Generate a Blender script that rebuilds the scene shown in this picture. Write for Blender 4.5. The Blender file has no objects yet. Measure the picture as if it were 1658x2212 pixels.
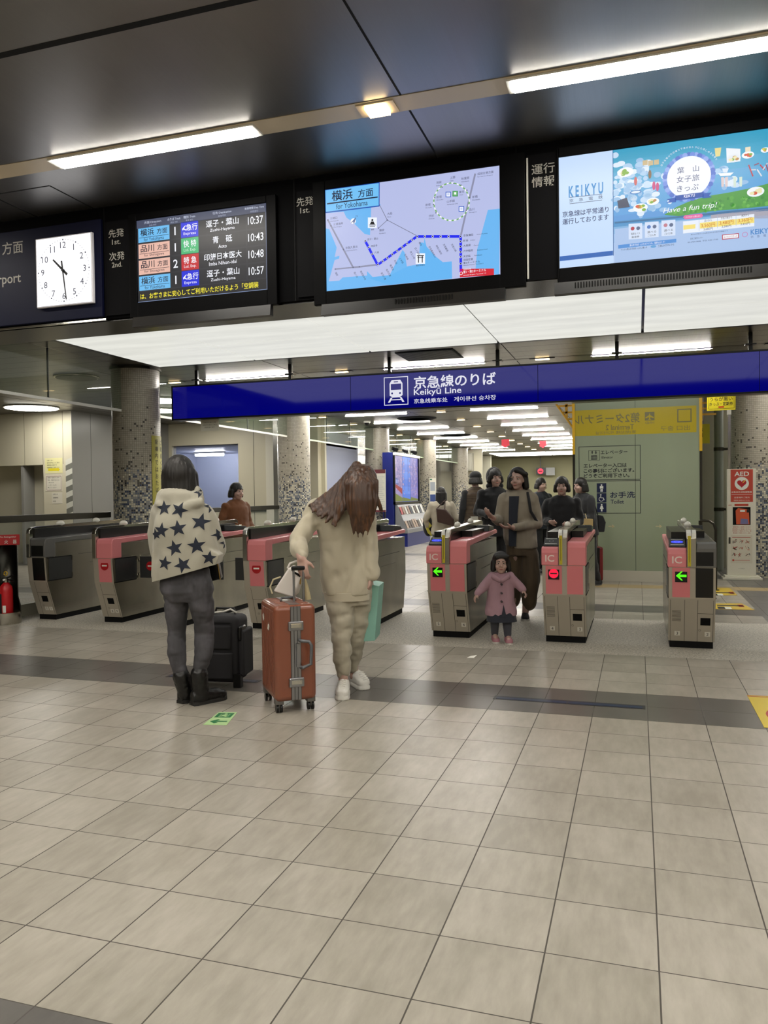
import bpy, bmesh, math, random
from mathutils import Vector, Matrix, noise
from math import sin, cos, pi, radians as R, sqrt, atan2
random.seed(7)
SC = bpy.context.scene
COL = SC.collection

# ------------------------------------------------------------------ camera
CAMERA_AT = Vector((-0.053, -2.403, 1.406))
RIGHT = Vector((0.9517993, 0.3064570, -0.0127356))
DOWN = Vector((-0.0052383, -0.0252744, -0.9996668))
FWD = Vector((-0.3066768, 0.9515489, -0.0224509))
cam = bpy.data.cameras.new('camera')
cam_o = bpy.data.objects.new('camera', cam)
COL.objects.link(cam_o)
cam.sensor_fit = 'VERTICAL'
cam.sensor_height = 36.0
cam.lens = 1699.5 / 2212 * 36.0
cam.clip_start = 0.05
cam.clip_end = 200
M3 = Matrix((RIGHT, -DOWN, -FWD)).transposed()
cam_o.matrix_world = Matrix.Translation(CAMERA_AT) @ M3.to_4x4()
SC.camera = cam_o

# ------------------------------------------------------------------ world, exposure
STRIP_GAIN = 66.0          # brightness of the fluorescent tubes in the ceiling troughs
HALL_GAIN = 250.0          # tubes beyond the gates
PANEL_GAIN = 0.9          # luminous ceiling over the gates
LAMP_GAIN = 20.0            # round ceiling lamps
SC.view_settings.view_transform = 'Standard'
SC.view_settings.look = 'None'
SC.view_settings.exposure = 0.0
SC.view_settings.gamma = 1.0
SC.view_settings.use_curve_mapping = False
w = bpy.data.worlds.new('world')
SC.world = w
w.use_nodes = True
w.node_tree.nodes['Background'].inputs[0].default_value = (0.9, 0.95, 1.0, 1)
w.node_tree.nodes['Background'].inputs[1].default_value = 0.06
cy = SC.cycles
cy.use_denoising = True
cy.max_bounces = 6
cy.use_adaptive_sampling = True
cy.adaptive_threshold = 0.015
cy.diffuse_bounces = 4
cy.glossy_bounces = 3
cy.transmission_bounces = 5
cy.transparent_max_bounces = 8
cy.caustics_reflective = False
cy.caustics_refractive = False
cy.sample_clamp_indirect = 6.0

# ------------------------------------------------------------------ materials
def lin(c):
    if isinstance(c, str):
        c = c.lstrip('#')
        c = [int(c[i:i + 2], 16) / 255 for i in (0, 2, 4)]
        c = [x / 12.92 if x <= 0.04045 else ((x + 0.055) / 1.055) ** 2.4 for x in c]
    return tuple(c[:3]) + (1.0,)

MATS = {}
def mat(name, col='#888888', rough=0.5, metal=0.0, spec=0.5, emit=None, es=1.0, coat=0.0, trans=0.0, alpha=1.0, bump=None, var=None, sheen=0.0):
    if name in MATS:
        return MATS[name]
    m = bpy.data.materials.new(name)
    m.use_nodes = True
    nt = m.node_tree
    b = nt.nodes['Principled BSDF']
    b.inputs['Base Color'].default_value = lin(col)
    b.inputs['Roughness'].default_value = rough
    b.inputs['Metallic'].default_value = metal
    b.inputs['Specular IOR Level'].default_value = spec
    b.inputs['Coat Weight'].default_value = coat
    b.inputs['Coat Roughness'].default_value = 0.05
    b.inputs['Transmission Weight'].default_value = trans
    b.inputs['Alpha'].default_value = alpha
    b.inputs['Sheen Weight'].default_value = sheen
    if emit is not None:
        b.inputs['Emission Color'].default_value = lin(emit)
        b.inputs['Emission Strength'].default_value = es
    tc = None
    if bump or var:
        tc = nt.nodes.new('ShaderNodeTexCoord')
    if bump:            # (scale or (sx,sy,sz), strength, distance)
        mp = nt.nodes.new('ShaderNodeMapping')
        s = bump[0]
        mp.inputs['Scale'].default_value = s if isinstance(s, tuple) else (s, s, s)
        nt.links.new(tc.outputs['Object'], mp.inputs[0])
        no = nt.nodes.new('ShaderNodeTexNoise')
        no.inputs['Scale'].default_value = 1
        no.inputs['Detail'].default_value = 4
        nt.links.new(mp.outputs[0], no.inputs['Vector'])
        bp = nt.nodes.new('ShaderNodeBump')
        bp.inputs['Strength'].default_value = bump[1]
        bp.inputs['Distance'].default_value = bump[2]
        nt.links.new(no.outputs['Fac'], bp.inputs['Height'])
        nt.links.new(bp.outputs[0], b.inputs['Normal'])
    if var:             # (scale tuple, second colour, low, high)
        mp = nt.nodes.new('ShaderNodeMapping')
        s = var[0]
        mp.inputs['Scale'].default_value = s if isinstance(s, tuple) else (s, s, s)
        nt.links.new(tc.outputs['Object'], mp.inputs[0])
        no = nt.nodes.new('ShaderNodeTexNoise')
        no.inputs['Scale'].default_value = 1
        no.inputs['Detail'].default_value = 5
        nt.links.new(mp.outputs[0], no.inputs['Vector'])
        rp = nt.nodes.new('ShaderNodeValToRGB')
        rp.color_ramp.elements[0].position = var[2]
        rp.color_ramp.elements[1].position = var[3]
        rp.color_ramp.elements[0].color = lin(col)
        rp.color_ramp.elements[1].color = lin(var[1])
        nt.links.new(no.outputs['Fac'], rp.inputs[0])
        nt.links.new(rp.outputs[0], b.inputs['Base Color'])
    MATS[name] = m
    return m

def glow(name, col, s=1.0):
    """a surface that gives off light: lamps, screens, lit signs"""
    if name in MATS:
        return MATS[name]
    m = bpy.data.materials.new(name)
    m.use_nodes = True
    nt = m.node_tree
    b = nt.nodes['Principled BSDF']
    b.inputs['Base Color'].default_value = (0.01, 0.01, 0.01, 1)
    b.inputs['Roughness'].default_value = 0.35
    b.inputs['Specular IOR Level'].default_value = 0.2
    b.inputs['Emission Color'].default_value = lin(col)
    b.inputs['Emission Strength'].default_value = s
    MATS[name] = m
    return m

def g(col, s=1.0):
    return glow('screen_' + col.lstrip('#') + ('' if s == 1.0 else '_%g' % s), col, s)

def paint(col, rough=0.5):
    return mat('paint_' + col.lstrip('#'), col, rough)

class NT:
    """tiny helper for procedural node set-ups"""
    def __init__(s, m):
        s.nt = m.node_tree
        s.b = s.nt.nodes['Principled BSDF']
    def n(s, t, **k):
        o = s.nt.nodes.new(t)
        for a, v in k.items():
            setattr(o, a, v)
        return o
    def put(s, sock, v):
        if hasattr(v, 'is_linked') or hasattr(v, 'links'):
            s.nt.links.new(v, sock)
        else:
            sock.default_value = v
    def m(s, op, a, b=0.0, c=0.0):
        o = s.n('ShaderNodeMath', operation=op)
        s.put(o.inputs[0], a); s.put(o.inputs[1], b); s.put(o.inputs[2], c)
        return o.outputs[0]
    def between(s, x, lo, hi):
        return s.m('MULTIPLY', s.m('GREATER_THAN', x, lo), s.m('LESS_THAN', x, hi))
    def mix(s, f, a, b):
        o = s.n('ShaderNodeMix', data_type='RGBA')
        s.put(o.inputs[0], f); s.put(o.inputs[6], a); s.put(o.inputs[7], b)
        return o.outputs[2]
    def xyz(s):
        tc = s.n('ShaderNodeTexCoord')
        sp = s.n('ShaderNodeSeparateXYZ')
        s.nt.links.new(tc.outputs['Object'], sp.inputs[0])
        return tc.outputs['Object'], sp.outputs[0], sp.outputs[1], sp.outputs[2]
    def comb(s, x, y, z=0.0):
        o = s.n('ShaderNodeCombineXYZ')
        s.put(o.inputs[0], x); s.put(o.inputs[1], y); s.put(o.inputs[2], z)
        return o.outputs[0]
    def noise(s, vec, scale, detail=4, rough=0.55):
        mp = s.n('ShaderNodeMapping')
        mp.inputs['Scale'].default_value = scale if isinstance(scale, tuple) else (scale,) * 3
        s.nt.links.new(vec, mp.inputs[0])
        o = s.n('ShaderNodeTexNoise')
        o.inputs['Scale'].default_value = 1
        o.inputs['Detail'].default_value = detail
        o.inputs['Roughness'].default_value = rough
        s.nt.links.new(mp.outputs[0], o.inputs['Vector'])
        return o.outputs['Fac']
    def white(s, vec):
        o = s.n('ShaderNodeTexWhiteNoise', noise_dimensions='3D')
        s.nt.links.new(vec, o.inputs['Vector'])
        return o.outputs['Value'], o.outputs['Color']

# ------------------------------------------------------------------ mesh builder
def zrot(a):
    return Matrix.Rotation(a, 4, 'Z')

def basis(ax):
    ax = Vector(ax).normalized()
    t = Vector((0, 0, 1)) if abs(ax.z) < 0.95 else Vector((1, 0, 0))
    u = ax.cross(t).normalized()
    return u, ax.cross(u).normalized(), ax

class MB:
    def __init__(s):
        s.v, s.f, s.mi, s.mats = [], [], [], []
    def add(s, vs, fs, m, M=None):
        if m not in s.mats:
            s.mats.append(m)
        k, n = s.mats.index(m), len(s.v)
        for p in vs:
            p = Vector(p)
            s.v.append(M @ p if M else p)
        for f in fs:
            s.f.append([n + i for i in f]); s.mi.append(k)
        return s
    def box(s, x0, x1, y0, y1, z0, z1, m, M=None):
        vs = [(x, y, z) for z in (z0, z1) for y in (y0, y1) for x in (x0, x1)]
        return s.add(vs, [(0, 2, 3, 1), (4, 5, 7, 6), (0, 1, 5, 4), (2, 6, 7, 3), (0, 4, 6, 2), (1, 3, 7, 5)], m, M)
    def prism(s, poly, axis, a, b, m, M=None):
        """poly: 2-D outline; axis 'x' -> poly is (y,z); 'y' -> (x,z); 'z' -> (x,y)"""
        def P(p, t):
            return {'x': (t, p[0], p[1]), 'y': (p[0], t, p[1]), 'z': (p[0], p[1], t)}[axis]
        n = len(poly)
        vs = [P(p, a) for p in poly] + [P(p, b) for p in poly]
        fs = [tuple(range(n))[::-1], tuple(range(n, 2 * n))] + [(i, (i + 1) % n, n + (i + 1) % n, n + i) for i in range(n)]
        return s.add(vs, fs, m, M)
    def cyl(s, p1, p2, r1, m, r2=None, n=16, cap=True, M=None):
        r2 = r1 if r2 is None else r2
        p1, p2 = Vector(p1), Vector(p2)
        u, v, a = basis(p2 - p1)
        vs = [p1 + (u * cos(2 * pi * i / n) + v * sin(2 * pi * i / n)) * r1 for i in range(n)]
        vs += [p2 + (u * cos(2 * pi * i / n) + v * sin(2 * pi * i / n)) * r2 for i in range(n)]
        fs = [(i, (i + 1) % n, n + (i + 1) % n, n + i) for i in range(n)]
        if cap:
            fs += [tuple(range(n))[::-1], tuple(range(n, 2 * n))]
        return s.add(vs, fs, m, M)
    def lathe(s, prof, m, c=(0, 0, 0), n=24, M=None, sx=1.0, sy=1.0):
        """prof: (radius, z) from bottom to top around z"""
        c = Vector(c)
        vs, fs = [], []
        for r, z in prof:
            for i in range(n):
                a = 2 * pi * i / n
                vs.append(c + Vector((r * sx * cos(a), r * sy * sin(a), z)))
        for j in range(len(prof) - 1):
            for i in range(n):
                k = (i + 1) % n
                fs.append((j * n + i, j * n + k, (j + 1) * n + k, (j + 1) * n + i))
        fs += [tuple(range(n))[::-1], tuple(range((len(prof) - 1) * n, len(prof) * n))]
        return s.add(vs, fs, m, M)
    def ell(s, c, r, m, n=16, k=10, M=None):
        c = Vector(c)
        r = (r, r, r) if not hasattr(r, '__len__') else r
        vs, fs = [c + Vector((0, 0, -r[2]))], []
        for j in range(1, k):
            t = -pi / 2 + pi * j / k
            for i in range(n):
                a = 2 * pi * i / n
                vs.append(c + Vector((r[0] * cos(t) * cos(a), r[1] * cos(t) * sin(a), r[2] * sin(t))))
        vs.append(c + Vector((0, 0, r[2])))
        for i in range(n):
            fs.append((0, 1 + (i + 1) % n, 1 + i))
            for j in range(k - 2):
                a, b = 1 + j * n, 1 + (j + 1) * n
                fs.append((a + i, a + (i + 1) % n, b + (i + 1) % n, b + i))
            a = 1 + (k - 2) * n
            fs.append((a + i, a + (i + 1) % n, len(vs) - 1))
        return s.add(vs, fs, m, M)
    def cap(s, p1, r1, p2, r2, m, n=14, M=None):
        """tapered capsule"""
        p1, p2 = Vector(p1), Vector(p2)
        if (p2 - p1).length < 1e-5:
            return s.ell(p1, r1, m, M=M)
        u, v, a = basis(p2 - p1)
        rings = []
        for t in (-75, -50, -25, 0):
            rings.append((p1 + a * r1 * sin(R(t)), r1 * cos(R(t))))
        for t in (0, 25, 50, 75):
            rings.append((p2 + a * r2 * sin(R(t)), r2 * cos(R(t))))
        vs = []
        for c, r in rings:
            vs += [c + (u * cos(2 * pi * i / n) + v * sin(2 * pi * i / n)) * r for i in range(n)]
        fs = []
        for j in range(len(rings) - 1):
            fs += [(j * n + i, j * n + (i + 1) % n, (j + 1) * n + (i + 1) % n, (j + 1) * n + i) for i in range(n)]
        q = (len(rings) - 1) * n
        fs += [tuple(range(n))[::-1], tuple(range(q, q + n))]
        return s.add(vs, fs, m, M)
    def loft(s, rings, m, n=28, M=None, closed=True):
        """rings: (centre, rx, ry, yaw[, tilt about the ring's own x]) stacked in order; superellipse sections"""
        vs = []
        for r in rings:
            c, rx, ry = Vector(r[0]), r[1], r[2]
            yaw = r[3] if len(r) > 3 else 0
            tilt = r[4] if len(r) > 4 else 0
            Q = Matrix.Rotation(yaw, 3, 'Z') @ Matrix.Rotation(tilt, 3, 'X')
            for i in range(n):
                a = 2 * pi * i / n
                ca, sa = cos(a), sin(a)
                e = 0.85
                vs.append(c + Q @ Vector((rx * math.copysign(abs(ca) ** e, ca), ry * math.copysign(abs(sa) ** e, sa), 0)))
        fs = []
        for j in range(len(rings) - 1):
            fs += [(j * n + i, j * n + (i + 1) % n, (j + 1) * n + (i + 1) % n, (j + 1) * n + i) for i in range(n)]
        if closed:
            q = (len(rings) - 1) * n
            fs += [tuple(range(n))[::-1], tuple(range(q, q + n))]
        return s.add(vs, fs, m, M)
    def tube(s, path, r, m, n=8, M=None, closed=False, flat=1.0):
        path = [Vector(p) for p in path]
        L = len(path)
        vs, fs = [], []
        pu = None
        for i, p in enumerate(path):
            a, b = path[max(0, i - 1)], path[min(L - 1, i + 1)]
            if closed:
                a, b = path[i - 1], path[(i + 1) % L]
            d = (b - a).normalized()
            if pu is None:
                u, v, _ = basis(d)
            else:
                u = (pu - d * pu.dot(d)).normalized()
                v = d.cross(u)
            pu = u
            rr = r[i] if hasattr(r, '__len__') else r
            vs += [p + (u * cos(2 * pi * k / n) + v * sin(2 * pi * k / n) * flat) * rr for k in range(n)]
        for i in range(L if closed else L - 1):
            q = (i + 1) % L
            fs += [(i * n + k, i * n + (k + 1) % n, q * n + (k + 1) % n, q * n + k) for k in range(n)]
        if not closed:
            fs += [tuple(range(n))[::-1], tuple(range((L - 1) * n, L * n))]
        return s.add(vs, fs, m, M)
    def poly(s, pts, m, M=None):
        return s.add(pts, [tuple(range(len(pts)))], m, M)
    def build(s, name, parent=None, loc=None, rz=0.0, bevel=0.0, smooth=None, seg=2):
        me = bpy.data.meshes.new(name)
        me.from_pydata([tuple(p) for p in s.v], [], s.f)
        for m in s.mats:
            me.materials.append(m)
        me.polygons.foreach_set('material_index', s.mi)
        if smooth is not None:
            me.polygons.foreach_set('use_smooth', [True] * len(s.f))
            me.set_sharp_from_angle(angle=R(smooth))
        me.update()
        o = bpy.data.objects.new(name, me)
        COL.objects.link(o)
        if parent:
            o.parent = parent
        if loc is not None:
            o.location = loc
        o.rotation_euler = (0, 0, rz)
        if bevel:
            b = o.modifiers.new('bevel', 'BEVEL')
            b.width = bevel; b.segments = seg; b.limit_method = 'ANGLE'; b.angle_limit = R(40)
            b.harden_normals = False
        return o

def tag(o, label=None, cat=None, group=None, kind=None):
    for k, v in (('label', label), ('category', cat), ('group', group), ('kind', kind)):
        if v:
            o[k] = v
    return o

def thing(name, label, cat, loc=(0, 0, 0), rz=0.0, group=None):
    o = bpy.data.objects.new(name, None)
    o.empty_display_size = 0.05
    COL.objects.link(o)
    o.location = loc
    o.rotation_euler = (0, 0, rz)
    return tag(o, label, cat, group)

def struct(o):
    o['kind'] = 'structure'
    return o

def copy_tree(o, parent=None):
    c = o.copy()
    COL.objects.link(c)
    if parent:
        c.parent = parent
    for ch in list(o.children):
        copy_tree(ch, c)
    return c

# ------------------------------------------------------------------ lettering
_TX = {}
def text2d(s, bold=0.0):
    k = (s, bold)
    if k not in _TX:
        c = bpy.data.curves.new('lettering', 'FONT')
        c.body = s
        c.size = 1.0
        c.resolution_u = 3
        c.offset = bold
        o = bpy.data.objects.new('lettering', c)
        COL.objects.link(o)
        dg = bpy.context.evaluated_depsgraph_get()
        me = bpy.data.meshes.new_from_object(o.evaluated_get(dg))
        vs = [(v.co.x, v.co.y) for v in me.vertices]
        fs = [tuple(p.vertices) for p in me.polygons]
        bpy.data.objects.remove(o); bpy.data.curves.remove(c); bpy.data.meshes.remove(me)
        _TX[k] = (vs, fs)
    return _TX[k]

def put_text(mb, s, m, at, right, up, h=None, w=None, align='c', bold=0.0, mirror=False, skew=0.0):
    """writes s with its bounding box of height h (and width w) at a point: 'c' centre, 'l' left-middle, 'r' right-middle"""
    vs, fs = text2d(s, bold)
    if not vs:
        return
    x0, x1 = min(v[0] for v in vs), max(v[0] for v in vs)
    y0, y1 = min(v[1] for v in vs), max(v[1] for v in vs)
    if h is None:
        h = w * (y1 - y0) / (x1 - x0)
    k = h / (y1 - y0)
    kx = k if w is None else w / (x1 - x0)
    W = (x1 - x0) * kx
    ox = {'c': -W / 2, 'l': 0.0, 'r': -W}[align]
    at, right, up = Vector(at), Vector(right).normalized(), Vector(up).normalized()
    sg = -1 if mirror else 1
    pts = []
    for x, y in vs:
        yy = (y - y0) * k - h / 2
        pts.append(at + right * sg * (ox + (x - x0) * kx + skew * yy) + up * yy)
    mb.add(pts, fs, m)

def disc(mb, at, right, up, r, m, n=24, ry=None):
    at, right, up = Vector(at), Vector(right), Vector(up)
    ry = ry or r
    mb.poly([at + right * r * cos(2 * pi * i / n) + up * ry * sin(2 * pi * i / n) for i in range(n)], m)

def ring2d(mb, at, right, up, r0, r1, m, n=32, a0=0.0, a1=2 * pi):
    at, right, up = Vector(at), Vector(right), Vector(up)
    full = abs(a1 - a0 - 2 * pi) < 1e-6
    vs, fs = [], []
    for i in range(n + 1):
        a = a0 + (a1 - a0) * i / n
        d = right * cos(a) + up * sin(a)
        vs += [at + d * r0, at + d * r1]
    for i in range(n):
        fs.append((2 * i, 2 * i + 1, 2 * i + 3, 2 * i + 2))
    mb.add(vs, fs, m)

class Flat:
    """draws flat graphics on a plane: origin, right, up, in the plane's own units; each layer sits a hair in front"""
    def __init__(s, mb, o, right, up, step=0.0006, uv=None):
        s.mb, s.o, s.r, s.u = mb, Vector(o), Vector(right).normalized(), Vector(up).normalized()
        s.n = s.r.cross(s.u).normalized()
        s.step, s.k, s.uv = step, 0, uv
    def layer(s, k):
        s.k = k
        return s
    def P(s, x, y):
        if s.uv:
            x, y = s.uv(x, y)
        return s.o + s.r * x + s.u * y + s.n * s.step * s.k
    def rect(s, x0, y0, x1, y1, m):
        s.mb.poly([s.P(x0, y0), s.P(x1, y0), s.P(x1, y1), s.P(x0, y1)], m)
        return s
    def poly(s, pts, m):
        s.mb.poly([s.P(*p) for p in pts], m)
        return s
    def line(s, pts, wd, m):
        Q = [s.P(*p) for p in pts]
        for a, b in zip(Q, Q[1:]):
            d = (b - a)
            if d.length < 1e-6:
                continue
            d.normalize()
            p = d.cross(s.n) * wd / 2
            e = d * wd * 0.3
            s.mb.poly([a - p - e, b - p + e, b + p + e, a + p - e], m)
        return s
    def disc(s, x, y, r, m, ry=None, n=20):
        disc(s.mb, s.P(x, y), s.r, s.u, r, m, n=n, ry=ry)
        return s
    def ring(s, x, y, r0, r1, m, n=32, a0=0.0, a1=2 * pi):
        ring2d(s.mb, s.P(x, y), s.r, s.u, r0, r1, m, n, a0, a1)
        return s
    def text(s, t, x, y, m, h=None, w=None, align='c', bold=0.0, mirror=False, ang=0.0, skew=0.0):
        r = s.r * cos(ang) + s.u * sin(ang)
        u = -s.r * sin(ang) + s.u * cos(ang)
        put_text(s.mb, t, m, s.P(x, y), r, u, h, w, align, bold, mirror, skew)
        return s
# ================================================================== the setting
ZC, ZF, YB = 3.25, 3.592, 2.637        # hall ceiling, front ceiling, face of the display wall
def fx(x): return -0.053 + 1.185 * (x + 0.053)
def fz(z): return 1.406 + 1.185 * (z - 1.406)

STEEL = mat('brushed_steel', '#9a968c', 0.27, 1.0, bump=((3, 3, 90), 0.05, 0.004), var=((2.5, 2.5, 1.2), '#bdb8ab', 0.35, 0.7))
STEEL_DARK = mat('dark_steel', '#47453f', 0.32, 1.0, bump=((4, 4, 80), 0.04, 0.004))
CHROME = mat('polished_steel', '#c9c7c0', 0.12, 1.0)
BLACK = mat('black_plastic', '#070708', 0.3, spec=0.4)
MATTE = mat('matte_black', '#050506', 0.75, spec=0.2)
WHITE = mat('white_plastic', '#e8e6de', 0.35)
PAPER = mat('paper', '#d9d6c8', 0.8)
INK = mat('ink', '#17181b', 0.8)
RED = mat('red_paint', '#b3141c', 0.35)
YEL = mat('yellow_sheet', '#d8c81f', 0.5)
CREAM = mat('cream_panel', '#c9c3ac', 0.42)
GREYP = mat('grey_panel', '#8b8a86', 0.3)
TUBE = glow('fluorescent_tube', '#fff9ee', STRIP_GAIN)
TUBE2 = glow('hall_fluorescent_tube', '#fffbf2', HALL_GAIN)
WARM = glow('warm_lamp', '#ffdca0', 14.0)
LAMP = glow('round_lamp', '#fffaf0', LAMP_GAIN)

# ---- floor
FLOOR = mat('floor_tiles', '#958b7c', 0.3)
def floor_nodes():
    t = NT(FLOOR)
    P, x, y, z = t.xyz()
    T = 0.33
    fxn, fyn = t.m('FRACT', t.m('DIVIDE', t.m('ADD', x, 330.0), T)), t.m('FRACT', t.m('DIVIDE', t.m('ADD', y, 330.0), T))
    ex = t.m('MINIMUM', fxn, t.m('SUBTRACT', 1.0, fxn))
    ey = t.m('MINIMUM', fyn, t.m('SUBTRACT', 1.0, fyn))
    grx = t.m('LESS_THAN', ex, 0.0075)
    gry = t.m('LESS_THAN', ey, 0.0065)
    grout = t.m('MAXIMUM', grx, gry)
    cell = t.comb(t.m('FLOOR', t.m('DIVIDE', t.m('ADD', x, 330.0), T)), t.m('FLOOR', t.m('DIVIDE', t.m('ADD', y, 330.0), T)), 3.0)
    rv, rc = t.white(cell)
    shift = t.n('ShaderNodeVectorMath', operation='MULTIPLY_ADD')
    t.nt.links.new(rc, shift.inputs[0]); shift.inputs[1].default_value = (9, 9, 9); t.nt.links.new(P, shift.inputs[2])
    streak = t.noise(shift.outputs[0], (26.0, 6.5, 1.0), 6, 0.6)
    cloud = t.noise(shift.outputs[0], (5.0, 2.6, 1.0), 3, 0.5)
    f = t.m('ADD', t.m('MULTIPLY', streak, 0.75), t.m('MULTIPLY', cloud, 0.55))
    f = t.m('ADD', f, t.m('MULTIPLY', t.m('SUBTRACT', rv, 0.5), 0.22))
    rp = t.n('ShaderNodeValToRGB')
    rp.color_ramp.elements[0].position = 0.42; rp.color_ramp.elements[0].color = lin('#8a8478')
    rp.color_ramp.elements[1].position = 0.92; rp.color_ramp.elements[1].color = lin('#a8a296')
    t.nt.links.new(f, rp.inputs[0])
    col = rp.outputs[0]
    # dark tiled bands
    yb = t.m('MODULO', t.m('ADD', y, 3.96 * 20 - 2.64), 3.96)
    band = t.m('MULTIPLY', t.m('LESS_THAN', yb, 0.66), t.m('LESS_THAN', y, 4.0))
    yb2 = t.m('MODULO', t.m('ADD', y, 39.6 - 8.06), 3.87)
    band2 = t.m('MULTIPLY', t.m('LESS_THAN', yb2, 0.58), t.m('GREATER_THAN', y, 7.0))
    side = t.m('MULTIPLY', t.m('GREATER_THAN', x, 1.255), t.m('GREATER_THAN', y, 6.6))
    dark = t.m('MAXIMUM', t.m('MAXIMUM', band, band2), side)
    dk = t.n('ShaderNodeValToRGB')
    dk.color_ramp.elements[0].position = 0.4; dk.color_ramp.elements[0].color = lin('#4d4a46')
    dk.color_ramp.elements[1].position = 0.95; dk.color_ramp.elements[1].color = lin('#625f5a')
    t.nt.links.new(f, dk.inputs[0])
    col = t.mix(dark, col, dk.outputs[0])
    col = t.mix(t.m('MULTIPLY', grout, t.m('SUBTRACT', 1.0, t.m('MULTIPLY', dark, 0.5))), col, lin('#3d3830'))
    # speckled granite strip under the gates
    gran = t.between(y, 4.62, 6.6)
    sp = t.noise(P, 62.0, 2, 0.7)
    sp2 = t.noise(P, 34.0, 3, 0.7)
    rg = t.n('ShaderNodeValToRGB')
    rg.color_ramp.elements[0].position = 0.36; rg.color_ramp.elements[0].color = lin('#857f73')
    rg.color_ramp.elements[1].position = 0.66; rg.color_ramp.elements[1].color = lin('#d0c9ba')
    t.nt.links.new(t.m('ADD', t.m('MULTIPLY', sp, 0.7), t.m('MULTIPLY', sp2, 0.3)), rg.inputs[0])
    col = t.mix(gran, col, rg.outputs[0])
    # tan warning strip in front of the lift and beyond
    tan = t.m('MULTIPLY', t.between(y, 9.55, 9.95), t.m('GREATER_THAN', x, -0.75))
    col = t.mix(tan, col, lin('#a08a5e'))
    t.nt.links.new(col, t.b.inputs['Base Color'])
    rr = t.m('ADD', t.m('ADD', 0.27, t.m('MULTIPLY', streak, 0.1)), t.m('MULTIPLY', t.m('MAXIMUM', grout, gran), 0.3))
    t.nt.links.new(rr, t.b.inputs['Roughness'])
    bp = t.n('ShaderNodeBump'); bp.inputs['Strength'].default_value = 0.5; bp.inputs['Distance'].default_value = 0.0015
    t.nt.links.new(t.m('SUBTRACT', t.m('MULTIPLY', streak, 0.25), t.m('MULTIPLY', grout, t.m('SUBTRACT', 1.0, gran))), bp.inputs['Height'])
    t.nt.links.new(bp.outputs[0], t.b.inputs['Normal'])
floor_nodes()
struct(MB().poly([(-15, -9, 0), (7, -9, 0), (7, 45, 0), (-15, 45, 0)], FLOOR).build('floor'))

# ---- ceilings
def ceiling_mat(name, col, rough, pitch):
    m = mat(name, col, rough, 1.0)
    t = NT(m)
    P, x, y, z = t.xyz()
    n1 = t.noise(P, (2.0, 0.7, 1.0), 3)
    n2 = t.noise(P, (160.0, 2.0, 1.0), 2)
    c = t.mix(t.m('MULTIPLY', n1, 0.5), lin(col), lin('#7c7a76'))
    if pitch:
        fr = t.m('FRACT', t.m('DIVIDE', t.m('ADD', y, 100.0), pitch))
        c = t.mix(t.m('LESS_THAN', fr, 0.05), c, lin('#17161a'))
    t.nt.links.new(c, t.b.inputs['Base Color'])
    t.nt.links.new(t.m('ADD', rough - 0.06, t.m('MULTIPLY', n2, 0.12)), t.b.inputs['Roughness'])
    bp = t.n('ShaderNodeBump'); bp.inputs['Strength'].default_value = 0.10; bp.inputs['Distance'].default_value = 0.003
    t.nt.links.new(n2, bp.inputs['Height']); t.nt.links.new(bp.outputs[0], t.b.inputs['Normal'])
    return m
CEIL_F = ceiling_mat('front_ceiling_metal', '#a5a3a0', 0.40, 0)
CEIL_M = ceiling_mat('hall_ceiling_metal', '#827f78', 0.34, 0.345)
GAP = mat('ceiling_gap', '#08080a', 0.9)
c = MB()
c.box(-15, 7, -9, 2.70, ZF, ZF + 0.05, CEIL_F)
for x in (-7.67, -4.47, -1.277, 1.92, 5.1):
    c.box(x - 0.006, x + 0.006, -9, 2.637, ZF - 0.0012, ZF, GAP)
for y in (0.765, -3.4):
    c.box(-15, 7, y - 0.02, y + 0.02, ZF - 0.0012, ZF, GAP)
c.box(-4.6, -3.95, 2.17 - 0.006, 2.17 + 0.006, ZF - 0.0012, ZF, GAP)      # access hatch
c.box(-3.956, -3.944, 2.17, 2.637, ZF - 0.0012, ZF, GAP)
struct(c.build('ceiling'))
c = MB().box(-15, 7, 2.70, 45, ZC, ZC + 0.05, CEIL_M)
for x in (-10.9, -7.55, -4.92, -1.65, 1.65, 4.9):
    c.box(x - 0.006, x + 0.006, 7.2, 45, ZC - 0.0012, ZC, GAP)
struct(c.build('ceiling'))

# luminous ceiling over the gates, one lit panel per bay
def panel_mat():
    m = glow('luminous_panel', '#f3f3ea', PANEL_GAIN)
    t = NT(m)
    P, x, y, z = t.xyz()
    s = t.m('SINE', t.m('MULTIPLY', y, 17.0))
    n = t.noise(P, (1.1, 6.0, 1.0), 3)
    k = t.m('ADD', t.m('MULTIPLY', s, 0.03), t.m('ADD', 0.78, t.m('MULTIPLY', n, 0.30)))
    t.nt.links.new(t.m('MULTIPLY', k, PANEL_GAIN), t.b.inputs['Emission Strength'])
    return m
LUM = panel_mat()
ORD = ['first', 'second', 'third', 'fourth', 'fifth', 'sixth', 'seventh', 'eighth', 'ninth', 'tenth', 'eleventh', 'twelfth', 'thirteenth']
xs = [-6.40, -4.91, -3.28, -1.645, 0.01, 1.665, 3.32]
for i in range(6):
    for j, (a, b) in enumerate(((3.60, 4.80), (4.80, 6.0), (6.0, 7.14))):
        o = MB().box(xs[i] + 0.015, xs[i + 1] - 0.015, a + 0.013, b - 0.013, ZC - 0.03, ZC - 0.002, LUM).build('luminous_panel')
        tag(o, 'lit ceiling panel in the row at the %s, %s from the left end' % (('screens', 'middle', 'blue sign')[j], ORD[i]), 'ceiling light', 'lit ceiling panels over the gates')
c = MB()
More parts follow.
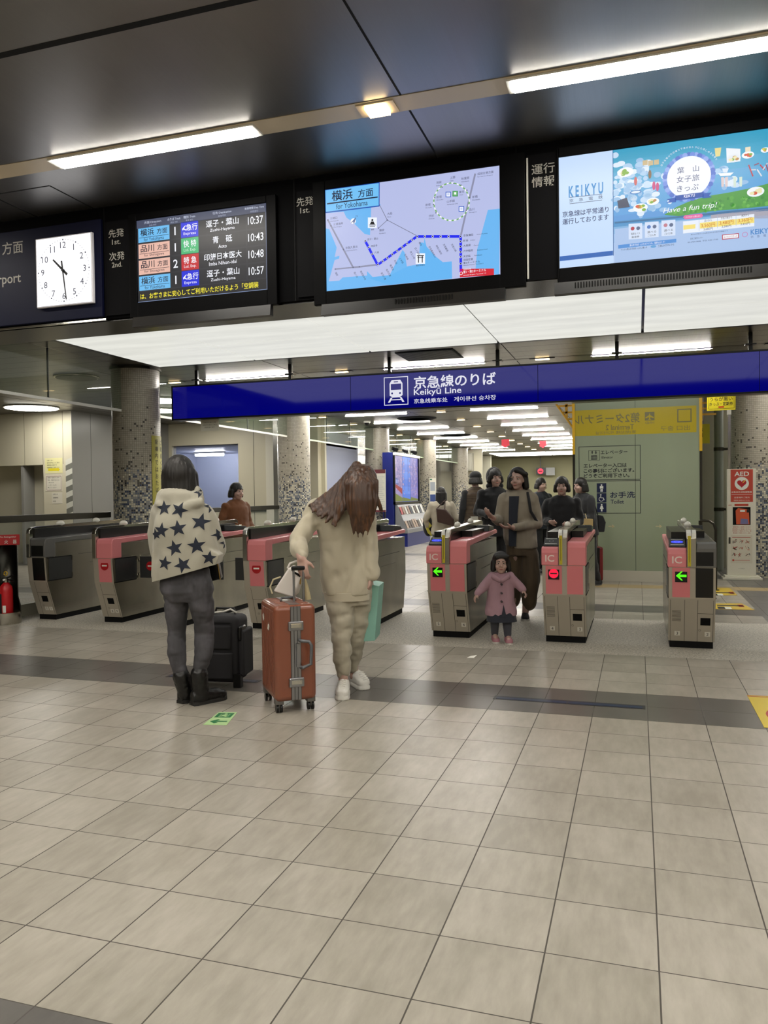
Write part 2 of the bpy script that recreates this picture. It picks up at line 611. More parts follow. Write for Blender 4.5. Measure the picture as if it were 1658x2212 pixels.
c.box(-6.46, 3.4, 3.50, 3.60, ZC - 0.03, ZC - 0.001, BLACK).box(-6.46, 3.4, 7.14, 7.2, ZC - 0.03, ZC - 0.001, BLACK).box(-6.46, -6.395, 3.6, 7.14, ZC - 0.03, ZC - 0.001, BLACK)
c.box(-6.4, 3.4, 3.6, 7.14, ZC - 0.008, ZC - 0.001, BLACK)
struct(c.build('trim_1'))

# ---- fluorescent troughs
TROUGH = mat('light_trough', '#5b5650', 0.3, 1.0)
lamp0 = None
def strip(x0, x1, y, z, wd, label, group, tm=None):
    global lamp0
    L = x1 - x0
    t = thing('ceiling_strip_light', label, 'ceiling light', ((x0 + x1) / 2, y, z), 0, group)
    b = MB().box(-L / 2, L / 2, -wd / 2, wd / 2, -0.012, -0.001, WHITE)
    b.build('diffuser_tray', t)
    MB().box(-L / 2 + 0.03, L / 2 - 0.03, -wd * 0.42, wd * 0.42, -0.018, -0.012, tm or TUBE).build('tube', t)
    return t
def spot(x, y, z, wd, label, group, L=0.17):
    t = thing('ceiling_spot', label, 'ceiling light', (x, y, z), 0, group)
    MB().box(-L, L, -wd / 2, wd / 2, -0.008, -0.001, MATS['trough_bronze'] if wd > 0.1 else TROUGH).build('housing', t)
    MB().box(-L * 0.55, L * 0.55, -wd * 0.38, wd * 0.38, -0.026 if wd > 0.1 else -0.016, -0.008, WARM).build('lamp', t)
    return t
# front hall: troughs run parallel to the display wall
k = 0
for row, y in enumerate((1.872, -0.35, -2.5, -4.7, -6.9)):
    struct(MB().box(-9, 6.5, y - 0.085, y + 0.085, ZF - 0.004, ZF - 0.0005, mat('trough_bronze', '#d8c8ac', 0.4)).build('trim_2'))
    n = ('in the ceiling before the screens', 'overhead behind the first ceiling joint', 'directly over the viewer', 'behind the viewer', 'farthest behind the viewer')[row]
    for i, x0 in enumerate((-6.606, -3.655, -0.704, 2.247)):
        strip(x0, x0 + 1.468, y, ZF - 0.004, 0.14, 'long white tube light %s, %s from the left' % (n, ORD[i]), 'strip lights of the front hall')
    for i, x0 in enumerate((-4.39, -1.438, 1.513)):
        spot(x0, y, ZF - 0.004, 0.14, 'small warm lamp between white tubes %s, %s from the left' % (n, ORD[i]), 'warm lamps of the front hall', 0.11)
# hall beyond the gates: regular rows
for row in range(13):
    y = 8.62 + 2.08 * row
    if y > 33.5:
        break
    far = 'just behind the blue overhead sign' if row == 0 else 'in the %s row beyond the blue sign' % ORD[row]
    struct(MB().box(-7.6, 6.5, y - 0.055, y + 0.055, ZC - 0.003, ZC - 0.0005, TROUGH).build('trim_3'))
    for i, x0 in enumerate((-6.55, -3.6, -0.65, 2.3)):
        if row > 8 and i > 2:
            continue
        strip(x0, x0 + 1.53, y, ZC - 0.003, 0.034, 'white tube light %s, %s along it' % (far, ORD[i]), 'strip lights of the hall beyond the gates', TUBE2)
    for i, x0 in enumerate((-7.1, -4.24, -1.29, 1.66)):
        if row > 8 and i > 2:
            continue
        spot(x0, y, ZC - 0.003, 0.085, 'warm ceiling lamp %s, %s along it' % (far, ORD[i]), 'warm lamps of the hall beyond the gates')

# round lamps on the left
def round_lamp(x, y, r, lit, label):
    t = thing('round_ceiling_lamp', label, 'ceiling light', (x, y, ZC))
    MB().lathe([(r + 0.025, -0.025), (r + 0.03, -0.012), (r + 0.025, -0.001)], WHITE if lit else STEEL, n=40).build('rim', t, smooth=40)
    MB().lathe([(r * 0.98, -0.034), (r, -0.028), (r, -0.02)], LAMP if lit else mat('dull_disc', '#6a675f', 0.5), n=40).build('diffuser', t)
    return t
round_lamp(-11.63, 10.53, 0.50, True, 'large round glowing ceiling lamp at the far left')
round_lamp(-8.62, 10.5, 0.42, True, 'round glowing ceiling lamp half hidden behind the blue sign')
round_lamp(-8.12, 7.55, 0.30, False, 'unlit ring on the ceiling left of the mosaic column')
for i in range(2):  # two extra lamps, added to brighten the dark ticket office walls
    round_lamp(-9.6 - 0.2 * i, 12.0 + 1.6 * i, 0.4, True, 'added round lamp brightening the ticket office walls, the %s' % ('nearer one', 'farther one')[i])

# ---- columns with mosaic
MOSAIC = mat('mosaic', '#8c8577', 0.35)
def mosaic_nodes():
    t = NT(MOSAIC)
    P, x, y, z = t.xyz()
    a = t.m('MULTIPLY', t.m('ARCTAN2', y, x), 0.335 / 0.0295)
    u = t.m('ADD', a, 100.0)
    v = t.m('DIVIDE', z, 0.0295)
    cell = t.comb(t.m('FLOOR', u), t.m('FLOOR', v), 1.0)
    r1, rc = t.white(cell)
    sp = t.n('ShaderNodeSeparateColor'); t.nt.links.new(rc, sp.inputs[0])
    r2, r3 = sp.outputs[0], sp.outputs[1]
    base = t.mix(r2, lin('#a39c8e'), lin('#b3ac9c'))
    dk = t.mix(r3, lin('#5b564d'), lin('#474540'))
    # share of odd tiles grows towards the foot
    h = t.m('SUBTRACT', 2.75, z)
    p = t.m('MAXIMUM', 0.0, t.m('MULTIPLY', t.m('POWER', t.m('MAXIMUM', h, 0.0), 1.3), 0.13))
    col = t.mix(t.m('LESS_THAN', r1, t.m('MINIMUM', p, 0.22)), base, dk)
    lo = t.n('ShaderNodeValToRGB'); lo.color_ramp.interpolation = 'CONSTANT'
    cr = lo.color_ramp
    cr.elements[0].position = 0; cr.elements[0].color = lin('#c9c3ae')
    cr.elements[1].position = 0.42; cr.elements[1].color = lin('#8a8c8c')
    for pos, c in ((0.6, '#5c6676'), (0.74, '#33425f'), (0.86, '#15182a'), (0.95, '#e6e0cb')):
        e = cr.elements.new(pos); e.color = lin(c)
    t.nt.links.new(r2, lo.inputs[0])
    low = t.m('LESS_THAN', r3, t.m('MULTIPLY', t.m('SUBTRACT', 1.85, z), 2.6))
    col = t.mix(low, col, lo.outputs[0])
    fu, fv = t.m('FRACT', u), t.m('FRACT', v)
    e = t.m('MINIMUM', t.m('MINIMUM', fu, t.m('SUBTRACT', 1.0, fu)), t.m('MINIMUM', fv, t.m('SUBTRACT', 1.0, fv)))
    gr = t.m('LESS_THAN', e, 0.075)
    col = t.mix(gr, col, lin('#7f796c'))
    t.nt.links.new(col, t.b.inputs['Base Color'])
    bp = t.n('ShaderNodeBump'); bp.inputs['Strength'].default_value = 0.6; bp.inputs['Distance'].default_value = 0.002
    t.nt.links.new(t.m('SUBTRACT', 1.0, gr), bp.inputs['Height']); t.nt.links.new(bp.outputs[0], t.b.inputs['Normal'])
mosaic_nodes()
for x, y in ((-6.9, 7.3), (-6.9, 12.75), (-6.9, 18.3), (-6.9, 23.6), (-6.9, 28.9), (1.737, 11.6)):
    o = MB().lathe([(0.335, 0), (0.335, ZC - 0.03)], MOSAIC, n=64).build('column', smooth=40, loc=(x, y, 0))
    struct(o)
    struct(MB().lathe([(0.36, ZC - 0.035), (0.36, ZC - 0.001)], STEEL_DARK, n=48).build('trim_4', smooth=40, loc=(x, y, 0)))

# ---- walls
def panel_wall(name, x0, x1, y0, y1, z0, z1, m, pitch, axis):
    b = MB().box(x0, x1, y0, y1, z0, z1, m)
    S = mat('panel_seam', '#77725f', 0.6)
    a, e = (x0, x1) if axis == 'x' else (y0, y1)
    t = a + pitch
    while t < e - 0.05:
        if axis == 'x':
            b.box(t - 0.004, t + 0.004, y0 - 0.002, y0, z0, z1, S)
        else:
            b.box(x1, x1 + 0.002, t - 0.004, t + 0.004, z0, z1, S)
        t += pitch
    return struct(b.build(name))
# far left: cream wall with a booth recess
b = MB()
b.box(-15, -11.40, 11.4, 11.75, 2.13, ZC, CREAM).box(-12.14, -11.40, 11.4, 11.75, 0, 2.13, CREAM)
for x in (-14.3, -13.35, -12.62, -12.14, -11.62):
    b.box(x - 0.004, x + 0.004, 11.397, 11.4, 2.13, ZC, mat('panel_seam', '#77725f', 0.6))
b.box(-15, -12.14, 11.75, 11.8, 0, 2.13, mat('recess_panel', '#bdb8a4', 0.45))
b.box(-12.75, -12.69, 11.42, 11.75, 0, 2.13, GREYP)
struct(b.build('wall_office'))
tape = MB()
HZ1, HZ2 = mat('hazard_grey', '#6f7068', 0.5), mat('hazard_white', '#c9c9bd', 0.5)
for k in range(11):
    z = 0.95 + k * 0.115
    m = HZ1 if k % 2 else HZ2
    tape.poly([(-11.56, 11.396, z), (-11.396, 11.396, z + 0.06), (-11.396, 11.396, z + 0.175), (-11.56, 11.396, z + 0.115)], m)
    tape.poly([(-11.396, 11.396, z + 0.06), (-11.396, 11.52, z + 0.11), (-11.396, 11.52, z + 0.225), (-11.396, 11.396, z + 0.175)], m)
tag(tape.build('corner_guard'), 'grey and white striped tape on the corner of the cream wall', 'tape')
struct(MB().box(-11.40, -11.39, 11.4, 15.0, 0, ZC, GREYP).box(-11.389, -11.388, 12.0, 12.008, 0, ZC, BLACK).build('wall_side'))
# ticket office front with a big window
b = MB()
b.box(-11.4, -7.3, 15.0, 15.2, 2.70, ZC, CREAM).box(-11.4, -7.3, 15.0, 15.2, 0, 1.10, CREAM).box(-9.42, -7.3, 15.0, 15.2, 1.10, 2.70, CREAM).box(-11.4, -11.3, 15.0, 15.2, 1.1, 2.7, CREAM)
b.box(-8.6, -8.28, 14.85, 15.0, 0, ZC, mat('pale_pillar', '#dcd8c8', 0.4))
b.box(-9.0, -8.99, 14.997, 15.0, 0, ZC, BLACK)
b.box(-9.42, -8.6, 14.95, 15.0, 1.02, 1.10, STEEL_DARK)
struct(b.build('wall_ticket_office'))
GLASS = mat('clear_glass', '#ffffff', 0.02, trans=1.0)
def thin_glass(name, tint, refl, rough=0.02, alpha=0.12):
    m = mat(name, tint, rough, spec=0.6)
    NT(m).b.inputs['Alpha'].default_value = alpha
    return m
PANE = thin_glass('pane_glass', '#8f9c94', 0.1, alpha=0.13)
wn = MB().box(-11.3, -9.42, 15.08, 15.09, 1.10, 2.70, thin_glass('office_glass', '#8892b0', .1, alpha=0.22)).build('window_1')
struct(wn)
MB().box(-11.3, -9.42, 15.06, 15.11, 1.07, 1.10, STEEL).box(-11.3, -9.42, 15.06, 15.11, 2.70, 2.72, STEEL).build('window_frame', wn)
OB = mat('office_blue', '#a9afc6', 0.5)
b = MB().box(-12.4, -7.4, 18.0, 18.1, 0, 3.0, OB).box(-12.4, -7.4, 15.2, 18.0, 2.64, 2.69, OB).box(-12.5, -12.4, 15.2, 18.0, 0, 3.0, OB).box(-7.5, -7.4, 15.2, 18.0, 0, 3.0, OB)
struct(b.build('wall_office_inside'))
t = thing('office_tube_light', 'bright tube light inside the ticket office window', 'light', (-11.27, 16.8, 2.64))
MB().box(-0.46, 0.46, -0.07, 0.07, -0.05, -0.001, WHITE).build('tray', t)
MB().cyl((-0.43, 0, -0.085), (0.43, 0, -0.085), 0.035, glow('office_tube', '#f2f6ff', 110)).build('tube', t, smooth=40)
# silver wall between the columns, glass fascia above
SILV = mat('silver_wall', '#b9b8b3', 0.22, 0.85, bump=((0.5, 3, 0.6), 0.25, 0.02))
struct(MB().box(-7.6, -7.5, 13.2, 34.0, 0, ZC, SILV).build('wall_left'))
struct(MB().box(-7.5, -7.2, 15.2, 15.3, 0, ZC, CREAM).build('wall_return'))
FASC = thin_glass('fascia_glass', '#6f7a66', 0.1, alpha=0.30)
EDGE = mat('glass_edge', '#aebfa2', 0.3)
for i, (y0, y1) in enumerate(((4.2, 6.95), (7.65, 12.4), (13.1, 17.95), (18.65, 23.25), (23.95, 28.5))):
    o = MB().box(-6.91, -6.895, y0, y1, 2.64, ZC - 0.002, FASC).build('window_%d' % (i + 2))
    struct(o)
    e = MB().box(-6.915, -6.89, y0, y1, 2.605, 2.64, EDGE if i > 1 else WHITE)
    yy = y0 + (1.33 if i == 0 else 1.5)
    while yy < y1 - 0.3:
        e.box(-6.912, -6.893, yy - 0.006, yy + 0.006, 2.64, ZC - 0.002, BLACK)
        yy += 1.55
    e.build('glass_frame', o)
# ends and far parts of the hall
struct(MB().box(-15, 7, 39.3, 39.5, 0, ZC, mat('far_wall', '#8a8562', 0.6)).build('wall_far'))
struct(MB().box(6.8, 7, -9, 43, 0, ZF, CREAM).build('wall_right'))
struct(MB().box(-15, 7, -9.2, -9, 0, ZF, mat('back_wall', '#a19b8c', 0.5)).build('wall_back'))
struct(MB().box(-15.2, -15, -9, 43, 0, ZF, CREAM).build('wall_far_left'))
struct(MB().box(1.2, 6.8, 15.5, 15.7, 0, ZC, mat('lobby_wall', '#75705f', 0.5)).build('wall_lobby'))
struct(MB().box(-15, -6.9, 36.0, 36.2, 0, ZC, CREAM).build('wall_passage'))
# display wall over the gates: the bulkhead that carries the screens
BULK = mat('bulkhead_black', '#040405', 0.6, spec=0.03)
BULKU = mat('bulkhead_under', '#2b2a2a', 0.2, 0.6)
ZB = fz(2.544)
b = MB()
b.prism([(YB, ZB), (YB, ZF), (3.05, ZF), (3.05, ZB + 0.02)], 'x', -9.0, 6.5, BULK)
b.box(-9.0, 6.5, YB + 0.03, 3.1, ZB - 0.012, ZB + 0.01, BULKU)
b.box(-9.0, fx(-3.264), YB - 0.004, YB + 0.02, ZB - 0.008, ZB + 0.004, CHROME)
for x in (-3.264, -1.95, -0.66):
    b.box(fx(x) - 0.003, fx(x) + 0.003, YB - 0.001, YB + 0.01, ZB, ZF, MATTE)
struct(b.build('wall_display'))
# ================================================================== ticket gates
PINK = mat('pink_panel', '#e08085', 0.35)
PINKL = mat('pink_cover', '#e4888c', 0.3)
GCOV = mat('grey_cover', '#6d6c69', 0.35, 0.3)
FRONT_LIT = mat('lit_front_steel', '#b5ad9e', 0.36, 0.35, bump=((60, 60, 3), 0.03, 0.003))  # paler, less metallic copy of the cabinet steel: light on fronts put into colour
ARROWG = glow('green_led', '#5dff1a', 1.05)
REDLED = glow('red_led', '#ff1f45', 1.0)
BLUELED = glow('blue_led', '#3f4fff', 1.1)
YSTK = mat('yellow_sticker', '#c9b721', 0.45)
SEAM = mat('seam', '#2b2925', 0.6)
LEAF = mat('flap_leaf', '#3a3b3b', 0.35, 0.2)
GL = 1.70           # length of a gate
def side_profile():
    return [(0.16, 0.06), (0.02, 0.46), (0.0, 0.70), (0.0, 0.735), (GL, 0.735), (GL, 0.46), (GL - 0.1, 0.06)]

def no_entry(mb, o, right, up, r, step=0.0015):
    F = Flat(mb, o, right, up, step)
    F.layer(1).disc(0, 0, r, RED, n=28)
    F.layer(2).rect(-r * 0.62, -r * 0.16, r * 0.62, r * 0.16, mat('sign_white', '#e9e4dd', 0.5))

def front_pt(z):      # y of the leaning front at height z
    if z >= 0.46:
        return 0.02 - 0.02 * min(1, (z - 0.46) / 0.24)
    return 0.02 + (0.46 - z) / 0.40 * 0.14

def gate(x, label, wide, left, right_, tags, state, first_y=4.93, group='ticket gates'):
    """left/right_: colour of each front block; tags: number plates; state: 'arrow', 'stop' or None"""
    W = 0.385 if wide else 0.255
    t = thing('ticket_gate', label, 'ticket gate', (x, first_y, 0), 0, group)
    h = W / 2
    b = MB().prism(side_profile(), 'x', -h, h, STEEL)
    b.mats.append(FRONT_LIT)
    for k in (2, 3, 4):
        b.mi[k] = 1
    b.box(-h + 0.002, h - 0.002, 0.03, GL - 0.012, 0.735, 0.90, STEEL)
    # seams on the long sides
    for s in (-1, 1):
        xx = s * (h + 0.0006)
        for (y0, y1, z) in ((0.55, GL - 0.25, 0.735), (0.75, 1.3, 0.62)):
            b.box(min(xx, s * h), max(xx, s * h), y0, y1, z, z + 0.004, SEAM)
    b.build('cabinet', t, bevel=0.006)
    p = MB().box(-h + 0.012, h - 0.012, 0.165, GL - 0.12, 0, 0.062, MATTE)
    p.build('plinth', t)
    cx = -0.005 if wide else -h + 0.03
    hw = 0.038 if wide else 0.024
    blocks = [(-h, cx - hw, left, 'l'), (cx + hw, h, right_, 'r')] if wide else [(cx + hw, h, right_, 'r')]
    for bx0, bx1, colr, side in blocks:
        ic = side == 'l'
        top = 0.905 if ic else 0.955
        cm = {'pink': PINKL, 'grey': GCOV}[colr]
        # head cover: bevelled block over the front, running back along the top edge
        e = 0.006
        hc = MB().prism([(-0.012, 0.735), (-0.012, top - 0.055), (0.004, top - 0.012), (0.03, top), (0.16, top), (0.16, 0.735)], 'x', bx0 - (e if side == 'l' else 0), bx1 + (e if side == 'r' else 0), cm)
        ox0, ox1 = (bx1 - 0.035, bx1 + e) if side == 'r' else (bx0 - e, bx0 + 0.035)
        hc.prism([(0.15, top - 0.06), (0.15, top), (GL - 0.05, top + 0.035), (GL, top + 0.02), (GL, top - 0.01)], 'x', ox0, ox1, cm)
        hc.prism([(0.15, top - 0.03), (0.15, top - 0.002), (GL - 0.05, top + 0.033), (GL - 0.02, top + 0.005)], 'x', bx0, bx1, cm)
        hc.build('head_cover', t, bevel=0.008)
        if ic:
            rp = MB().prism([(0.035, top + 0.001), (0.035, top + 0.012), (0.155, top + 0.075), (0.17, top + 0.075), (0.17, top)], 'x', bx0 + 0.008, bx1 - 0.004, BLACK)
            r = rp.build('card_reader', t, bevel=0.003)
            gm = MB()
            o = Vector(((bx0 + bx1) / 2, 0.095, top + 0.0435))
            up = Vector((0, 0.12, 0.063)).normalized()
            F = Flat(gm, o, (1, 0, 0), up, 0.0008)
            if state == 'stop':
                F.layer(2).ring(0, 0.005, 0.018, 0.021, mat('ring_grey', '#8c8c90', 0.4))
            else:
                pts = [(0.05 * math.copysign(abs(cos(a)) ** 0.6, cos(a)), 0.004 + 0.021 * math.copysign(abs(sin(a)) ** 0.8, sin(a))) for a in [2 * pi * i / 28 for i in range(28)]]
                F.layer(2).poly(pts, BLUELED)
                F.layer(3).ring(0, 0.004, 0.0185, 0.020, WHITE)
            F.layer(2).rect(-0.055, -0.048, 0.055, -0.040, WHITE).rect(-0.05, 0.043, 0.05, 0.050, WHITE)
            gm.build('reader_light', r)
            tm = MB()
            put_text(tm, 'IC', mat('ic_white', '#f4ddd6', 0.5), ((bx0 + bx1) / 2 - 0.005, -0.0135, 0.80), (1, 0, 0), (0, 0, 1), 0.062, 0.082, bold=0.02)
            tm.build('lettering', t)
        # lower front panel
        blk = (colr == 'grey')
        pm = BLACK if blk else PINK
        q0, q1 = (-0.162, -0.016) if ic else ((0.03, 0.172) if wide else (bx0 + 0.016, bx1 - 0.022))
        fp = MB()
        ys = [front_pt(z) - 0.003 for z in (0.47, 0.70, 0.73)]
        fp.add([(q0, ys[0], 0.47), (q1, ys[0], 0.47), (q0, ys[1], 0.70), (q1, ys[1], 0.70), (q0, ys[2], 0.73), (q1, ys[2], 0.73),
                (q0, ys[0] + 0.01, 0.47), (q1, ys[0] + 0.01, 0.47), (q0, ys[2] + 0.01, 0.73), (q1, ys[2] + 0.01, 0.73)],
               [(0, 1, 3, 2), (2, 3, 5, 4), (1, 0, 6, 7), (4, 5, 9, 8), (0, 2, 4, 8, 6), (1, 7, 9, 5, 3)], pm)
        pn = fp.build('front_panel', t)
        if blk:
            MB().box(q0, bx1 - 0.02, -0.0145, -0.0115, 0.75, 0.87, BLACK).build('dark_window', t)
        if ic and state:
            dm = MB()
            c0 = (q0 + q1) / 2
            yy = front_pt(0.66) - 0.006
            dm.box(c0 - 0.05, c0 + 0.05, yy, yy + 0.006, 0.605, 0.717, BLACK)
            d = dm.build('display', pn)
            gm = MB()
            F = Flat(gm, (c0, yy, 0.66), (1, 0, 0), (0, 0, 1), 0.0012).layer(1)
            if state == 'arrow':
                F.poly([(-0.044, 0), (0.001, 0.04), (0.014, 0.04), (-0.010, 0.012), (-0.010, 0.0), ], ARROWG)
                F.poly([(-0.044, 0), (-0.010, 0.0), (-0.010, -0.012), (0.014, -0.04), (0.001, -0.04)], ARROWG)
                F.rect(-0.012, -0.011, 0.044, 0.011, ARROWG)
            else:
                F.disc(0, 0, 0.043, REDLED, n=28)
                F.layer(2).rect(-0.03, -0.006, 0.03, 0.006, mat('led_off', '#30060c', 0.5))
            gm.build('lit_symbol', d)
        if not wide and state == 'closed':
            gm = MB()
            no_entry(gm, ((q0 + q1) / 2, front_pt(0.655) - 0.004, 0.655), (1, 0, 0), (0, 0, 1), 0.052)
            gm.build('no_entry_disc', pn)
        # lower steel front: slot, grille, plates follow the leaning face
        a, c2 = Vector((0, front_pt(0.46), 0.46)), Vector((0, front_pt(0.06), 0.06))
        up = (a - c2).normalized()
        lm = MB()
        F = Flat(lm, ((bx0 + bx1) / 2, c2.y, c2.z), (1, 0, 0), up, 0.0012).layer(1)
        wd = (bx1 - bx0) / 2
        for sx in (-1, 1):
            F.rect(sx * (wd - 0.016) - 0.0015, 0.0, sx * (wd - 0.016) + 0.0015, 0.41, SEAM)
        if ic:
            for i in range(9):
                F.rect(-0.045, 0.20 + i * 0.0125, 0.03, 0.2035 + i * 0.0125, SEAM)
        else:
            F.rect(-wd + 0.017, 0.278, wd - 0.017, 0.281, SEAM)
            F.layer(2).rect(-0.04, 0.165, 0.042, 0.238, MATTE)
            F.ring(-0.045, 0.115, 0.008, 0.010, SEAM)
        lm.build('front_fittings', t)
        tg = tags[0] if (ic or not wide) else tags[-1]
        for ti, ch in enumerate(tg):
            nm = MB()
            F = Flat(nm, ((bx0 + bx1) / 2 + (0.02 if not ic else -0.0) + (ti - (len(tg) - 1) / 2) * 0.06, c2.y, c2.z), (1, 0, 0), up, 0.0012)
            F.layer(2).rect(-0.023, 0.055, 0.023, 0.10, mat('plate_white', '#dcd8cc', 0.5))
            F.layer(3).text(ch, 0, 0.0775, INK, 0.027)
            nm.build('number_plate', t)
    # centre spine: steel arch from the front up and along the top
    zt = 1.055 if wide else 1.075
    pr = [(-0.02, 0.735), (-0.02, zt - 0.07), (-0.008, zt - 0.025), (0.03, zt), (0.10, zt + 0.008), (GL - 0.06, zt + 0.04), (GL, zt + 0.02),
          (GL, zt - 0.02), (GL - 0.06, zt - 0.005), (0.14, zt - 0.04), (0.06, zt - 0.07), (0.045, zt - 0.11), (0.045, 0.735)]
    sp = MB().prism(pr, 'x', cx - hw, cx + hw, STEEL if wide else CHROME)
    spo = sp.build('spine_rail', t, bevel=0.004)
    cb = MB()
    if wide:
        cb.prism([(-0.021, zt - 0.062), (-0.010, zt - 0.022), (0.03, zt + 0.002), (0.06, zt + 0.006), (0.06, zt - 0.02), (0.0, zt - 0.07)], 'x', cx - hw - 0.001, cx + hw + 0.001, WHITE)
        cb.box(cx - 0.001, cx + 0.001, -0.0225, 0.06, zt - 0.062, zt + 0.0075, SEAM)
        cb.build('white_cap', spo)
        ym = MB().box(cx - hw + 0.008, cx - hw + 0.034, -0.0225, -0.0195, 0.745, zt - 0.045, YSTK)
        ym.box(cx - hw + 0.019, cx - hw + 0.022, -0.0232, -0.0226, 0.78, 0.98, INK)
        ym.build('yellow_label', spo)
    cb = MB().box(cx - hw + 0.006, cx + hw - 0.006 if wide else cx + hw + 0.015, 0.05, GL - 0.1, 0.93, zt - 0.012, BLACK)
    if wide:
        cb.box(cx + hw, h - 0.05, 0.55, GL - 0.5, 0.95, zt - 0.03, BLACK)
        cb.box(-h + 0.03, cx, 0.18, GL - 0.25, 0.90, zt - 0.02, BLACK)
    else:
        pass
    cb.build('sensor_window', t)
    if wide or True:
        rb = MB().prism([(GL - 0.45, 0.985), (GL - 0.40, 1.05), (GL - 0.15, 1.03), (GL - 0.08, 0.985)], 'x', cx + hw + 0.004, h - 0.01, BLACK)
        rb.box(cx + hw + 0.02, h - 0.03, GL - 0.36, GL - 0.22, 1.036, 1.046, STEEL)
        rb.build('exit_reader', t, bevel=0.004)
    for yy in (0.52, 1.18):
        MB().ell((cx, yy, zt + 0.018 + 0.02 * yy), (0.03, 0.07, 0.036), mat('dome_white', '#e3dfd2', 0.4), n=20, k=10).build('sensor_dome', t, smooth=60)
    # flap housings on both long sides
    for s in (-1, 1):
        fb = MB().box(s * h if s > 0 else -h - 0.004, h + 0.004 if s > 0 else -h, 0.05, 0.44, 0.47, 0.725, LEAF)
        for z in (0.465, 0.728):
            fb.box(s * h if s > 0 else -h - 0.006, h + 0.006 if s > 0 else -h, 0.03, 0.43, z - 0.005, z + 0.005, MATTE)
        for z in (0.50, 0.70):
            fb.box(s * h if s > 0 else -h - 0.012, h + 0.012 if s > 0 else -h, 0.425, 0.445, z - 0.025, z + 0.025, CHROME)
        fb.build('flap_housing', t)
    return t

def closed_flap(t, side, x0, x1, z0=0.475, z1=0.725, y=0.455):
    """flap leaf closed across the lane, a part of its gate (local coordinates)"""
    f = MB().box(x0, x1, y, y + 0.02, z0, z1, LEAF).build('flap_leaf', t, bevel=0.004)
    gm = MB()
    no_entry(gm, ((x0 + x1) / 2 + 0.02, y - 0.0005, 0.615), (1, 0, 0), (0, 0, 1), 0.052)
    gm.build('no_entry_disc', f)
    gm = MB().box(x0 - 0.03 if side > 0 else x1, x0 if side > 0 else x1 + 0.03, y + 0.002, y + 0.018, z0 + 0.03, z0 + 0.06, CHROME)
    gm.box(x0 - 0.03 if side > 0 else x1, x0 if side > 0 else x1 + 0.03, y + 0.002, y + 0.018, z1 - 0.06, z1 - 0.03, CHROME)
    gm.build('hinge', f)

gate(0.395, 'ticket gate at the right end, green arrow, plates 3 and 2, black right front', True, 'pink', 'grey', ('3', '2'), 'arrow')
gate(-0.70, 'ticket gate with a glowing red no entry disc, plates 4 and 3', True, 'pink', 'pink', ('4', '3'), 'stop')
gate(-1.795, 'ticket gate with green arrow beside the child in pink, plates 5 and 4', True, 'pink', 'pink', ('5', '4'), 'arrow')
gate(-2.83, 'ticket gate behind the bending woman, its long steel side with pink top edge showing', False, None, 'pink', ('6',), 'closed')
g7 = gate(-3.835, 'pink ticket gate with red no entry disc right behind the orange suitcase, plate 7', False, None, 'pink', ('7',), 'closed')
g8 = gate(-4.86, 'ticket gate hidden behind the woman in the star hoodie', False, None, 'pink', ('8',), 'closed')
g9 = gate(-5.70, 'pink ticket gate with red no entry disc left of the star hoodie', False, None, 'pink', ('89',), 'closed')
gate(-6.60, 'grey ticket gate at the left end with a black front', False, None, 'grey', ('11',), 'off')
closed_flap(g9, 1, 0.16, 0.40)
closed_flap(g8, 1, 0.16, 0.40)
closed_flap(g7, -1, -0.47, -0.20)
# ================================================================== screens and signs
LET = mat('grey_lettering', '#908d86', 0.6)
BEZEL = mat('screen_bezel', '#040405', 0.45, spec=0.05)
W_, K_ = g('#f4f6ff'), g('#0b0c14')
def screen_box(name, label, cat, x0, x1, z0, z1, pad=(0.07, 0.07, 0.06, 0.10), depth=0.035):
    """a flat display in a black housing hung on the display wall; returns thing, housing, screen centre frame"""
    t = thing(name, label, cat, ((x0 + x1) / 2, YB, z0))
    w2, H = (x1 - x0) / 2, z1 - z0
    l, r, tp, bt = pad
    b = MB()
    b.box(-w2 - l, -w2, -depth, -0.001, -bt, H + tp, BEZEL).box(w2, w2 + r, -depth, -0.001, -bt, H + tp, BEZEL)
    b.box(-w2, w2, -depth, -0.001, H, H + tp, BEZEL).box(-w2, w2, -depth, -0.001, -bt, 0, BEZEL)
    b.box(-w2, w2, -depth + 0.012, -0.001, 0, H, BEZEL)
    b.build('housing', t, bevel=0.004)
    return t, w2, H
def louvres(t, w2, H, bt, n=26, x0=-0.4, x1=0.4):
    b = MB()
    b.prism([(-0.06, -bt - 0.075), (-0.045, -bt), (-0.004, -bt), (-0.004, -bt - 0.075)], 'x', -w2 - 0.03, w2 + 0.03, mat('tray_black', '#151516', 0.35, 0.3))
    for i in range(n):
        x = x0 + (x1 - x0) * i / n
        b.box(x, x + 0.008, -0.0585, -0.05, -bt - 0.045, -bt - 0.012, MATTE)
    b.build('vent_tray', t)

# ---- departure board
x0, x1, z0, z1 = fx(-3.010), fx(-2.118), fz(2.62), fz(3.126)
t, w2, H = screen_box('departure_board', 'departure board listing four trains with departure times and a yellow ticker', 'information screen', x0, x1, z0, z1, (0.065, 0.075, 0.05, 0.11))
W = 2 * w2
louvres(t, w2, H, 0.11, 0)
SH = MB()
F = Flat(SH, (-w2, -0.0235, H), (1, 0, 0), (0, 0, 1), 0.0005, uv=lambda u, v: (u * W, -v * H))
F.rect(0, 0, 1, 1, g('#23252e'))
scr = SH.build('screen', t)
B = MB()
F = Flat(B, (-w2, -0.0235, H), (1, 0, 0), (0, 0, 1), 0.0005, uv=lambda u, v: (u * W, -v * H))
F.layer(1).rect(0, 0, 1, 0.10, g('#454b62')).rect(0, 0.992, 1, 1, g('#8fa9d8')).rect(0.992, 0, 1, 1, g('#5d6886'))
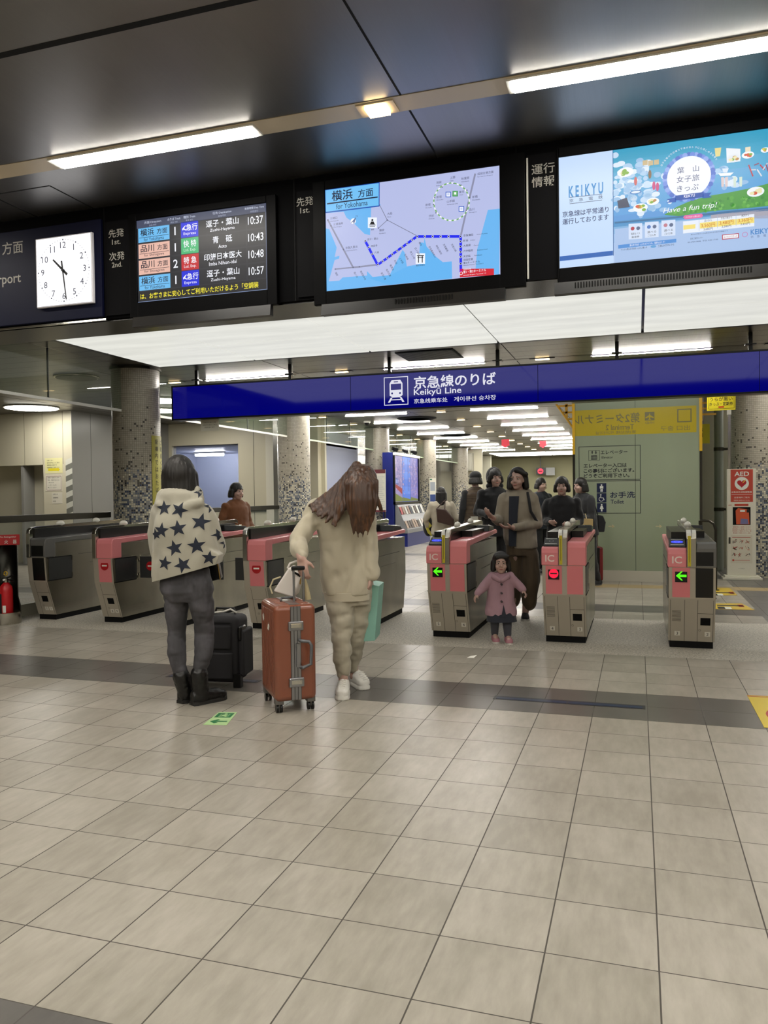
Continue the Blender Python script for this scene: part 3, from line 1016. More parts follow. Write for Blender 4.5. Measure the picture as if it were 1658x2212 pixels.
rows = [(0.096, 0.272, '#6cbcf0', '横浜', 'for Yokohama', '1', '#1024d8', '✈急行', 'Express', '逗子・葉山', 'Zushi-Hayama', '10:37'),
        (0.292, 0.468, '#e8b9a9', '品川', 'for Shinagawa', '1', '#3fb572', '快 特', 'Ltd. Exp.', '青　砥', 'Aoto', '10:43'),
        (0.488, 0.664, '#e8b9a9', '品川', 'for Shinagawa', '2', '#c21f28', '特 急', 'Ltd. Exp.', '印旛日本医大', 'Imba Nihon-idai', '10:48'),
        (0.684, 0.858, '#6cbcf0', '横浜', 'for Yokohama', '1', '#1024d8', '✈急行', 'Express', '逗子・葉山', 'Zushi-Hayama', '10:57')]
ink = g('#14182c')
for a, b, c, j, e, n, c2, ty, te, d, de, tm in rows:
    h = b - a
    F.layer(1).rect(0.268, a, 0.345, b, g('#1a1c24')).rect(0.49, a, 0.845, b, g('#1a1c24')).rect(0.855, a, 0.985, b, g('#1a1c24'))
    F.layer(1).rect(0.012, a, 0.262, b, g(c))
    F.layer(2).text(j, 0.03, a + h * 0.33, ink, 0.052, 0.115, 'l', 0.012).text('方面', 0.162, a + h * 0.35, ink, 0.041, 0.088, 'l', 0.008)
    F.rect(0.02, a + h * 0.655, 0.255, a + h * 0.685, ink)
    F.text(e, 0.137, a + h * 0.82, ink, 0.024, 0.17)
    F.text(n, 0.306, a + h * 0.5, W_, 0.06, bold=0.012)
    F.layer(1).rect(0.352, a - 0.006, 0.487, b + 0.006, g(c2))
    if '✈' in ty:
        P = [(0.362, a + h * 0.42), (0.385, a + h * 0.22), (0.392, a + h * 0.22), (0.378, a + h * 0.40), (0.395, a + h * 0.52), (0.388, a + h * 0.56), (0.376, a + h * 0.47), (0.366, a + h * 0.54)]
        F.layer(2).poly(P, W_)
        F.text('急行', 0.437, a + h * 0.36, W_, 0.048, 0.093, bold=0.012)
    else:
        F.layer(2).text(ty, 0.42, a + h * 0.36, W_, 0.05, 0.105, bold=0.012)
    F.text(te, 0.42, a + h * 0.8, W_ if te == 'Express' or n == '2' else g('#cfeedd'), 0.026, 0.1)
    F.text(d, 0.67, a + h * 0.33, W_, 0.05, min(0.3, 0.052 * len(d)), bold=0.01)
    F.text(de, 0.67, a + h * 0.8, W_, 0.026, min(0.22, 0.0165 * len(de)), bold=0.004)
    F.text(tm, 0.918, a + h * 0.47, W_, 0.055, 0.118, bold=0.006)
for u, s, e in ((0.13, '方面 Direction', '去向 방면'), (0.3, 'のりば Track', '站台 선로'), (0.42, '種別 Train', '车次 열차'), (0.67, '行先 Destination', '目的地 목적지'), (0.91, '発車時間 Dep. Time', '发车时间 출발시간')):
    F.layer(2).text(s, u, 0.036, g('#c9d2e8'), 0.019, min(0.15, 0.012 * len(s)), bold=0.004).text(e, u, 0.075, g('#aab4cf'), 0.013, 0.06)
F.layer(1).rect(0, 0.872, 0.992, 0.985, g('#15161c'))
F.layer(2).text('は、お客さまに安心してご利用いただけるよう「空調装', 0.02, 0.93, g('#f2e531'), 0.043, 0.965, 'l', 0.012)
B.build('train_listing', scr)

# ---- route map
x0, x1, z0, z1 = fx(-1.746), fx(-0.745), fz(2.575), fz(3.153)
t, w2, H = screen_box('route_map_screen', 'bright screen showing a blue route map for Yokohama', 'information screen', x0, x1, z0, z1, (0.09, 0.16, 0.06, 0.09))
W = 2 * w2
louvres(t, w2, H, 0.09, 20, -0.1, 0.3)
def mapuv(x, y):
    u = (x - 335 - 12 * (y - 235) / 690) / 1200
    a, b = 235 - 167 * u, 925 - 112 * u
    v = (y - a) / (b - a)
    return max(0, min(1, u)) * W, -max(0, min(1, v)) * H
SH = MB()
Flat(SH, (-w2, -0.0235, H), (1, 0, 0), (0, 0, 1), 0.0005, uv=lambda u, v: (u * W, -v * H)).rect(0, 0, 1, 1, g('#b7bfe8'))
scr = SH.build('screen', t)
B = MB()
F = Flat(B, (-w2, -0.0235, H), (1, 0, 0), (0, 0, 1), 0.0005, uv=mapuv)
SEA = g('#6ab6f2')
F.layer(1)
F.poly([(335, 392), (470, 380), (490, 420), (540, 455), (620, 530), (660, 540), (668, 345), (735, 335), (735, 330), (335, 388)], SEA)
F.poly([(338, 495), (365, 500), (420, 625), (405, 690), (440, 680), (438, 700), (405, 710), (362, 855), (440, 850), (465, 828), (640, 815), (640, 785), (680, 825), (800, 815), (930, 750), (1030, 735), (1020, 700), (1040, 560), (1060, 640), (1165, 725), (1225, 720), (1225, 835), (345, 925)], SEA)
F.poly([(890, 640), (905, 660), (920, 755), (1000, 750), (1010, 590), (1030, 590), (1120, 690), (1165, 725), (1225, 722), (1228, 838), (800, 880), (640, 830), (800, 812)], SEA)
F.poly([(1380, 815), (1392, 640), (1460, 370), (1537, 362), (1537, 812)], SEA)
GR = g('#8d90ac')
F.layer(2).line([(355, 438), (378, 478), (470, 638), (540, 760), (585, 756), (720, 740)], 0.011, GR).line([(410, 772), (540, 760)], 0.009, GR)
F.line([(1375, 125), (1340, 285), (1320, 372), (1283, 548)], 0.012, GR)
F.line([(720, 320), (782, 437), (990, 545)], 0.0035, g('#6f7289')).line([(782, 437), (720, 492)], 0.0035, g('#6f7289'))
# ring line
C0 = (1220, 313)
for i in range(22):
    a = 2 * pi * i / 22
    pts = [(C0[0] + 118 * cos(a + q * 2 * pi / 44), C0[1] + 128 * sin(a + q * 2 * pi / 44)) for q in (0, 0.5, 1)]
    pts2 = [(C0[0] + 118 * cos(a + (1 + q) * 2 * pi / 44), C0[1] + 128 * sin(a + (1 + q) * 2 * pi / 44)) for q in (0, 0.5, 1)]
    F.layer(3).line(pts, 0.008, g('#6fae5a')).line(pts2, 0.008, W_)
for x, y in ((1235, 187), (1283, 200), (1322, 235), (1340, 285), (1158, 213), (1108, 285), (1100, 330), (1117, 388), (1320, 372), (355, 438), (378, 478), (470, 638), (540, 760), (585, 756), (410, 772), (782, 437), (720, 492)):
    F.layer(4).disc(*mapuv(x, y), 0.0042, g('#5a5d78')) if False else F.layer(4).disc(x, y, 0.0042, g('#5a5d78'))
BL = g('#0d1ff0')
F.layer(3).line([(627, 580), (715, 742), (752, 718), (988, 549), (1043, 549), (1283, 550), (1286, 790)], 0.017, BL)
st = [(627, 580), (652, 623), (677, 669), (717, 741), (752, 718), (784, 695), (818, 671), (852, 647), (887, 622), (921, 598), (957, 573), (990, 549), (1043, 548), (1096, 549), (1150, 550), (1203, 550), (1282, 550), (1282, 585), (1282, 620), (1283, 656), (1284, 690), (1285, 737)]
for x, y in st:
    F.layer(4).disc(x, y, 0.0075, W_).layer(5).disc(x, y, 0.0055, g('#1c2350'))
names = [('逗子・葉山', 642, 570), ('神武寺', 668, 615), ('六浦', 693, 660)]
for s, x, y in names:
    F.layer(5).text(s, x, y, K_, 0.014, 0.015 * len(s), 'l').text('station', x, y + 20, K_, 0.006, 0.03, 'l') if False else F.layer(5).text(s, x, y, K_, 0.014, 0.015 * len(s), 'l')
for s, x, y in (('京急蒲田', 1302, 545), ('糀谷', 1302, 580), ('大鳥居', 1302, 615), ('穴守稲荷', 1302, 652), ('天空橋', 1302, 688), ('羽田空港', 1302, 712), ('第3ターミナル', 1302, 733)):
    F.text(s, x, y, K_, 0.0145, 0.0155 * len(s), 'l', 0.006)
for s, x, y in (('Keikyū Kamata', 1390, 538), ('Kōjiya', 1348, 578), ('Ōtorii', 1370, 612), ('Anamori-inari', 1392, 645), ('Tenkūbashi', 1372, 682), ('Haneda Airport Terminal 3', 1302, 750)):
    F.text(s, x, y, K_, 0.0085, 0.0052 * len(s), 'l')
slant = [('金沢八景', 725, 765), ('金沢文庫', 760, 742), ('能見台', 792, 720), ('杉田', 826, 696), ('上大岡', 858, 672), ('弘明寺', 893, 648), ('井土ヶ谷', 927, 622), ('日ノ出町', 960, 598), ('横浜', 996, 573), ('京急東神奈川', 1045, 573), ('神奈川新町', 1098, 573), ('京急鶴見', 1152, 573), ('京急川崎', 1206, 573)]
for s, x, y in slant:
    a = R(-62)
    n = len(s)
    F.text(s, x + 9 * n * 0.9, y + 17 * n * 0.8, K_, 0.0135, 0.0145 * n, 'c', ang=a)
    F.text('Keikyū line', x + 9 * n * 0.9 - 14, y + 17 * n * 0.8 + 6, K_, 0.006, 0.03, 'c', ang=a) if False else None
for s, e, x, y in (('成田空港方面', 'for Narita Airport', 1390, 125), ('三崎口', 'Misakiguchi', 372, 428), ('三浦海岸', 'Miurakaigan', 396, 468), ('京急久里浜', 'Keikyū Kurihama', 485, 628), ('大船', 'Ōfuna', 782, 395), ('鎌倉', 'Kamakura', 727, 508), ('池袋', 'Ikebukuro', 1118, 183), ('上野', 'Ueno', 1210, 150), ('秋葉原', 'Akihabara', 1285, 157), ('新宿', 'Shinjuku', 1120, 282), ('原宿', 'Harajuku', 1045, 335), ('渋谷', 'Shibuya', 1068, 410), ('新橋', 'Shimbashi', 1358, 282), ('品川', 'Shinagawa', 1338, 368), ('東京', 'Tōkyō', 1270, 248), ('山手線', 'Yamanote Line', 1190, 312)):
    F.layer(5).text(s, x, y, g('#3c3f58'), 0.0165, 0.0172 * len(s), 'l').text(e, x, y + 21, g('#3c3f58'), 0.0085, 0.0055 * len(e), 'l')
for s, x, y in (('浦賀', 420, 805), ('堀ノ内', 560, 810), ('横須賀中央', 612, 815)):
    F.text(s, x, y, g('#3c3f58'), 0.0135, 0.0145 * len(s), 'c', ang=R(-62))
F.layer(3).disc(540, 445, 0.019, W_).layer(4).poly([(520, 460), (562, 415), (545, 468), (540, 448)], g('#5a6a96')).text('N', 565, 410, g('#5a6a96'), 0.012)
for x, y, kk in ((677, 455, 'b'), (1013, 700, 't')):
    w0, h0 = 32, 36
    F.layer(3).rect(x - w0, y - h0, x + w0, y + h0, g('#eef4ff'))
    F.layer(4)
    if kk == 'b':
        F.disc(x, y - 18, 0.007, K_).poly([(x - 9, y - 8), (x + 9, y - 8), (x + 18, y + 12), (x - 18, y + 12)], K_).rect(x - 24, y + 14, x + 24, y + 18, K_).rect(x - 20, y + 22, x + 20, y + 26, K_)
        F.text('鎌倉', x + 2, y + 46, K_, 0.011)
    else:
        F.rect(x - 24, y - 22, x + 24, y - 16, K_).rect(x - 20, y - 8, x + 20, y - 4, K_).rect(x - 16, y - 22, x - 10, y + 28, K_).rect(x + 10, y - 22, x + 16, y + 28, K_)
        F.text('横浜中華街', x, y + 46, K_, 0.011)
for x, y, c in ((1199, 264, '#2a5fc4'), (1287, 363, '#2a5fc4'), (1245, 258, '#3f8f4c')):
    F.layer(5).rect(x - 18, y - 19, x + 18, y + 19, g(c)).layer(6).rect(x - 13, y - 14, x + 13, y + 14, W_ if c != '#3f8f4c' else g('#6fb878'))
    F.layer(7).rect(x - 7, y - 9, x + 7, y + 6, g('#c4d2f2' if c != '#3f8f4c' else '#ffffff'))
F.layer(3).rect(1280, 772, 1503, 830, g('#d3162f'))
F.layer(4).disc(1288, 803, 0.011, W_).layer(5).disc(1288, 803, 0.008, g('#d3162f')).text('第1・第2ターミナル', 1302, 795, W_, 0.018, 0.148, 'l', 0.01).text('Haneda Airport Terminal 1·2', 1302, 818, W_, 0.0085, 0.148, 'l').text('羽田空港', 1302, 776, W_, 0.011, 0.05, 'l')
# direction block
F.layer(6).poly([(333, 234), (728, 180), (728, 345), (337, 392)], g('#1b4fae')).layer(7).poly([(337, 238), (722, 186), (722, 338), (341, 384)], g('#72c1f6'))
F.layer(8).text('横浜', 460, 268, g('#121a3c'), 0.07, 0.15, 'c', 0.012).text('方面', 628, 252, g('#121a3c'), 0.055, 0.105, 'c', 0.008)
F.poly([(350, 325), (715, 277), (715, 285), (350, 334)], g('#121a3c')).text('for Yokohama', 530, 333, g('#121a3c'), 0.036, 0.225)
B.build('map_graphics', scr)

# ---- advertising and service-status screen
x0, x1, z0, z1 = fx(-0.435), fx(0.566), fz(2.575), fz(3.15)
t, w2, H = screen_box('service_information_screen', 'large bright screen with blue sea and sky advert, nearest the right edge', 'information screen', x0, x1, z0, z1, (0.012, 0.2, 0.06, 0.09))
W = 2 * w2
louvres(t, w2, H, 0.09, 60, -0.5, 0.5)
def aduv(x, y):
    u = (x - 318) / 1340
    a, b = 245 - 180 * u, 953 - 123 * u
    v = (y - a) / (b - a)
    return max(0, min(1, u)) * W, -max(0, min(1, v)) * H
SH = MB()
FF = Flat(SH, (-w2, -0.0235, H), (1, 0, 0), (0, 0, 1), 0.0005, uv=lambda u, v: (u * W, -v * H))
sky = [(0.0, '#2f9ec4'), (0.1, '#36a2c8'), (0.2, '#4aa6d0'), (0.3, '#58a6d6'), (0.4, '#5aa2d8'), (0.5, '#5c9fda'), (0.58, '#5a98d6'), (0.63, '#4f93c8'), (0.68, '#7fb0dc'), (0.74, '#9bbde6'), (0.82, '#a9c4ea'), (0.9, '#b3c8ec'), (1.0, '#b9ccf0')]
for (a, c1), (b, _) in zip(sky, sky[1:]):
    FF.rect(0.27, a, 1, b, g(c1))
FF.rect(0, 0, 0.272, 1, g('#c4dcfb'))
scr = SH.build('screen', t)
B = MB()
F = Flat(B, (-w2, -0.0235, H), (1, 0, 0), (0, 0, 1), 0.0005, uv=aduv)
rr = random.Random(3)
# clouds
for n, (cx_, cy_, sx, sy, num) in enumerate(((800, 330, 170, 120, 34), (760, 480, 120, 110, 26), (900, 440, 130, 100, 24), (880, 560, 200, 50, 18), (1400, 400, 110, 50, 10), (1380, 330, 50, 20, 5))):
    for i in range(num):
        x, y = cx_ + rr.gauss(0, sx * 0.5), cy_ + rr.gauss(0, sy * 0.5)
        if 690 < x < 1650:
            F.layer(1 + 0.25 * (i % 3)).disc(x, y, rr.uniform(0.012, 0.03), g(rr.choice(['#a9cbea', '#c4dbf2', '#dbe8f7', '#93bce2'])), ry=rr.uniform(0.009, 0.02))
# hill, beach
F.layer(2).poly([(1010, 610), (1090, 560), (1180, 520), (1300, 490), (1420, 470), (1520, 450), (1658, 415), (1658, 560), (1500, 575), (1300, 590), (1100, 620)], g('#4f9a45'))
for i in range(90):
    x = rr.uniform(1060, 1650); y = 610 - (x - 1010) * 0.27 + rr.uniform(10, 110) * (x - 900) / 760
    F.layer(2.4 + 0.2 * (i % 3)).disc(x, min(y, 590), rr.uniform(0.006, 0.013), g(rr.choice(['#5aa748', '#3f8a3e', '#6db554', '#4a9446'])))
F.layer(3).poly([(690, 655), (1100, 620), (1400, 590), (1658, 570), (1658, 590), (1300, 615), (690, 665)], g('#3c6f9c'))
F.poly([(1300, 612), (1658, 580), (1658, 640), (1560, 640), (1300, 640)], g('#a8a6b4')).poly([(690, 700), (1120, 650), (1658, 620), (1658, 830), (690, 915)], g('#a8c2e8'))
# left information panel
F.layer(4).poly([(320, 905), (678, 868), (678, 838), (320, 875)], g('#2a63b4'))
F.poly([(679, 195), (683, 195), (683, 870), (679, 870)], g('#2c5f9c'))
F.layer(5).text('K E I K Y U', 500, 450, g('#1f86c8'), 0.07, 0.205, bold=0.03)
F.poly([(390, 497), (608, 475), (608, 478), (390, 500)], g('#3a3f55')).poly([(390, 537), (608, 513), (608, 516), (390, 540)], g('#3a3f55'))
F.text('京　急　電　鉄', 500, 507, g('#2a2f45'), 0.021, 0.2)
F.text('京急線は平常通り', 496, 590, g('#1f2a5e'), 0.036, 0.275, bold=0.01).text('運行しております', 496, 638, g('#1f2a5e'), 0.036, 0.275, bold=0.01)
# wreath
for i in range(40):
    a = 2 * pi * i / 40
    F.layer(5 + 0.2 * (i % 2)).disc(1165 + 150 * cos(a), 370 + 142 * sin(a) - 20 * cos(a), 0.0145, g(('#4a6fc8', '#6a8cdc', '#8ba6e6')[i % 3]))
F.layer(5.6).disc(1165, 370, 0.121, g('#eef4fb'), n=36)
F.layer(6).text('葉　山', 1160, 322, g('#2b3170'), 0.036, 0.12).text('女子旅', 1160, 380, g('#2b3170'), 0.038, 0.125).text('きっぷ', 1158, 440, g('#2b3170'), 0.036, 0.118)
F.layer(6.4).poly([(1080, 490), (1165, 478), (1255, 468), (1255, 500), (1165, 512), (1080, 520)], g('#1a4fa8')).poly([(1025, 512), (1082, 500), (1085, 530), (1022, 535), (1045, 522)], g('#1d56b2')).poly([(1252, 478), (1305, 470), (1290, 490), (1308, 502), (1250, 508)], g('#1d56b2'))
F.layer(7).text('KEIKYU', 1168, 491, W_, 0.017, 0.06, bold=0.01)
F.text('Have a fun trip!', 1170, 572, W_, 0.04, 0.29, skew=0.28)
s = '逗子＆葉山での乗り下車がおトクにたのしめる日帰り旅きっぷ'[:24]
for i, ch in enumerate(s):
    a = R(150 - 120 * i / 23)
    F.layer(7).text(ch, 1165 + 196 * cos(a), 372 - 190 * sin(a) - 20 * cos(a), W_, 0.011, ang=a - pi / 2)
# dishes and small things
def dish(x, y, r, cs):
    F.layer(7).disc(x, y, r, g('#eef2f6'), ry=r * 0.62)
    for i in range(7):
        F.layer(7.4 + 0.1 * i).disc(x + rr.uniform(-24, 24) * r / 0.045, y + rr.uniform(-14, 14) * r / 0.045, r * 0.28, g(rr.choice(cs)), ry=r * 0.2)
for x, y, r in ((762, 338, 0.047), (858, 565, 0.042), (938, 525, 0.036), (1440, 255, 0.038), (1525, 235, 0.033), (1570, 470, 0.046), (1628, 205, 0.024)):
    dish(x, y, r, ['#d9c24a', '#7fae3f', '#d05a3a', '#e8e0b0', '#b98a4a'])
for x, y in ((890, 278), (925, 280), (962, 275), (1525, 200)):
    F.layer(7).poly([(x - 16, y - 14), (x + 16, y - 18), (x + 16, y + 14), (x - 16, y + 18)], g(rr.choice(['#c9b48a', '#e8dcc0', '#a87848'])))
for x, y, c in ((945, 425, '#c8407e'), (968, 432, '#c8407e'), (828, 395, '#c85a5a'), (920, 352, '#7a5a40')):
    F.layer(7).disc(x, y, 0.009, g(c), ry=0.026)
F.layer(7).disc(828, 465, 0.034, g('#3f7ec0'), ry=0.012).layer(7.3).disc(828, 465, 0.026, g('#dfe8f2'), ry=0.007)
F.layer(7).poly([(708, 520), (770, 500), (790, 560), (715, 570)], g('#3d4660')).poly([(1325, 190), (1365, 185), (1358, 240), (1330, 244)], g('#e4d68e')).poly([(1395, 190), (1480, 195), (1480, 275), (1398, 285)], g('#e9eef4'))
F.poly([(1345, 350), (1440, 345), (1420, 365), (1360, 368)], g('#eef2f8')).poly([(1370, 320), (1410, 318), (1400, 345), (1378, 346)], g('#d9e4f2'))
for i in range(7):
    x = 1530 + i * 17
    F.layer(7 + 0.1 * i).line([(x, 300 + 30 * (i % 2)), (x + 24, 370 - 40 * (i % 3))], 0.007, g(['#b83a4a', '#c9ccd8', '#8a4a6a', '#d8dbe4'][i % 4]))
for x in (1372, 1396, 1446, 1482):
    F.layer(7).poly([(x - 9, 375), (x + 9, 373), (x + 7, 435), (x - 7, 436)], g(rr.choice(['#cfe0d2', '#d8c4c4', '#e2e6f0'])))
# bottom panels
for i, (x, c) in enumerate(((825, '#b23a4a'), (930, '#4a78c0'), (1036, '#c07a8a'))):
    y = 718 - 10 * i
    F.layer(7).poly([(x - 44, y - 50), (x + 44, y - 55), (x + 44, y + 45), (x - 44, y + 50)], g('#d3e0f6'))
    F.layer(7.4).disc(x - 18, y - 20, 0.011, g(c)).disc(x + 18, y - 22, 0.011, g('#5a6a8c'))
    F.text(('電車＆バス', '選べる', '選べる')[i], x, y + 12, K_, 0.013, 0.05).text(('乗車券', 'ごはん券', 'ごほうび券')[i], x, y + 33, K_, 0.013, 0.045)
F.layer(7).poly([(712, 803), (1085, 765), (1085, 788), (712, 826)], g('#4f8fd6')).layer(7.4).text('葉山女子旅きっぷでスマイルも、電車もおトク！', 900, 795, W_, 0.014, 0.2)
F.text('デジタル葉山女子旅きっぷのご購入は', 815, 826, g('#20305c'), 0.012, 0.15).text('三浦COCOON から', 1020, 806, g('#20305c'), 0.014, 0.09)
F.layer(7).disc(940, 813, 0.016, g('#5f9fd6'), ry=0.008)
F.poly([(1128, 655), (1562, 612), (1562, 690), (1128, 732)], g('#e6edf8'))
F.layer(7.3).poly([(1232, 665), (1562, 632), (1562, 668), (1232, 702)], g('#f2dd7a')).poly([(1130, 680), (1205, 672), (1205, 700), (1130, 708)], g('#f2dd7a'))
for x, y, s1, s2, s3 in ((1283, 680, '品川から', '3,560円', '3,680円'), (1395, 664, '京急川崎から', '3,480円', '3,580円'), (1508, 650, '横浜から', '3,360円', '3,430円')):
    F.layer(7.6).text(s1, x, y - 30, K_, 0.013, 0.04 if len(s1) < 6 else 0.06).text(s2, x, y, g('#c9761e'), 0.024, 0.075, bold=0.005).text(s3, x, y + 24, g('#20305c'), 0.016, 0.05)
    F.rect(x - 56, y - 42, x - 54, y + 36, g('#9fb4d8'))
F.layer(7).poly([(1128, 628), (1140, 615), (1245, 606), (1253, 620), (1240, 632), (1140, 641)], g('#e468a4')).layer(7.4).text('デジタルきっぷ購入なら', 1190, 624, W_, 0.01, 0.08)
F.layer(7).poly([(1368, 742), (1470, 733), (1470, 765), (1368, 774)], g('#b8324a')).layer(7.4).poly([(1373, 746), (1465, 738), (1465, 761), (1373, 769)], g('#eef2f8')).layer(7.7).text('みさきまぐろきっぷ', 1419, 754, g('#b8324a'), 0.012, 0.07)
F.layer(7).ring(1506, 742, 0.012, 0.015, g('#c87ab0')).text('KEIKYU', 1605, 722, g('#4a86c8'), 0.03, 0.115, bold=0.02).text('京　急　電　鉄', 1605, 752, g('#5a6a96'), 0.014, 0.115)
F.text('京急ご案内センター', 1212, 762, g('#38406a'), 0.011, 0.07).text('03-5789-8686  平日 9:00-17:00', 1250, 780, g('#38406a'), 0.009, 0.165)
F.text('葉山女子旅きっぷは株式会社京浜急行の商品です', 1290, 728, g('#38406a'), 0.008, 0.2)
B.build('advert_graphics', scr)

# ---- lettered panels between the screens
def letter_panel(label, x0, x1, z0, z1, items, name='lettered_panel'):
    b = MB().box(x0, x1, YB - 0.012, YB - 0.001, z0, z1, mat('panel_black', '#08080a', 0.6, spec=0.05))
    o = tag(b.build(name), label, 'sign panel')
    for s, x, z, h, wd in items:
        m = MB()
        put_text(m, s, LET, (x, YB - 0.0135, z), (1, 0, 0), (0, 0, 1), h, wd, 'c', 0.008)
        m.build('lettering', o)
    return o
letter_panel('narrow black panel with first and second departure wording beside the departure board', fx(-3.255), fx(-3.078), fz(2.56), fz(3.15),
             [('先発', fx(-3.168), fz(3.072), 0.062, 0.135), ('1st.', fx(-3.168), fz(3.018), 0.038, 0.075), ('次発', fx(-3.166), fz(2.928), 0.062, 0.135), ('2nd.', fx(-3.166), fz(2.875), 0.038, 0.09)])
letter_panel('narrow black panel with first departure wording beside the route map', fx(-1.93), fx(-1.826), fz(2.56), fz(3.17),
             [('先発', fx(-1.878), fz(3.108), 0.06, 0.125), ('1st.', fx(-1.878), fz(3.058), 0.038, 0.07)])
o = letter_panel('black panel with operation information wording and a white upright bar', fx(-0.605), fx(-0.447), fz(2.53), fz(3.19),
             [('運行', fx(-0.517), fz(3.11), 0.065, 0.142), ('情報', fx(-0.517), fz(3.043), 0.065, 0.142)])
MB().box(fx(-0.604), fx(-0.595), YB - 0.016, YB - 0.012, fz(2.54), fz(3.175), mat('bar_white', '#b9b7b0', 0.5)).build('white_bar', o)

# ---- dark blue direction sign with the clock
NAVY = mat('navy_sign', '#080b22', 0.5, spec=0.1)
o = MB().box(fx(-5.6), fx(-3.272), YB - 0.03, YB - 0.001, fz(2.555), fz(3.17), NAVY).build('direction_sign', bevel=0.004)
tag(o, 'dark navy direction sign at the left carrying the square clock', 'sign')
m = MB()
F = Flat(m, (0, YB - 0.0305, 0), (1, 0, 0), (0, 0, 1), 0.0008).layer(1)
F.text('方面', fx(-3.962), fz(3.062), LET, 0.098, 0.2, 'c', 0.008).text('成田', fx(-4.17), fz(3.06), LET, 0.11, 0.22, 'c', 0.01)
m.build('lettering', o)
m = MB()
F.mb = m
F.text('Airport', fx(-3.90), fz(2.853), LET, 0.1, 0.32, 'r', 0.008)
m.build('lettering', o)
CF = glow('clock_face', '#fbfbff', 1.25)
t = thing('wall_clock', 'square lit wall clock with black hands on the dark sign', 'clock', ((fx(-3.757) + fx(-3.32)) / 2, YB - 0.03, fz(2.864)))
hw, hh = (fx(-3.32) - fx(-3.757)) / 2, (fz(3.088) - fz(2.642)) / 2
MB().box(-hw, hw, -0.03, -0.001, -hh, hh, mat('clock_case', '#c9c8cf', 0.4)).build('case', t, bevel=0.006)
f = MB().box(-hw + 0.012, hw - 0.012, -0.033, -0.03, -hh + 0.01, hh - 0.01, CF).build('face', t)
m = MB()
F = Flat(m, (0, -0.033, 0), (1, 0, 0), (0, 0, 1), 0.0008).layer(1)
ck = g('#23243a')
for i in range(60):
    a = pi / 2 - 2 * pi * i / 60
    F.disc(0.232 * cos(a), 0.232 * sin(a), 0.0058 if i % 5 == 0 else 0.0028, ck, n=10)
for i in range(1, 13):
    a = pi / 2 - 2 * pi * i / 12
    F.text(str(i), 0.192 * cos(a), 0.192 * sin(a), ck, 0.047)
m.build('dial', f)
def hand(ang, L, wd, tail, y, name):
    d = Vector((sin(ang), 0, cos(ang)))
    p = Vector((cos(ang), 0, -sin(ang)))
    b = MB()
    vs = [d * -tail - p * wd, d * -tail + p * wd, d * L + p * wd * 0.6, d * L - p * wd * 0.6]
    vs = [v + Vector((0, y, 0)) for v in vs] + [v + Vector((0, y - 0.003, 0)) for v in vs]
    b.add(vs, [(0, 1, 2, 3), (7, 6, 5, 4), (0, 4, 5, 1), (1, 5, 6, 2), (2, 6, 7, 3), (3, 7, 4, 0)], BLACK)
    b.build(name, t)
hand(2 * pi * (10.48 / 12), 0.125, 0.0095, 0.05, -0.037, 'hour_hand')
hand(2 * pi * (28.8 / 60), 0.225, 0.006, 0.07, -0.041, 'minute_hand')
MB().cyl((0, -0.033, 0), (0, -0.047, 0), 0.011, BLACK).build('hub', t)

# ---- blue overhead sign
YS = 7.75
BLUE = mat('blue_sign_face', '#06083a', 0.06, spec=0.75)
NT(BLUE).b.inputs['Emission Color'].default_value = lin('#0a08ff')
NT(BLUE).b.inputs['Emission Strength'].default_value = 0.14
sx0, sx1, sz0, sz1 = -6.54, 3.1, 2.525, 3.03
t = thing('overhead_sign', 'long glossy blue overhead sign naming the railway line, hung across the gates', 'sign', (0, YS, sz0))
b = MB()
b.box(sx0, sx1, -0.10, 0.10, 0, 0.022, BLACK).box(sx0, sx1, -0.10, 0.10, sz1 - sz0 - 0.022, sz1 - sz0, BLACK).box(sx0, sx0 + 0.02, -0.10, 0.10, 0, sz1 - sz0, BLACK).box(sx1 - 0.02, sx1, -0.1, 0.1, 0, sz1 - sz0, BLACK)
b.build('frame', t)
f = MB().box(sx0 + 0.02, sx1 - 0.02, -0.092, 0.092, 0.022, sz1 - sz0 - 0.022, BLUE)
for x in (-3.75, -1.24, 1.3):
    f.box(x - 0.003, x + 0.003, -0.0935, -0.09, 0.022, sz1 - sz0 - 0.022, NAVY)
f = f.build('lit_face', t)
m = MB()
WL = glow('lit_letter', '#f2f2ff', 0.85)
F = Flat(m, (0, -0.0925, 0), (1, 0, 0), (0, 0, 1), 0.0012).layer(1)
zc = 0.255
ix = -3.105
def rrect(F, cx, cz, w, h, th, m):
    F.rect(cx - w, cz - h, cx + w, cz - h + th, m).rect(cx - w, cz + h - th, cx + w, cz + h, m).rect(cx - w, cz - h, cx - w + th, cz + h, m).rect(cx + w - th, cz - h, cx + w, cz + h, m)
rrect(F, ix, zc, 0.168, 0.188, 0.01, WL)
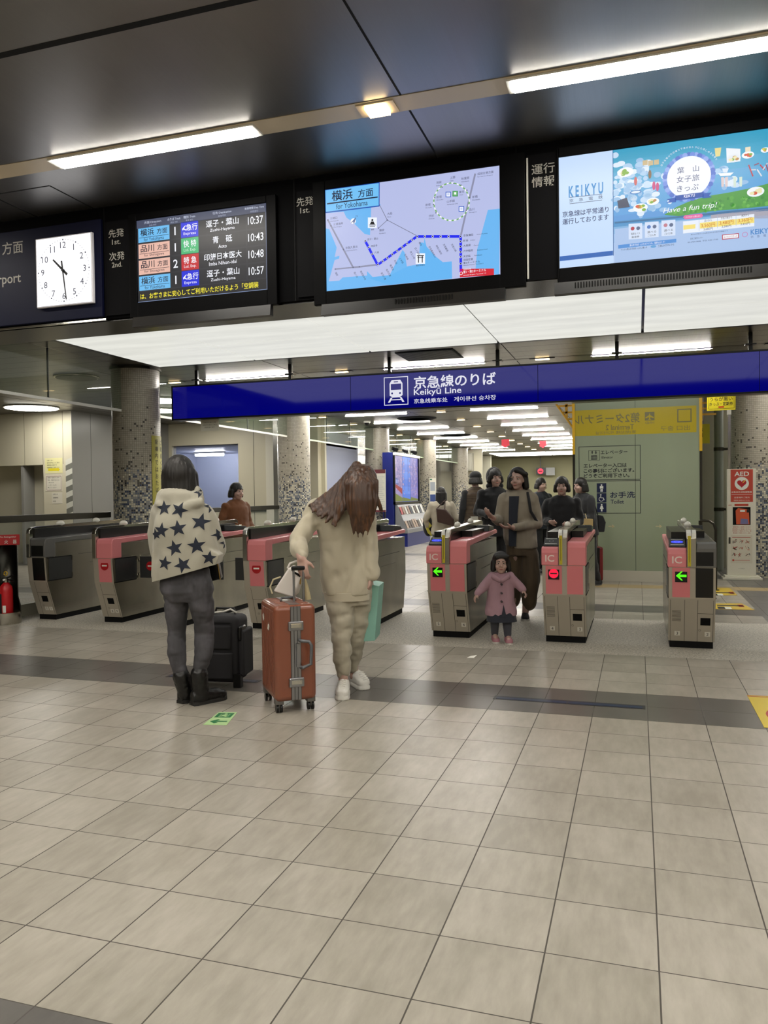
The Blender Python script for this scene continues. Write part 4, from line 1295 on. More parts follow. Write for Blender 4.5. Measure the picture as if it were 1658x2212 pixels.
# train pictogram
F.poly([(ix - 0.09, zc - 0.06), (ix + 0.09, zc - 0.06), (ix + 0.09, zc + 0.10), (ix + 0.06, zc + 0.145), (ix - 0.06, zc + 0.145), (ix - 0.09, zc + 0.10)], WL)
F.poly([(ix - 0.085, zc - 0.06), (ix + 0.085, zc - 0.06), (ix + 0.05, zc - 0.085), (ix - 0.05, zc - 0.085)], WL)
for s in (-1, 1):
    F.poly([(ix + s * 0.05, zc - 0.085), (ix + s * 0.075, zc - 0.085), (ix + s * 0.115, zc - 0.15), (ix + s * 0.085, zc - 0.15)][::s], WL)
F.rect(ix - 0.075, zc - 0.122, ix + 0.075, zc - 0.11, WL)
F.layer(2).poly([(ix - 0.072, zc + 0.015), (ix + 0.072, zc + 0.015), (ix + 0.072, zc + 0.095), (ix - 0.072, zc + 0.095)], BLUE).disc(ix - 0.055, zc - 0.03, 0.013, BLUE).disc(ix + 0.055, zc - 0.03, 0.013, BLUE).rect(ix - 0.03, zc + 0.115, ix + 0.03, zc + 0.127, BLUE)
m.build('train_pictogram', f)
m = F.mb = MB()
F.layer(1).text('京急線のりば', -2.86, zc + 0.095, WL, 0.165, 1.09, 'l', 0.018)
m.build('lettering', f)
m = F.mb = MB()
F.text('Keikyū Line', -2.86, zc - 0.04, WL, 0.105, 0.64, 'l', 0.012)
m.build('lettering', f)
m = F.mb = MB()
F.text('京急线乘车处', -2.86, zc - 0.148, WL, 0.062, 0.455, 'l', 0.006).text('게이큐선 승차장', -2.32, zc - 0.148, WL, 0.062, 0.55, 'l', 0.006)
m.build('lettering', f)
for x in (-6.17, -4.68, -3.22, -1.76, -0.285, 1.215, 2.7):
    rd = MB().box(x - 0.022, x + 0.022, -0.022, 0.022, sz1 - sz0, ZC - sz0 - 0.001, BLACK).box(x - 0.06, x + 0.06, -0.05, 0.05, sz1 - sz0 + 0.07, sz1 - sz0 + 0.085, BLACK)
    rd.build('hanger_rod', t)
# paper notice hung under it
o = MB().box(-0.148, 0.148, -0.002, 0.002, -0.162, 0, PAPER).build('paper_notice', loc=(-5.97, YS, sz0 - 0.001))
tag(o, 'small white paper notice hanging under the left of the blue sign', 'notice')
m = MB()
F = Flat(m, (0, -0.002, 0), (1, 0, 0), (0, 0, 1), 0.001).layer(1)
for i, wd in enumerate((0.2, 0.23, 0.17)):
    F.text('自動改札機のご案内です'[:8 + i], 0, -0.04 - 0.035 * i, mat('notice_ink', '#7c7661', 0.8), 0.02, wd)
m.build('lettering', o)
# dark ceiling grille
o = MB().box(-3.05, -2.28, 7.43, 8.1, ZC - 0.012, ZC - 0.004, MATTE)
for i in range(14):
    o.box(-3.03, -2.3, 7.46 + i * 0.046, 7.475 + i * 0.046, ZC - 0.016, ZC - 0.012, BLACK)
tag(o.build('ceiling_vent'), 'black square ceiling grille above the blue sign', 'vent')
# ================================================================== things standing around
# ---- glass lift enclosure with its stickers
FROST = mat('frosted_glass', '#8b967d', 0.10, spec=0.5, var=((0.6, 0.6, 0.35), '#99a28a', 0.3, 0.75))
t = thing('lift_enclosure', 'frosted green glass lift enclosure with elevator and toilet notices', 'lift enclosure', (-0.075, 10.4, 0))
DK = mat('sticker_black', '#12151c', 0.5)
for x0, x1 in ((-0.93, -0.011), (-0.005, 0.93)):
    MB().box(x0, x1, 0, 0.02, 0.17, ZC - 0.01, FROST).build('front_pane', t)
MB().box(-0.012, -0.004, 0.004, 0.02, 0.17, ZC - 0.01, BLACK).build('joint_seal', t)
for s in (-1, 1):
    MB().box(s * 0.93 - 0.01, s * 0.93 + 0.01, 0.02, 2.2, 0.17, ZC - 0.01, FROST).build('side_pane', t)
    MB().box(s * 0.935 - 0.018, s * 0.935 + 0.018, -0.012, 0.03, 0.0, ZC - 0.01, STEEL_DARK).box(s * 0.935 - 0.02, s * 0.935 + 0.02, -0.014, 0.0, 2.0, ZC - 0.01, mat('yellow_edge', '#d6a91c', 0.4)).build('corner_post', t)
MB().box(-0.95, 0.95, -0.015, 2.2, 0, 0.17, mat('plinth_pale', '#bdb9a8', 0.4)).build('plinth', t)
m = MB()
F = Flat(m, (0.075, -0.0005, 0), (1, 0, 0), (0, 0, 1), 0.0008).layer(1)
F.rect(-1.0, 2.285, 0.80, 2.69, mat('yellow_film', '#b5a32c', 0.2))
B1 = m.build('yellow_band', t)
m = MB()
F = Flat(m, (0.075, -0.0005, 0), (1, 0, 0), (0, 0, 1), 0.0008).layer(2)
GHOST = mat('ghost_letters', '#6f6a3c', 0.3)
F.text('第2ターミナル', -0.50, 2.545, GHOST, 0.155, 0.98, 'c', 0.012, mirror=True)
F.text('Terminal 2', -0.31, 2.405, GHOST, 0.085, 0.42, 'c', 0.01, mirror=True).text('第2航站楼 제2터미널', -0.37, 2.325, GHOST, 0.05, 0.6, 'c', mirror=True)
m.build('mirrored_lettering', t)
m = F.mb = MB()
F.ring(0.63, 2.545, 0.12, 0.145, GHOST, n=4, a0=pi / 4, a1=pi / 4 + 2 * pi).text('出口 출구', 0.50, 2.36, GHOST, 0.075, 0.42, mirror=True)
F.rect(0.06, 2.49, 0.20, 2.62, GHOST)
F.layer(3).poly([(0.13, 2.61), (0.14, 2.57), (0.19, 2.54), (0.19, 2.525), (0.14, 2.54), (0.138, 2.515), (0.155, 2.50), (0.105, 2.50), (0.122, 2.515), (0.12, 2.54), (0.07, 2.525), (0.07, 2.54), (0.12, 2.57)], mat('yellow_film', '#a5932c', 0.2)).text('HND', 0.13, 2.455, GHOST, 0.035, 0.13, mirror=True)
m.build('mirrored_lettering', t)
m = MB()
F = Flat(m, (0.075, -0.0005, 0), (1, 0, 0), (0, 0, 1), 0.0008).layer(2)
def frame_rect(F, x0, z0, x1, z1, th, mm):
    F.rect(x0, z0, x1, z0 + th, mm).rect(x0, z1 - th, x1, z1, mm).rect(x0, z0, x0 + th, z1, mm).rect(x1 - th, z0, x1, z1, mm)
frame_rect(F, -0.935, 1.585, -0.005, 2.12, 0.009, DK)
frame_rect(F, -0.935, 1.06, -0.005, 1.575, 0.009, DK)
frame_rect(F, -0.785, 1.895, -0.615, 2.055, 0.005, DK)
F.rect(-0.745, 1.91, -0.655, 1.975, DK).layer(3)
for i in range(4):
    F.rect(-0.735 + i * 0.02, 1.92, -0.725 + i * 0.02, 1.962, FROST)
F.layer(2).poly([(-0.735, 2.0), (-0.722, 2.0), (-0.722, 2.025), (-0.711, 2.025), (-0.7285, 2.048), (-0.746, 2.025), (-0.735, 2.025)], DK).poly([(-0.678, 2.048), (-0.665, 2.048), (-0.665, 2.02), (-0.654, 2.02), (-0.6715, 1.995), (-0.689, 2.02), (-0.678, 2.02)], DK)
F.text('エレベーター', -0.40, 2.02, DK, 0.062, 0.40, 'c', 0.012).text('Elevator', -0.50, 1.94, DK, 0.036, 0.17, 'c', 0.006)
F.text('エレベーター入口は', -0.86, 1.815, DK, 0.068, 0.65, 'l', 0.022).text('この裏側にございます。', -0.86, 1.735, DK, 0.068, 0.76, 'l', 0.022).text('どうぞご利用下さい。', -0.86, 1.655, DK, 0.068, 0.69, 'l', 0.022)
NV = mat('sticker_navy', '#0e1a3e', 0.4)
PIC = mat('sticker_white', '#d9dbd2', 0.5)
for i, z in enumerate((1.462, 1.307, 1.152)):
    F.layer(2).rect(-0.662, z - 0.073, -0.518, z + 0.073, NV).layer(3)
    cx_ = -0.59
    if i == 1:
        F.disc(cx_ - 0.012, z + 0.048, 0.011, PIC).rect(cx_ - 0.018, z - 0.002, cx_ - 0.006, z + 0.036, PIC).rect(cx_ - 0.018, z - 0.004, cx_ + 0.024, z + 0.006, PIC).poly([(cx_ + 0.018, z + 0.004), (cx_ + 0.030, z + 0.004), (cx_ + 0.045, z - 0.036), (cx_ + 0.033, z - 0.036)], PIC)
        F.ring(cx_ - 0.005, z - 0.018, 0.030, 0.037, PIC, a0=pi * 0.6, a1=pi * 1.95)
    else:
        w2_ = 0.024 if i == 0 else 0.016
        F.disc(cx_, z + 0.046, 0.012, PIC)
        if i == 0:
            F.poly([(cx_ - 0.026, z + 0.03), (cx_ + 0.026, z + 0.03), (cx_ + 0.026, z - 0.012), (cx_ - 0.026, z - 0.012)], PIC).rect(cx_ - 0.017, z - 0.058, cx_ - 0.002, z, PIC).rect(cx_ + 0.002, z - 0.058, cx_ + 0.017, z, PIC)
        else:
            F.poly([(cx_ - 0.014, z + 0.03), (cx_ + 0.014, z + 0.03), (cx_ + 0.03, z - 0.02), (cx_ - 0.03, z - 0.02)], PIC).rect(cx_ - 0.011, z - 0.058, cx_ + 0.011, z - 0.015, PIC)
F.layer(2).text('お手洗', -0.275, 1.352, NV, 0.10, 0.37, 'c', 0.016).text('Toilet', -0.355, 1.245, NV, 0.062, 0.20, 'c', 0.012)
AR = mat('arrow_film', '#b9ae86', 0.5)
for x in (-0.44, 0.26):
    F.rect(x - 0.05, 0.853, x + 0.012, 0.868, AR).poly([(x + 0.005, 0.89), (x + 0.045, 0.86), (x + 0.005, 0.83)], AR)
m.build('notice_lettering', t)
# yellow steel framing beside the lift head
YS2 = mat('yellow_steel', '#c39528', 0.4)
b = MB()
b.tube([(-1.42, 10.9, 3.0), (-1.05, 10.9, 2.45)], 0.016, YS2)
for i in range(4):
    z = 2.92 - i * 0.11
    b.box(-1.36 + i * 0.07, -1.02, 10.88, 10.92, z, z + 0.03, YS2)
b.box(-1.18, -1.14, 10.88, 10.92, 2.62, 3.0, YS2).box(-1.42, -1.02, 10.86, 10.94, 3.0, 3.03, YS2).box(-1.06, -1.03, 10.88, 10.92, 2.4, 3.0, YS2)
tag(b.build('yellow_bracket'), 'yellow slatted steel bracket at the top left corner of the glass lift enclosure', 'bracket')
b = MB()
for i in range(3):
    b.box(0.90, 1.12, 10.9, 10.94, 2.58 + 0.09 * i, 2.61 + 0.09 * i, YS2)
b.box(0.88, 0.92, 10.88, 10.96, 2.5, 3.24, YS2)
tag(b.build('yellow_bracket'), 'yellow slatted bracket between the lift enclosure and the yellow ticket notice', 'bracket')
# ---- behind the lift: pipe, pole, rail, hanging signs
LOB = mat('lobby_panel', '#94917e', 0.45)
struct(MB().box(0.9, 1.55, 13.0, 13.1, 0, ZC, LOB).box(0.95, 1.0, 12.5, 13.0, 0, ZC, mat('lobby_dark', '#6c6b5d', 0.5)).build('wall_niche'))
t = thing('drain_pipe', 'thick grey vertical pipe between the lift enclosure and the mosaic column', 'pipe', (1.30, 12.5, 0))
MB().cyl((0, 0, 0), (0, 0, ZC - 0.01), 0.075, mat('pipe_grey', '#8a8f86', 0.35), n=24).build('pipe', t, smooth=40)
for z in (2.12, 1.07):
    MB().cyl((0, 0, z - 0.03), (0, 0, z + 0.03), 0.083, STEEL_DARK, n=24).box(0.07, 0.26, -0.02, 0.02, z - 0.02, z + 0.02, STEEL_DARK).build('pipe_clamp', t)
t = thing('steel_pole', 'thin pale steel pole rising behind the defibrillator stand', 'pole', (1.36, 11.42, 0))
MB().box(-0.02, 0.02, -0.015, 0.015, 0, 2.78, STEEL).build('post', t)
MB().box(-0.035, 0.03, -0.02, 0.02, 2.62, 2.78, WHITE).build('end_cap', t)
b = MB().tube([(0.78, 9.5, 0.98), (0.90, 9.5, 0.975), (0.96, 9.5, 0.93), (0.985, 9.5, 0.85), (0.985, 9.5, 0)], 0.018, STEEL_DARK, n=10).cyl((0.985, 9.5, 0), (0.985, 9.5, 0.012), 0.045, STEEL_DARK).tube([(0.78, 9.5, 0.98), (0.78, 9.5, 0)], 0.018, STEEL_DARK, n=10)
tag(b.build('handrail', smooth=40), 'dark looped handrail standing behind the right end ticket gate', 'handrail')
o = MB().box(0.84, 1.19, 9.0, 9.012, 2.47, 2.74, YEL).build('hanging_notice')
tag(o, 'yellow hanging notice about tickets and passes below the blue sign', 'notice')
m = MB()
F = Flat(m, (0, 9.0, 0), (1, 0, 0), (0, 0, 1), 0.001).layer(1)
frame_rect(F, 0.86, 2.49, 1.175, 2.73, 0.004, INK)
F.text('うらが黒い', 1.015, 2.62, INK, 0.055, 0.28, 'c', 0.01).text('きっぷ・定期券', 1.015, 2.555, INK, 0.05, 0.29, 'c', 0.01).rect(0.98, 2.505, 1.05, 2.522, RED)
m.build('lettering', o)
MB().tube([(0.88, 9.006, 2.74), (0.88, 9.006, ZC - 0.001)], 0.004, STEEL_DARK, n=6).tube([(1.15, 9.006, 2.74), (1.15, 9.006, ZC - 0.001)], 0.004, STEEL_DARK, n=6).build('hanger_wires', o)
o = MB().box(0.93, 1.115, 12.0, 12.012, 2.2, 2.53, YEL).build('yellow_sign')
tag(o, 'small yellow sign with black lettering right of the lift enclosure', 'sign')
m = MB()
F = Flat(m, (0, 12.0, 0), (1, 0, 0), (0, 0, 1), 0.001).layer(1)
for i, ch in enumerate('出口'):
    F.text(ch, 0.975, 2.44 - 0.1 * i, INK, 0.07, 0.06, 'c', 0.01)
m.build('lettering', o)
MB().box(1.0, 1.02, 12.0, 12.01, 2.53, ZC - 0.001, STEEL).build('hanger_rod', o)

# ---- defibrillator stand
AW = mat('stand_white', '#d3cfbe', 0.4)
t = thing('aed_stand', 'white and red defibrillator stand in front of the mosaic column', 'defibrillator stand', (1.495, 11.05, 0))
MB().box(-0.285, 0.285, -0.12, 0.16, 0, 0.035, AW).box(-0.25, 0.25, -0.09, 0.14, 0.035, 0.06, AW).build('base', t, bevel=0.004)
b = MB()
b.box(-0.21, 0.21, 0, 0.12, 0.06, 1.735, AW)
b.build('cabinet', t, bevel=0.006)
ARD = mat('aed_red', '#b5412e', 0.45)
def fl(mb, dy=0.0):
    return Flat(mb, (0, -0.001 - dy, 0), (1, 0, 0), (0, 0, 1), 0.001).layer(1)
m = MB()
fl(m).rect(-0.155, 1.215, 0.165, 1.725, ARD)
F = fl(m, 0.001)
F.text('AED', 0.005, 1.655, PIC, 0.07, 0.21, 'c', 0.02).disc(0.005, 1.505, 0.102, PIC, n=36)
F.layer(2)
hp = []
for i in range(40):
    a = 2 * pi * i / 40
    hp.append((0.005 + 0.0042 * 16 * sin(a) ** 3, 1.505 + 0.0042 * (13 * cos(a) - 5 * cos(2 * a) - 2 * cos(3 * a) - cos(4 * a))))
F.poly(hp, mat('heart_red', '#a8121f', 0.4)).layer(3).poly([(0.045, 1.555), (0.07, 1.57), (0.055, 1.545), (0.035, 1.52), (0.01, 1.505), (0.025, 1.528)], mat('bolt_yellow', '#d9b83a', 0.5))
F.layer(1).text('自動体外式除細動器', 0.005, 1.37, PIC, 0.026, 0.29, 'c', 0.008).rect(-0.145, 1.33, 0.155, 1.334, PIC).text('設置場所ご案内', 0.005, 1.285, PIC, 0.024, 0.22).text('駅係員にお知らせください', 0.005, 1.24, PIC, 0.021, 0.23)
m.build('red_panel', t)
m = MB()
F = fl(m)
F.rect(-0.10, 1.15, 0.10, 1.185, ARD).text('AED', -0.165, 1.165, ARD, 0.018, 0.05, 'c', 0.01)
for i, (z, wd) in enumerate(((0.822, 0.25), (0.79, 0.27), (0.76, 0.27), (0.728, 0.25))):
    F.text('緊急時にご使用ください。扉を開けて'[:11 + i], 0.005, z, ARD, 0.019, wd)
m.build('red_wording', t)
m = MB().box(-0.125, 0.13, -0.004, 0.0, 0.855, 1.135, MATTE)
wnd = m.build('viewing_window', t)
m = MB()
F = Flat(m, (0, -0.005, 0), (1, 0, 0), (0, 0, 1), 0.001).layer(1)
F.poly([(-0.075, 0.865), (0.115, 0.865), (0.105, 1.10), (-0.05, 1.12), (-0.085, 1.08)], mat('aed_orange', '#c4512a', 0.5))
F.layer(2).rect(-0.02, 1.06, 0.05, 1.09, PIC).poly([(-0.02, 0.87), (0.1, 0.87), (0.09, 0.945), (-0.01, 0.955)], mat('aed_blue', '#6a6a92', 0.5)).rect(0.075, 1.05, 0.118, 1.10, BLACK)
m.build('defibrillator', wnd)
m = MB()
F = fl(m)
F.rect(-0.155, 0.255, 0.155, 0.695, mat('poster_pale', '#cbc5b2', 0.5))
F.layer(2).rect(-0.135, 0.655, 0.13, 0.665, ARD)
rr = random.Random(5)
for r_ in range(3):
    for c_ in range(3):
        x, z = -0.1 + 0.09 * c_ + rr.uniform(-.01, .01), 0.6 - 0.11 * r_
        for q in range(6):
            F.line([(x + rr.uniform(-.035, .035), z + rr.uniform(-.035, .035)), (x + rr.uniform(-.035, .035), z + rr.uniform(-.035, .035))], rr.uniform(0.003, 0.009), rr.choice([INK, ARD, mat('skin_print', '#b58a70', 0.6)]))
F.disc(-0.12, 0.3, 0.016, ARD).rect(-0.1, 0.296, 0.12, 0.302, ARD)
F.layer(1).text('フクダ電子', 0.0, 0.17, mat('logo_grey', '#8f8c80', 0.5), 0.02, 0.09)
m.build('instruction_poster', t)
MB().box(-0.185, -0.16, -0.012, 0, 0.56, 0.66, STEEL_DARK).build('handle', t, bevel=0.003)

# ---- fire extinguisher stand at the left edge
t = thing('extinguisher_stand', 'steel stand with a red fire extinguisher plate on top at the left edge', 'fire extinguisher stand', (-6.86, 4.74, 0), R(35))
b = MB().lathe([(0.15, 0), (0.155, 0.01), (0.15, 0.13), (0.143, 0.13), (0.143, 0.02), (0.01, 0.02)], STEEL, n=40)
b.build('base_ring', t, smooth=40)
vs, fs = [], []
for k, (z, r) in enumerate(((0.02, 0.152), (0.2, 0.15), (0.3, 0.128), (0.88, 0.128))):
    for i in range(17):
        a = -0.15 + (pi + 0.3) * i / 16
        vs.append((r * cos(a), r * sin(a), z))
for k in range(3):
    for i in range(16):
        fs.append((k * 17 + i, k * 17 + i + 1, (k + 1) * 17 + i + 1, (k + 1) * 17 + i))
b = MB().add(vs, fs, STEEL_DARK)
o = b.build('back_shell', t, smooth=50)
sm = o.modifiers.new('thick', 'SOLIDIFY'); sm.thickness = 0.006
m = MB().box(-0.14, 0.14, 0.085, 0.11, 0.88, 1.0, RED)
o = m.build('name_plate', t, bevel=0.004)
m = MB()
F = Flat(m, (0, 0.085, 0), (1, 0, 0), (0, 0, 1), 0.001).layer(1)
for x, ch in ((-0.09, '消'), (0.0, '火'), (0.09, '器')):
    F.text(ch, x, 0.918, PIC, 0.045, 0.04, 'c', 0.012)
F.text('Fire Extinguisher', 0.02, 0.972, PIC, 0.022, 0.17, 'c', 0.01)
m.build('lettering', o)
t = thing('fire_extinguisher', 'red fire extinguisher standing in the steel stand', 'fire extinguisher', (-6.86 + 0.02, 4.74 - 0.02, 0.022))
MB().lathe([(0.062, 0), (0.07, 0.01), (0.07, 0.36), (0.062, 0.40), (0.035, 0.435), (0.022, 0.445)], RED, n=32).build('cylinder', t, smooth=40)
MB().cyl((0, 0, 0.445), (0, 0, 0.49), 0.02, STEEL).cyl((0.0, -0.02, 0.475), (0.0, -0.035, 0.475), 0.013, WHITE).build('valve', t, smooth=40)
b = MB().tube([(-0.05, 0, 0.48), (0.02, 0, 0.495), (0.10, 0, 0.53)], 0.009, BLACK).tube([(-0.05, 0, 0.47), (0.04, 0, 0.475), (0.11, 0, 0.46)], 0.008, BLACK)
b.build('lever', t)
MB().tube([(0.022 * cos(2 * pi * i / 16), 0, 0.545 + 0.022 * sin(2 * pi * i / 16)) for i in range(16)], 0.006, mat('pin_yellow', '#c9a227', 0.4), closed=True).build('safety_pin', t)
MB().tube([(-0.02, 0.01, 0.48), (-0.08, 0.02, 0.42), (-0.085, 0.02, 0.2), (-0.075, 0.01, 0.12)], 0.009, BLACK).build('hose', t)
b = MB()
for a0, a1, z0, z1, mm in ((-2.2, -1.55, 0.1, 0.32, INK), (-1.4, -0.9, 0.11, 0.19, PIC)):
    for i in range(5):
        a, c_ = a0 + (a1 - a0) * i / 5, a0 + (a1 - a0) * (i + 1) / 5
        b.add([(0.0707 * cos(q), 0.0707 * sin(q), z) for z in (z0, z1) for q in (a, c_)], [(0, 1, 3, 2)], mm)
b.build('label_sheet', t)

# ---- glass fence with handrail along the columns
for y0, y1, lab in ((4.2, 6.93, 'left of the grey ticket gate'), (7.67, 12.38, 'between the first two mosaic columns')):
    t = thing('glass_fence', 'clear glass fence with a dark flat handrail ' + lab, 'fence', (-7.11, (y0 + y1) / 2, 0))
    L = (y1 - y0) / 2
    MB().box(-0.006, 0.006, -L, L, 0.14, 1.13, PANE).build('glass_panel', t)
    MB().box(-0.03, 0.03, -L, L, 1.13, 1.21, STEEL_DARK).build('handrail', t, bevel=0.006)
    MB().box(-0.05, 0.05, -L, L, 0, 0.14, mat('kerb_pale', '#a9a696', 0.5)).build('kerb', t)

# ---- notices on the cream wall
def wall_paper(label, x0, x1, z0, z1, y, col, lines, border=None, arrow=False, seed=1):
    o = MB().box(x0, x1, y - 0.004, y - 0.0005, z0, z1, mat('sheet_' + col.strip('#'), col, 0.8)).build('wall_notice')
    tag(o, label, 'notice')
    m = MB()
    F = Flat(m, (0, y - 0.004, 0), (1, 0, 0), (0, 0, 1), 0.001).layer(1)
    if border:
        frame_rect(F, x0 + 0.02, z0 + 0.02, x1 - 0.02, z1 - 0.02, 0.008, border)
    w_ = x1 - x0
    for i, s in enumerate(lines):
        z = z1 - (z1 - z0) * (0.16 + 0.62 * i / max(1, len(lines) - (0 if arrow else 1)))
        F.text(s, x0 + w_ * 0.12, z, INK, 0.03, min(w_ * 0.72, 0.032 * len(s)), 'l')
    if arrow:
        F.poly([(x0 + 0.08, z0 + 0.05), (x1 - 0.12, z0 + 0.05), (x1 - 0.12, z0 + 0.035), (x1 - 0.06, z0 + 0.078), (x1 - 0.12, z0 + 0.12), (x1 - 0.12, z0 + 0.105), (x0 + 0.08, z0 + 0.105)], YEL)
    m.build('lettering', o)
wall_paper('yellow bordered notice with a yellow arrow on the cream wall', -12.09, -11.64, 1.945, 2.27, 11.4, '#d6d29c', ['お客さまへ', '駅係員呼出しのご案内', '精算機は右側です', '自動精算機をご利用ください'], None, True)
wall_paper('white notice with a dark red border under the yellow bordered notice', -12.08, -11.66, 1.565, 1.905, 11.4, '#d5d0c0', ['精算機・係員窓口のご案内', '現在、係員不在のため', 'ご用の方は', 'インターホンを', '押してください'], mat('border_red', '#6e3a34', 0.7))
wall_paper('small plain white notice lowest on the cream wall', -11.93, -11.66, 1.295, 1.535, 11.4, '#d2cdbd', ['お知らせ', '営業時間', '終日'])

# ---- yellow upright sign wrapped on the first column
vs, fs = [], []
b = MB()
front, right = Vector((0.577, -0.817, 0)), Vector((0.817, 0.577, 0))
def on_col(th, z, r=0.342):
    return front * r * cos(th) + right * r * sin(th) + Vector((0, 0, z))
N_ = 10
for i in range(N_):
    a, c_ = R(36 + 54 * i / N_), R(36 + 54 * (i + 1) / N_)
    b.add([on_col(a, 1.24), on_col(c_, 1.24), on_col(c_, 2.28), on_col(a, 2.28)], [(0, 1, 2, 3)], mat('column_yellow', '#a9a23e', 0.5))
o = b.build('column_sign', loc=(-6.9, 7.3, 0))
tag(o, 'tall yellow sign with upright lettering on the first mosaic column', 'sign')
sm = o.modifiers.new('thick', 'SOLIDIFY'); sm.thickness = 0.004; sm.offset = -1
m = MB()
for th, s in ((51, '駅構内ではおたばこは'), (72, 'ご遠慮ください。')):
    n = front * cos(R(th)) + right * sin(R(th))
    tg = -front * sin(R(th)) + right * cos(R(th))
    for i, ch in enumerate(s):
        put_text(m, ch, mat('sign_olive', '#3d3b1c', 0.6), on_col(R(th), 2.19 - 0.097 * i, 0.344), tg, (0, 0, 1), 0.07, 0.062, 'c', 0.01)
m.build('lettering', o)

# ---- blue information booth with video wall and brochure rack
BB = mat('booth_blue', '#0a1a68', 0.4)
t = thing('information_booth', 'tall blue booth with a three panel blossom video wall', 'booth', (-6.2, 18.8, 0))
MB().box(-0.30, -0.02, -1.28, 1.32, 0, 2.52, BB).box(-0.02, 0.32, -1.1, 1.3, 0, 0.36, BB).build('cabinet', t)
MB().box(-0.02, 0.05, -1.24, 1.26, 2.44, 2.52, WHITE).build('top_rail', t, bevel=0.01)
MB().box(-0.02, 0.03, -1.24, 1.26, 1.13, 1.2, BLACK).box(-0.02, 0.03, 1.2, 1.26, 1.13, 2.44, BLACK).box(-0.02, 0.03, -1.24, -1.2, 1.13, 2.44, BLACK).build('screen_frame', t)
rr = random.Random(11)
for k in range(3):
    y0 = -1.2 + 0.8 * k
    m = MB()
    F = Flat(m, (-0.012, y0, 1.2), (0, 1, 0), (0, 0, 1), 0.0015)
    cols = (['#8f83b4', '#9287b8'], ['#4f79d8', '#5a86e0'], ['#7d78bc', '#8580c4'])[k]
    for i in range(6):
        F.layer(0).rect(0.01, 0.2067 * i, 0.79, 0.2067 * (i + 1), g(cols[i % 2]))
    for i in range(130):
        x, z = rr.uniform(0.04, 0.76), rr.uniform(0.15, 1.2)
        if k == 1 and 0.2 < x < 0.6:
            continue
        F.layer(1 + 0.2 * (i % 4)).disc(x, z, rr.uniform(0.012, 0.035), g(rr.choice(['#a58fb8', '#8a78ac', '#b49cc0', '#6f66a4', '#c4a6c0'])), n=7)
    for i in range(7):
        x = rr.uniform(0.05, 0.75)
        F.layer(2).line([(x, 0.3), (x + rr.uniform(-.1, .1), 1.2)], 0.008, g('#4a3f62'))
    if k == 0:
        F.layer(3).poly([(0.02, 0.42), (0.75, 0.2), (0.75, 0.36), (0.02, 0.5)], g('#9c2f36')).poly([(0.05, 0.5), (0.4, 0.45), (0.4, 0.62), (0.05, 0.66)], g('#5560a0')).poly([(0.01, 0.01), (0.79, 0.01), (0.79, 0.1), (0.01, 0.25)], g('#6f7a35'))
        for i in range(4):
            F.layer(4).rect(0.09 + 0.08 * i, 0.5, 0.13 + 0.08 * i, 0.6, g('#a9b6e8'))
    else:
        F.layer(3).poly([(0.01, 0.01), (0.79, 0.01), (0.79, 0.06), (0.01, 0.12)], g('#6f7a35'))
    m.build('video_panel', t)
b = MB().prism([(0.0, 1.12), (0.0, 0.36), (0.34, 0.36), (0.33, 0.46), (0.22, 0.72), (0.20, 0.76), (0.06, 1.12)], 'y', -1.15, 1.28, mat('rack_grey', '#7d7e80', 0.4))
rk = b.build('brochure_rack', t)
for y in (-0.9, 0.1, 1.0):
    lb = MB().cyl((-0.1, y, 2.52), (-0.1, y, 2.62), 0.012, BLACK).cyl((-0.12, y - 0.06, 2.64), (-0.02, y + 0.05, 2.60), 0.045, BLACK, r2=0.06)
    lb.build('spotlight', t)
rr = random.Random(4)
n = 0
for tier, (xa, za, dx, dz) in enumerate(((0.06, 0.83, 0.105, -0.26), (0.225, 0.45, 0.11, -0.25))):
    d = Vector((-(0.14), 0, 0.36)).normalized() if tier == 0 else Vector((-0.11, 0, 0.26)).normalized()
    for i in range(10):
        y = -1.05 + i * 0.235
        c0 = rr.choice(['#c9c7c0', '#b8b5b0', '#d8d6d0', '#9a3a3f', '#3a3f4a', '#b9a088', '#8a7266', '#c4c8cc', '#55473f'] if tier == 0 else ['#8a6a55', '#b09a88', '#4a3d36', '#c9bfb4', '#d4d2cc', '#6a4a3c', '#9a8474'])
        base = Vector((0.170, 0, 0.86)) if tier == 0 else Vector((0.326, 0, 0.49))
        r_, u = Vector((0, 1, 0)), d
        nn = r_.cross(u)
        o = MB()
        hgt = rr.uniform(0.2, 0.25)
        P0 = base + nn * 0.003
        vs = [P0 + r_ * a + u * b_ + nn * c_ for c_ in (0, 0.008) for a, b_ in ((-0.085, 0), (0.085, 0), (0.085, hgt), (-0.085, hgt))]
        o.add(vs, [(3, 2, 1, 0), (4, 5, 6, 7), (0, 1, 5, 4), (1, 2, 6, 5), (2, 3, 7, 6), (3, 0, 4, 7)], mat('leaflet_' + c0.strip('#'), c0, 0.6))
        o = o.build('brochure', loc=(-6.2, 18.8 + y, 0))
        tag(o, 'brochure on the %s tier of the blue booth rack, %s from the screen side end' % (('upper', 'lower')[tier], ORD[i]), 'brochure', 'brochures in the blue booth rack')
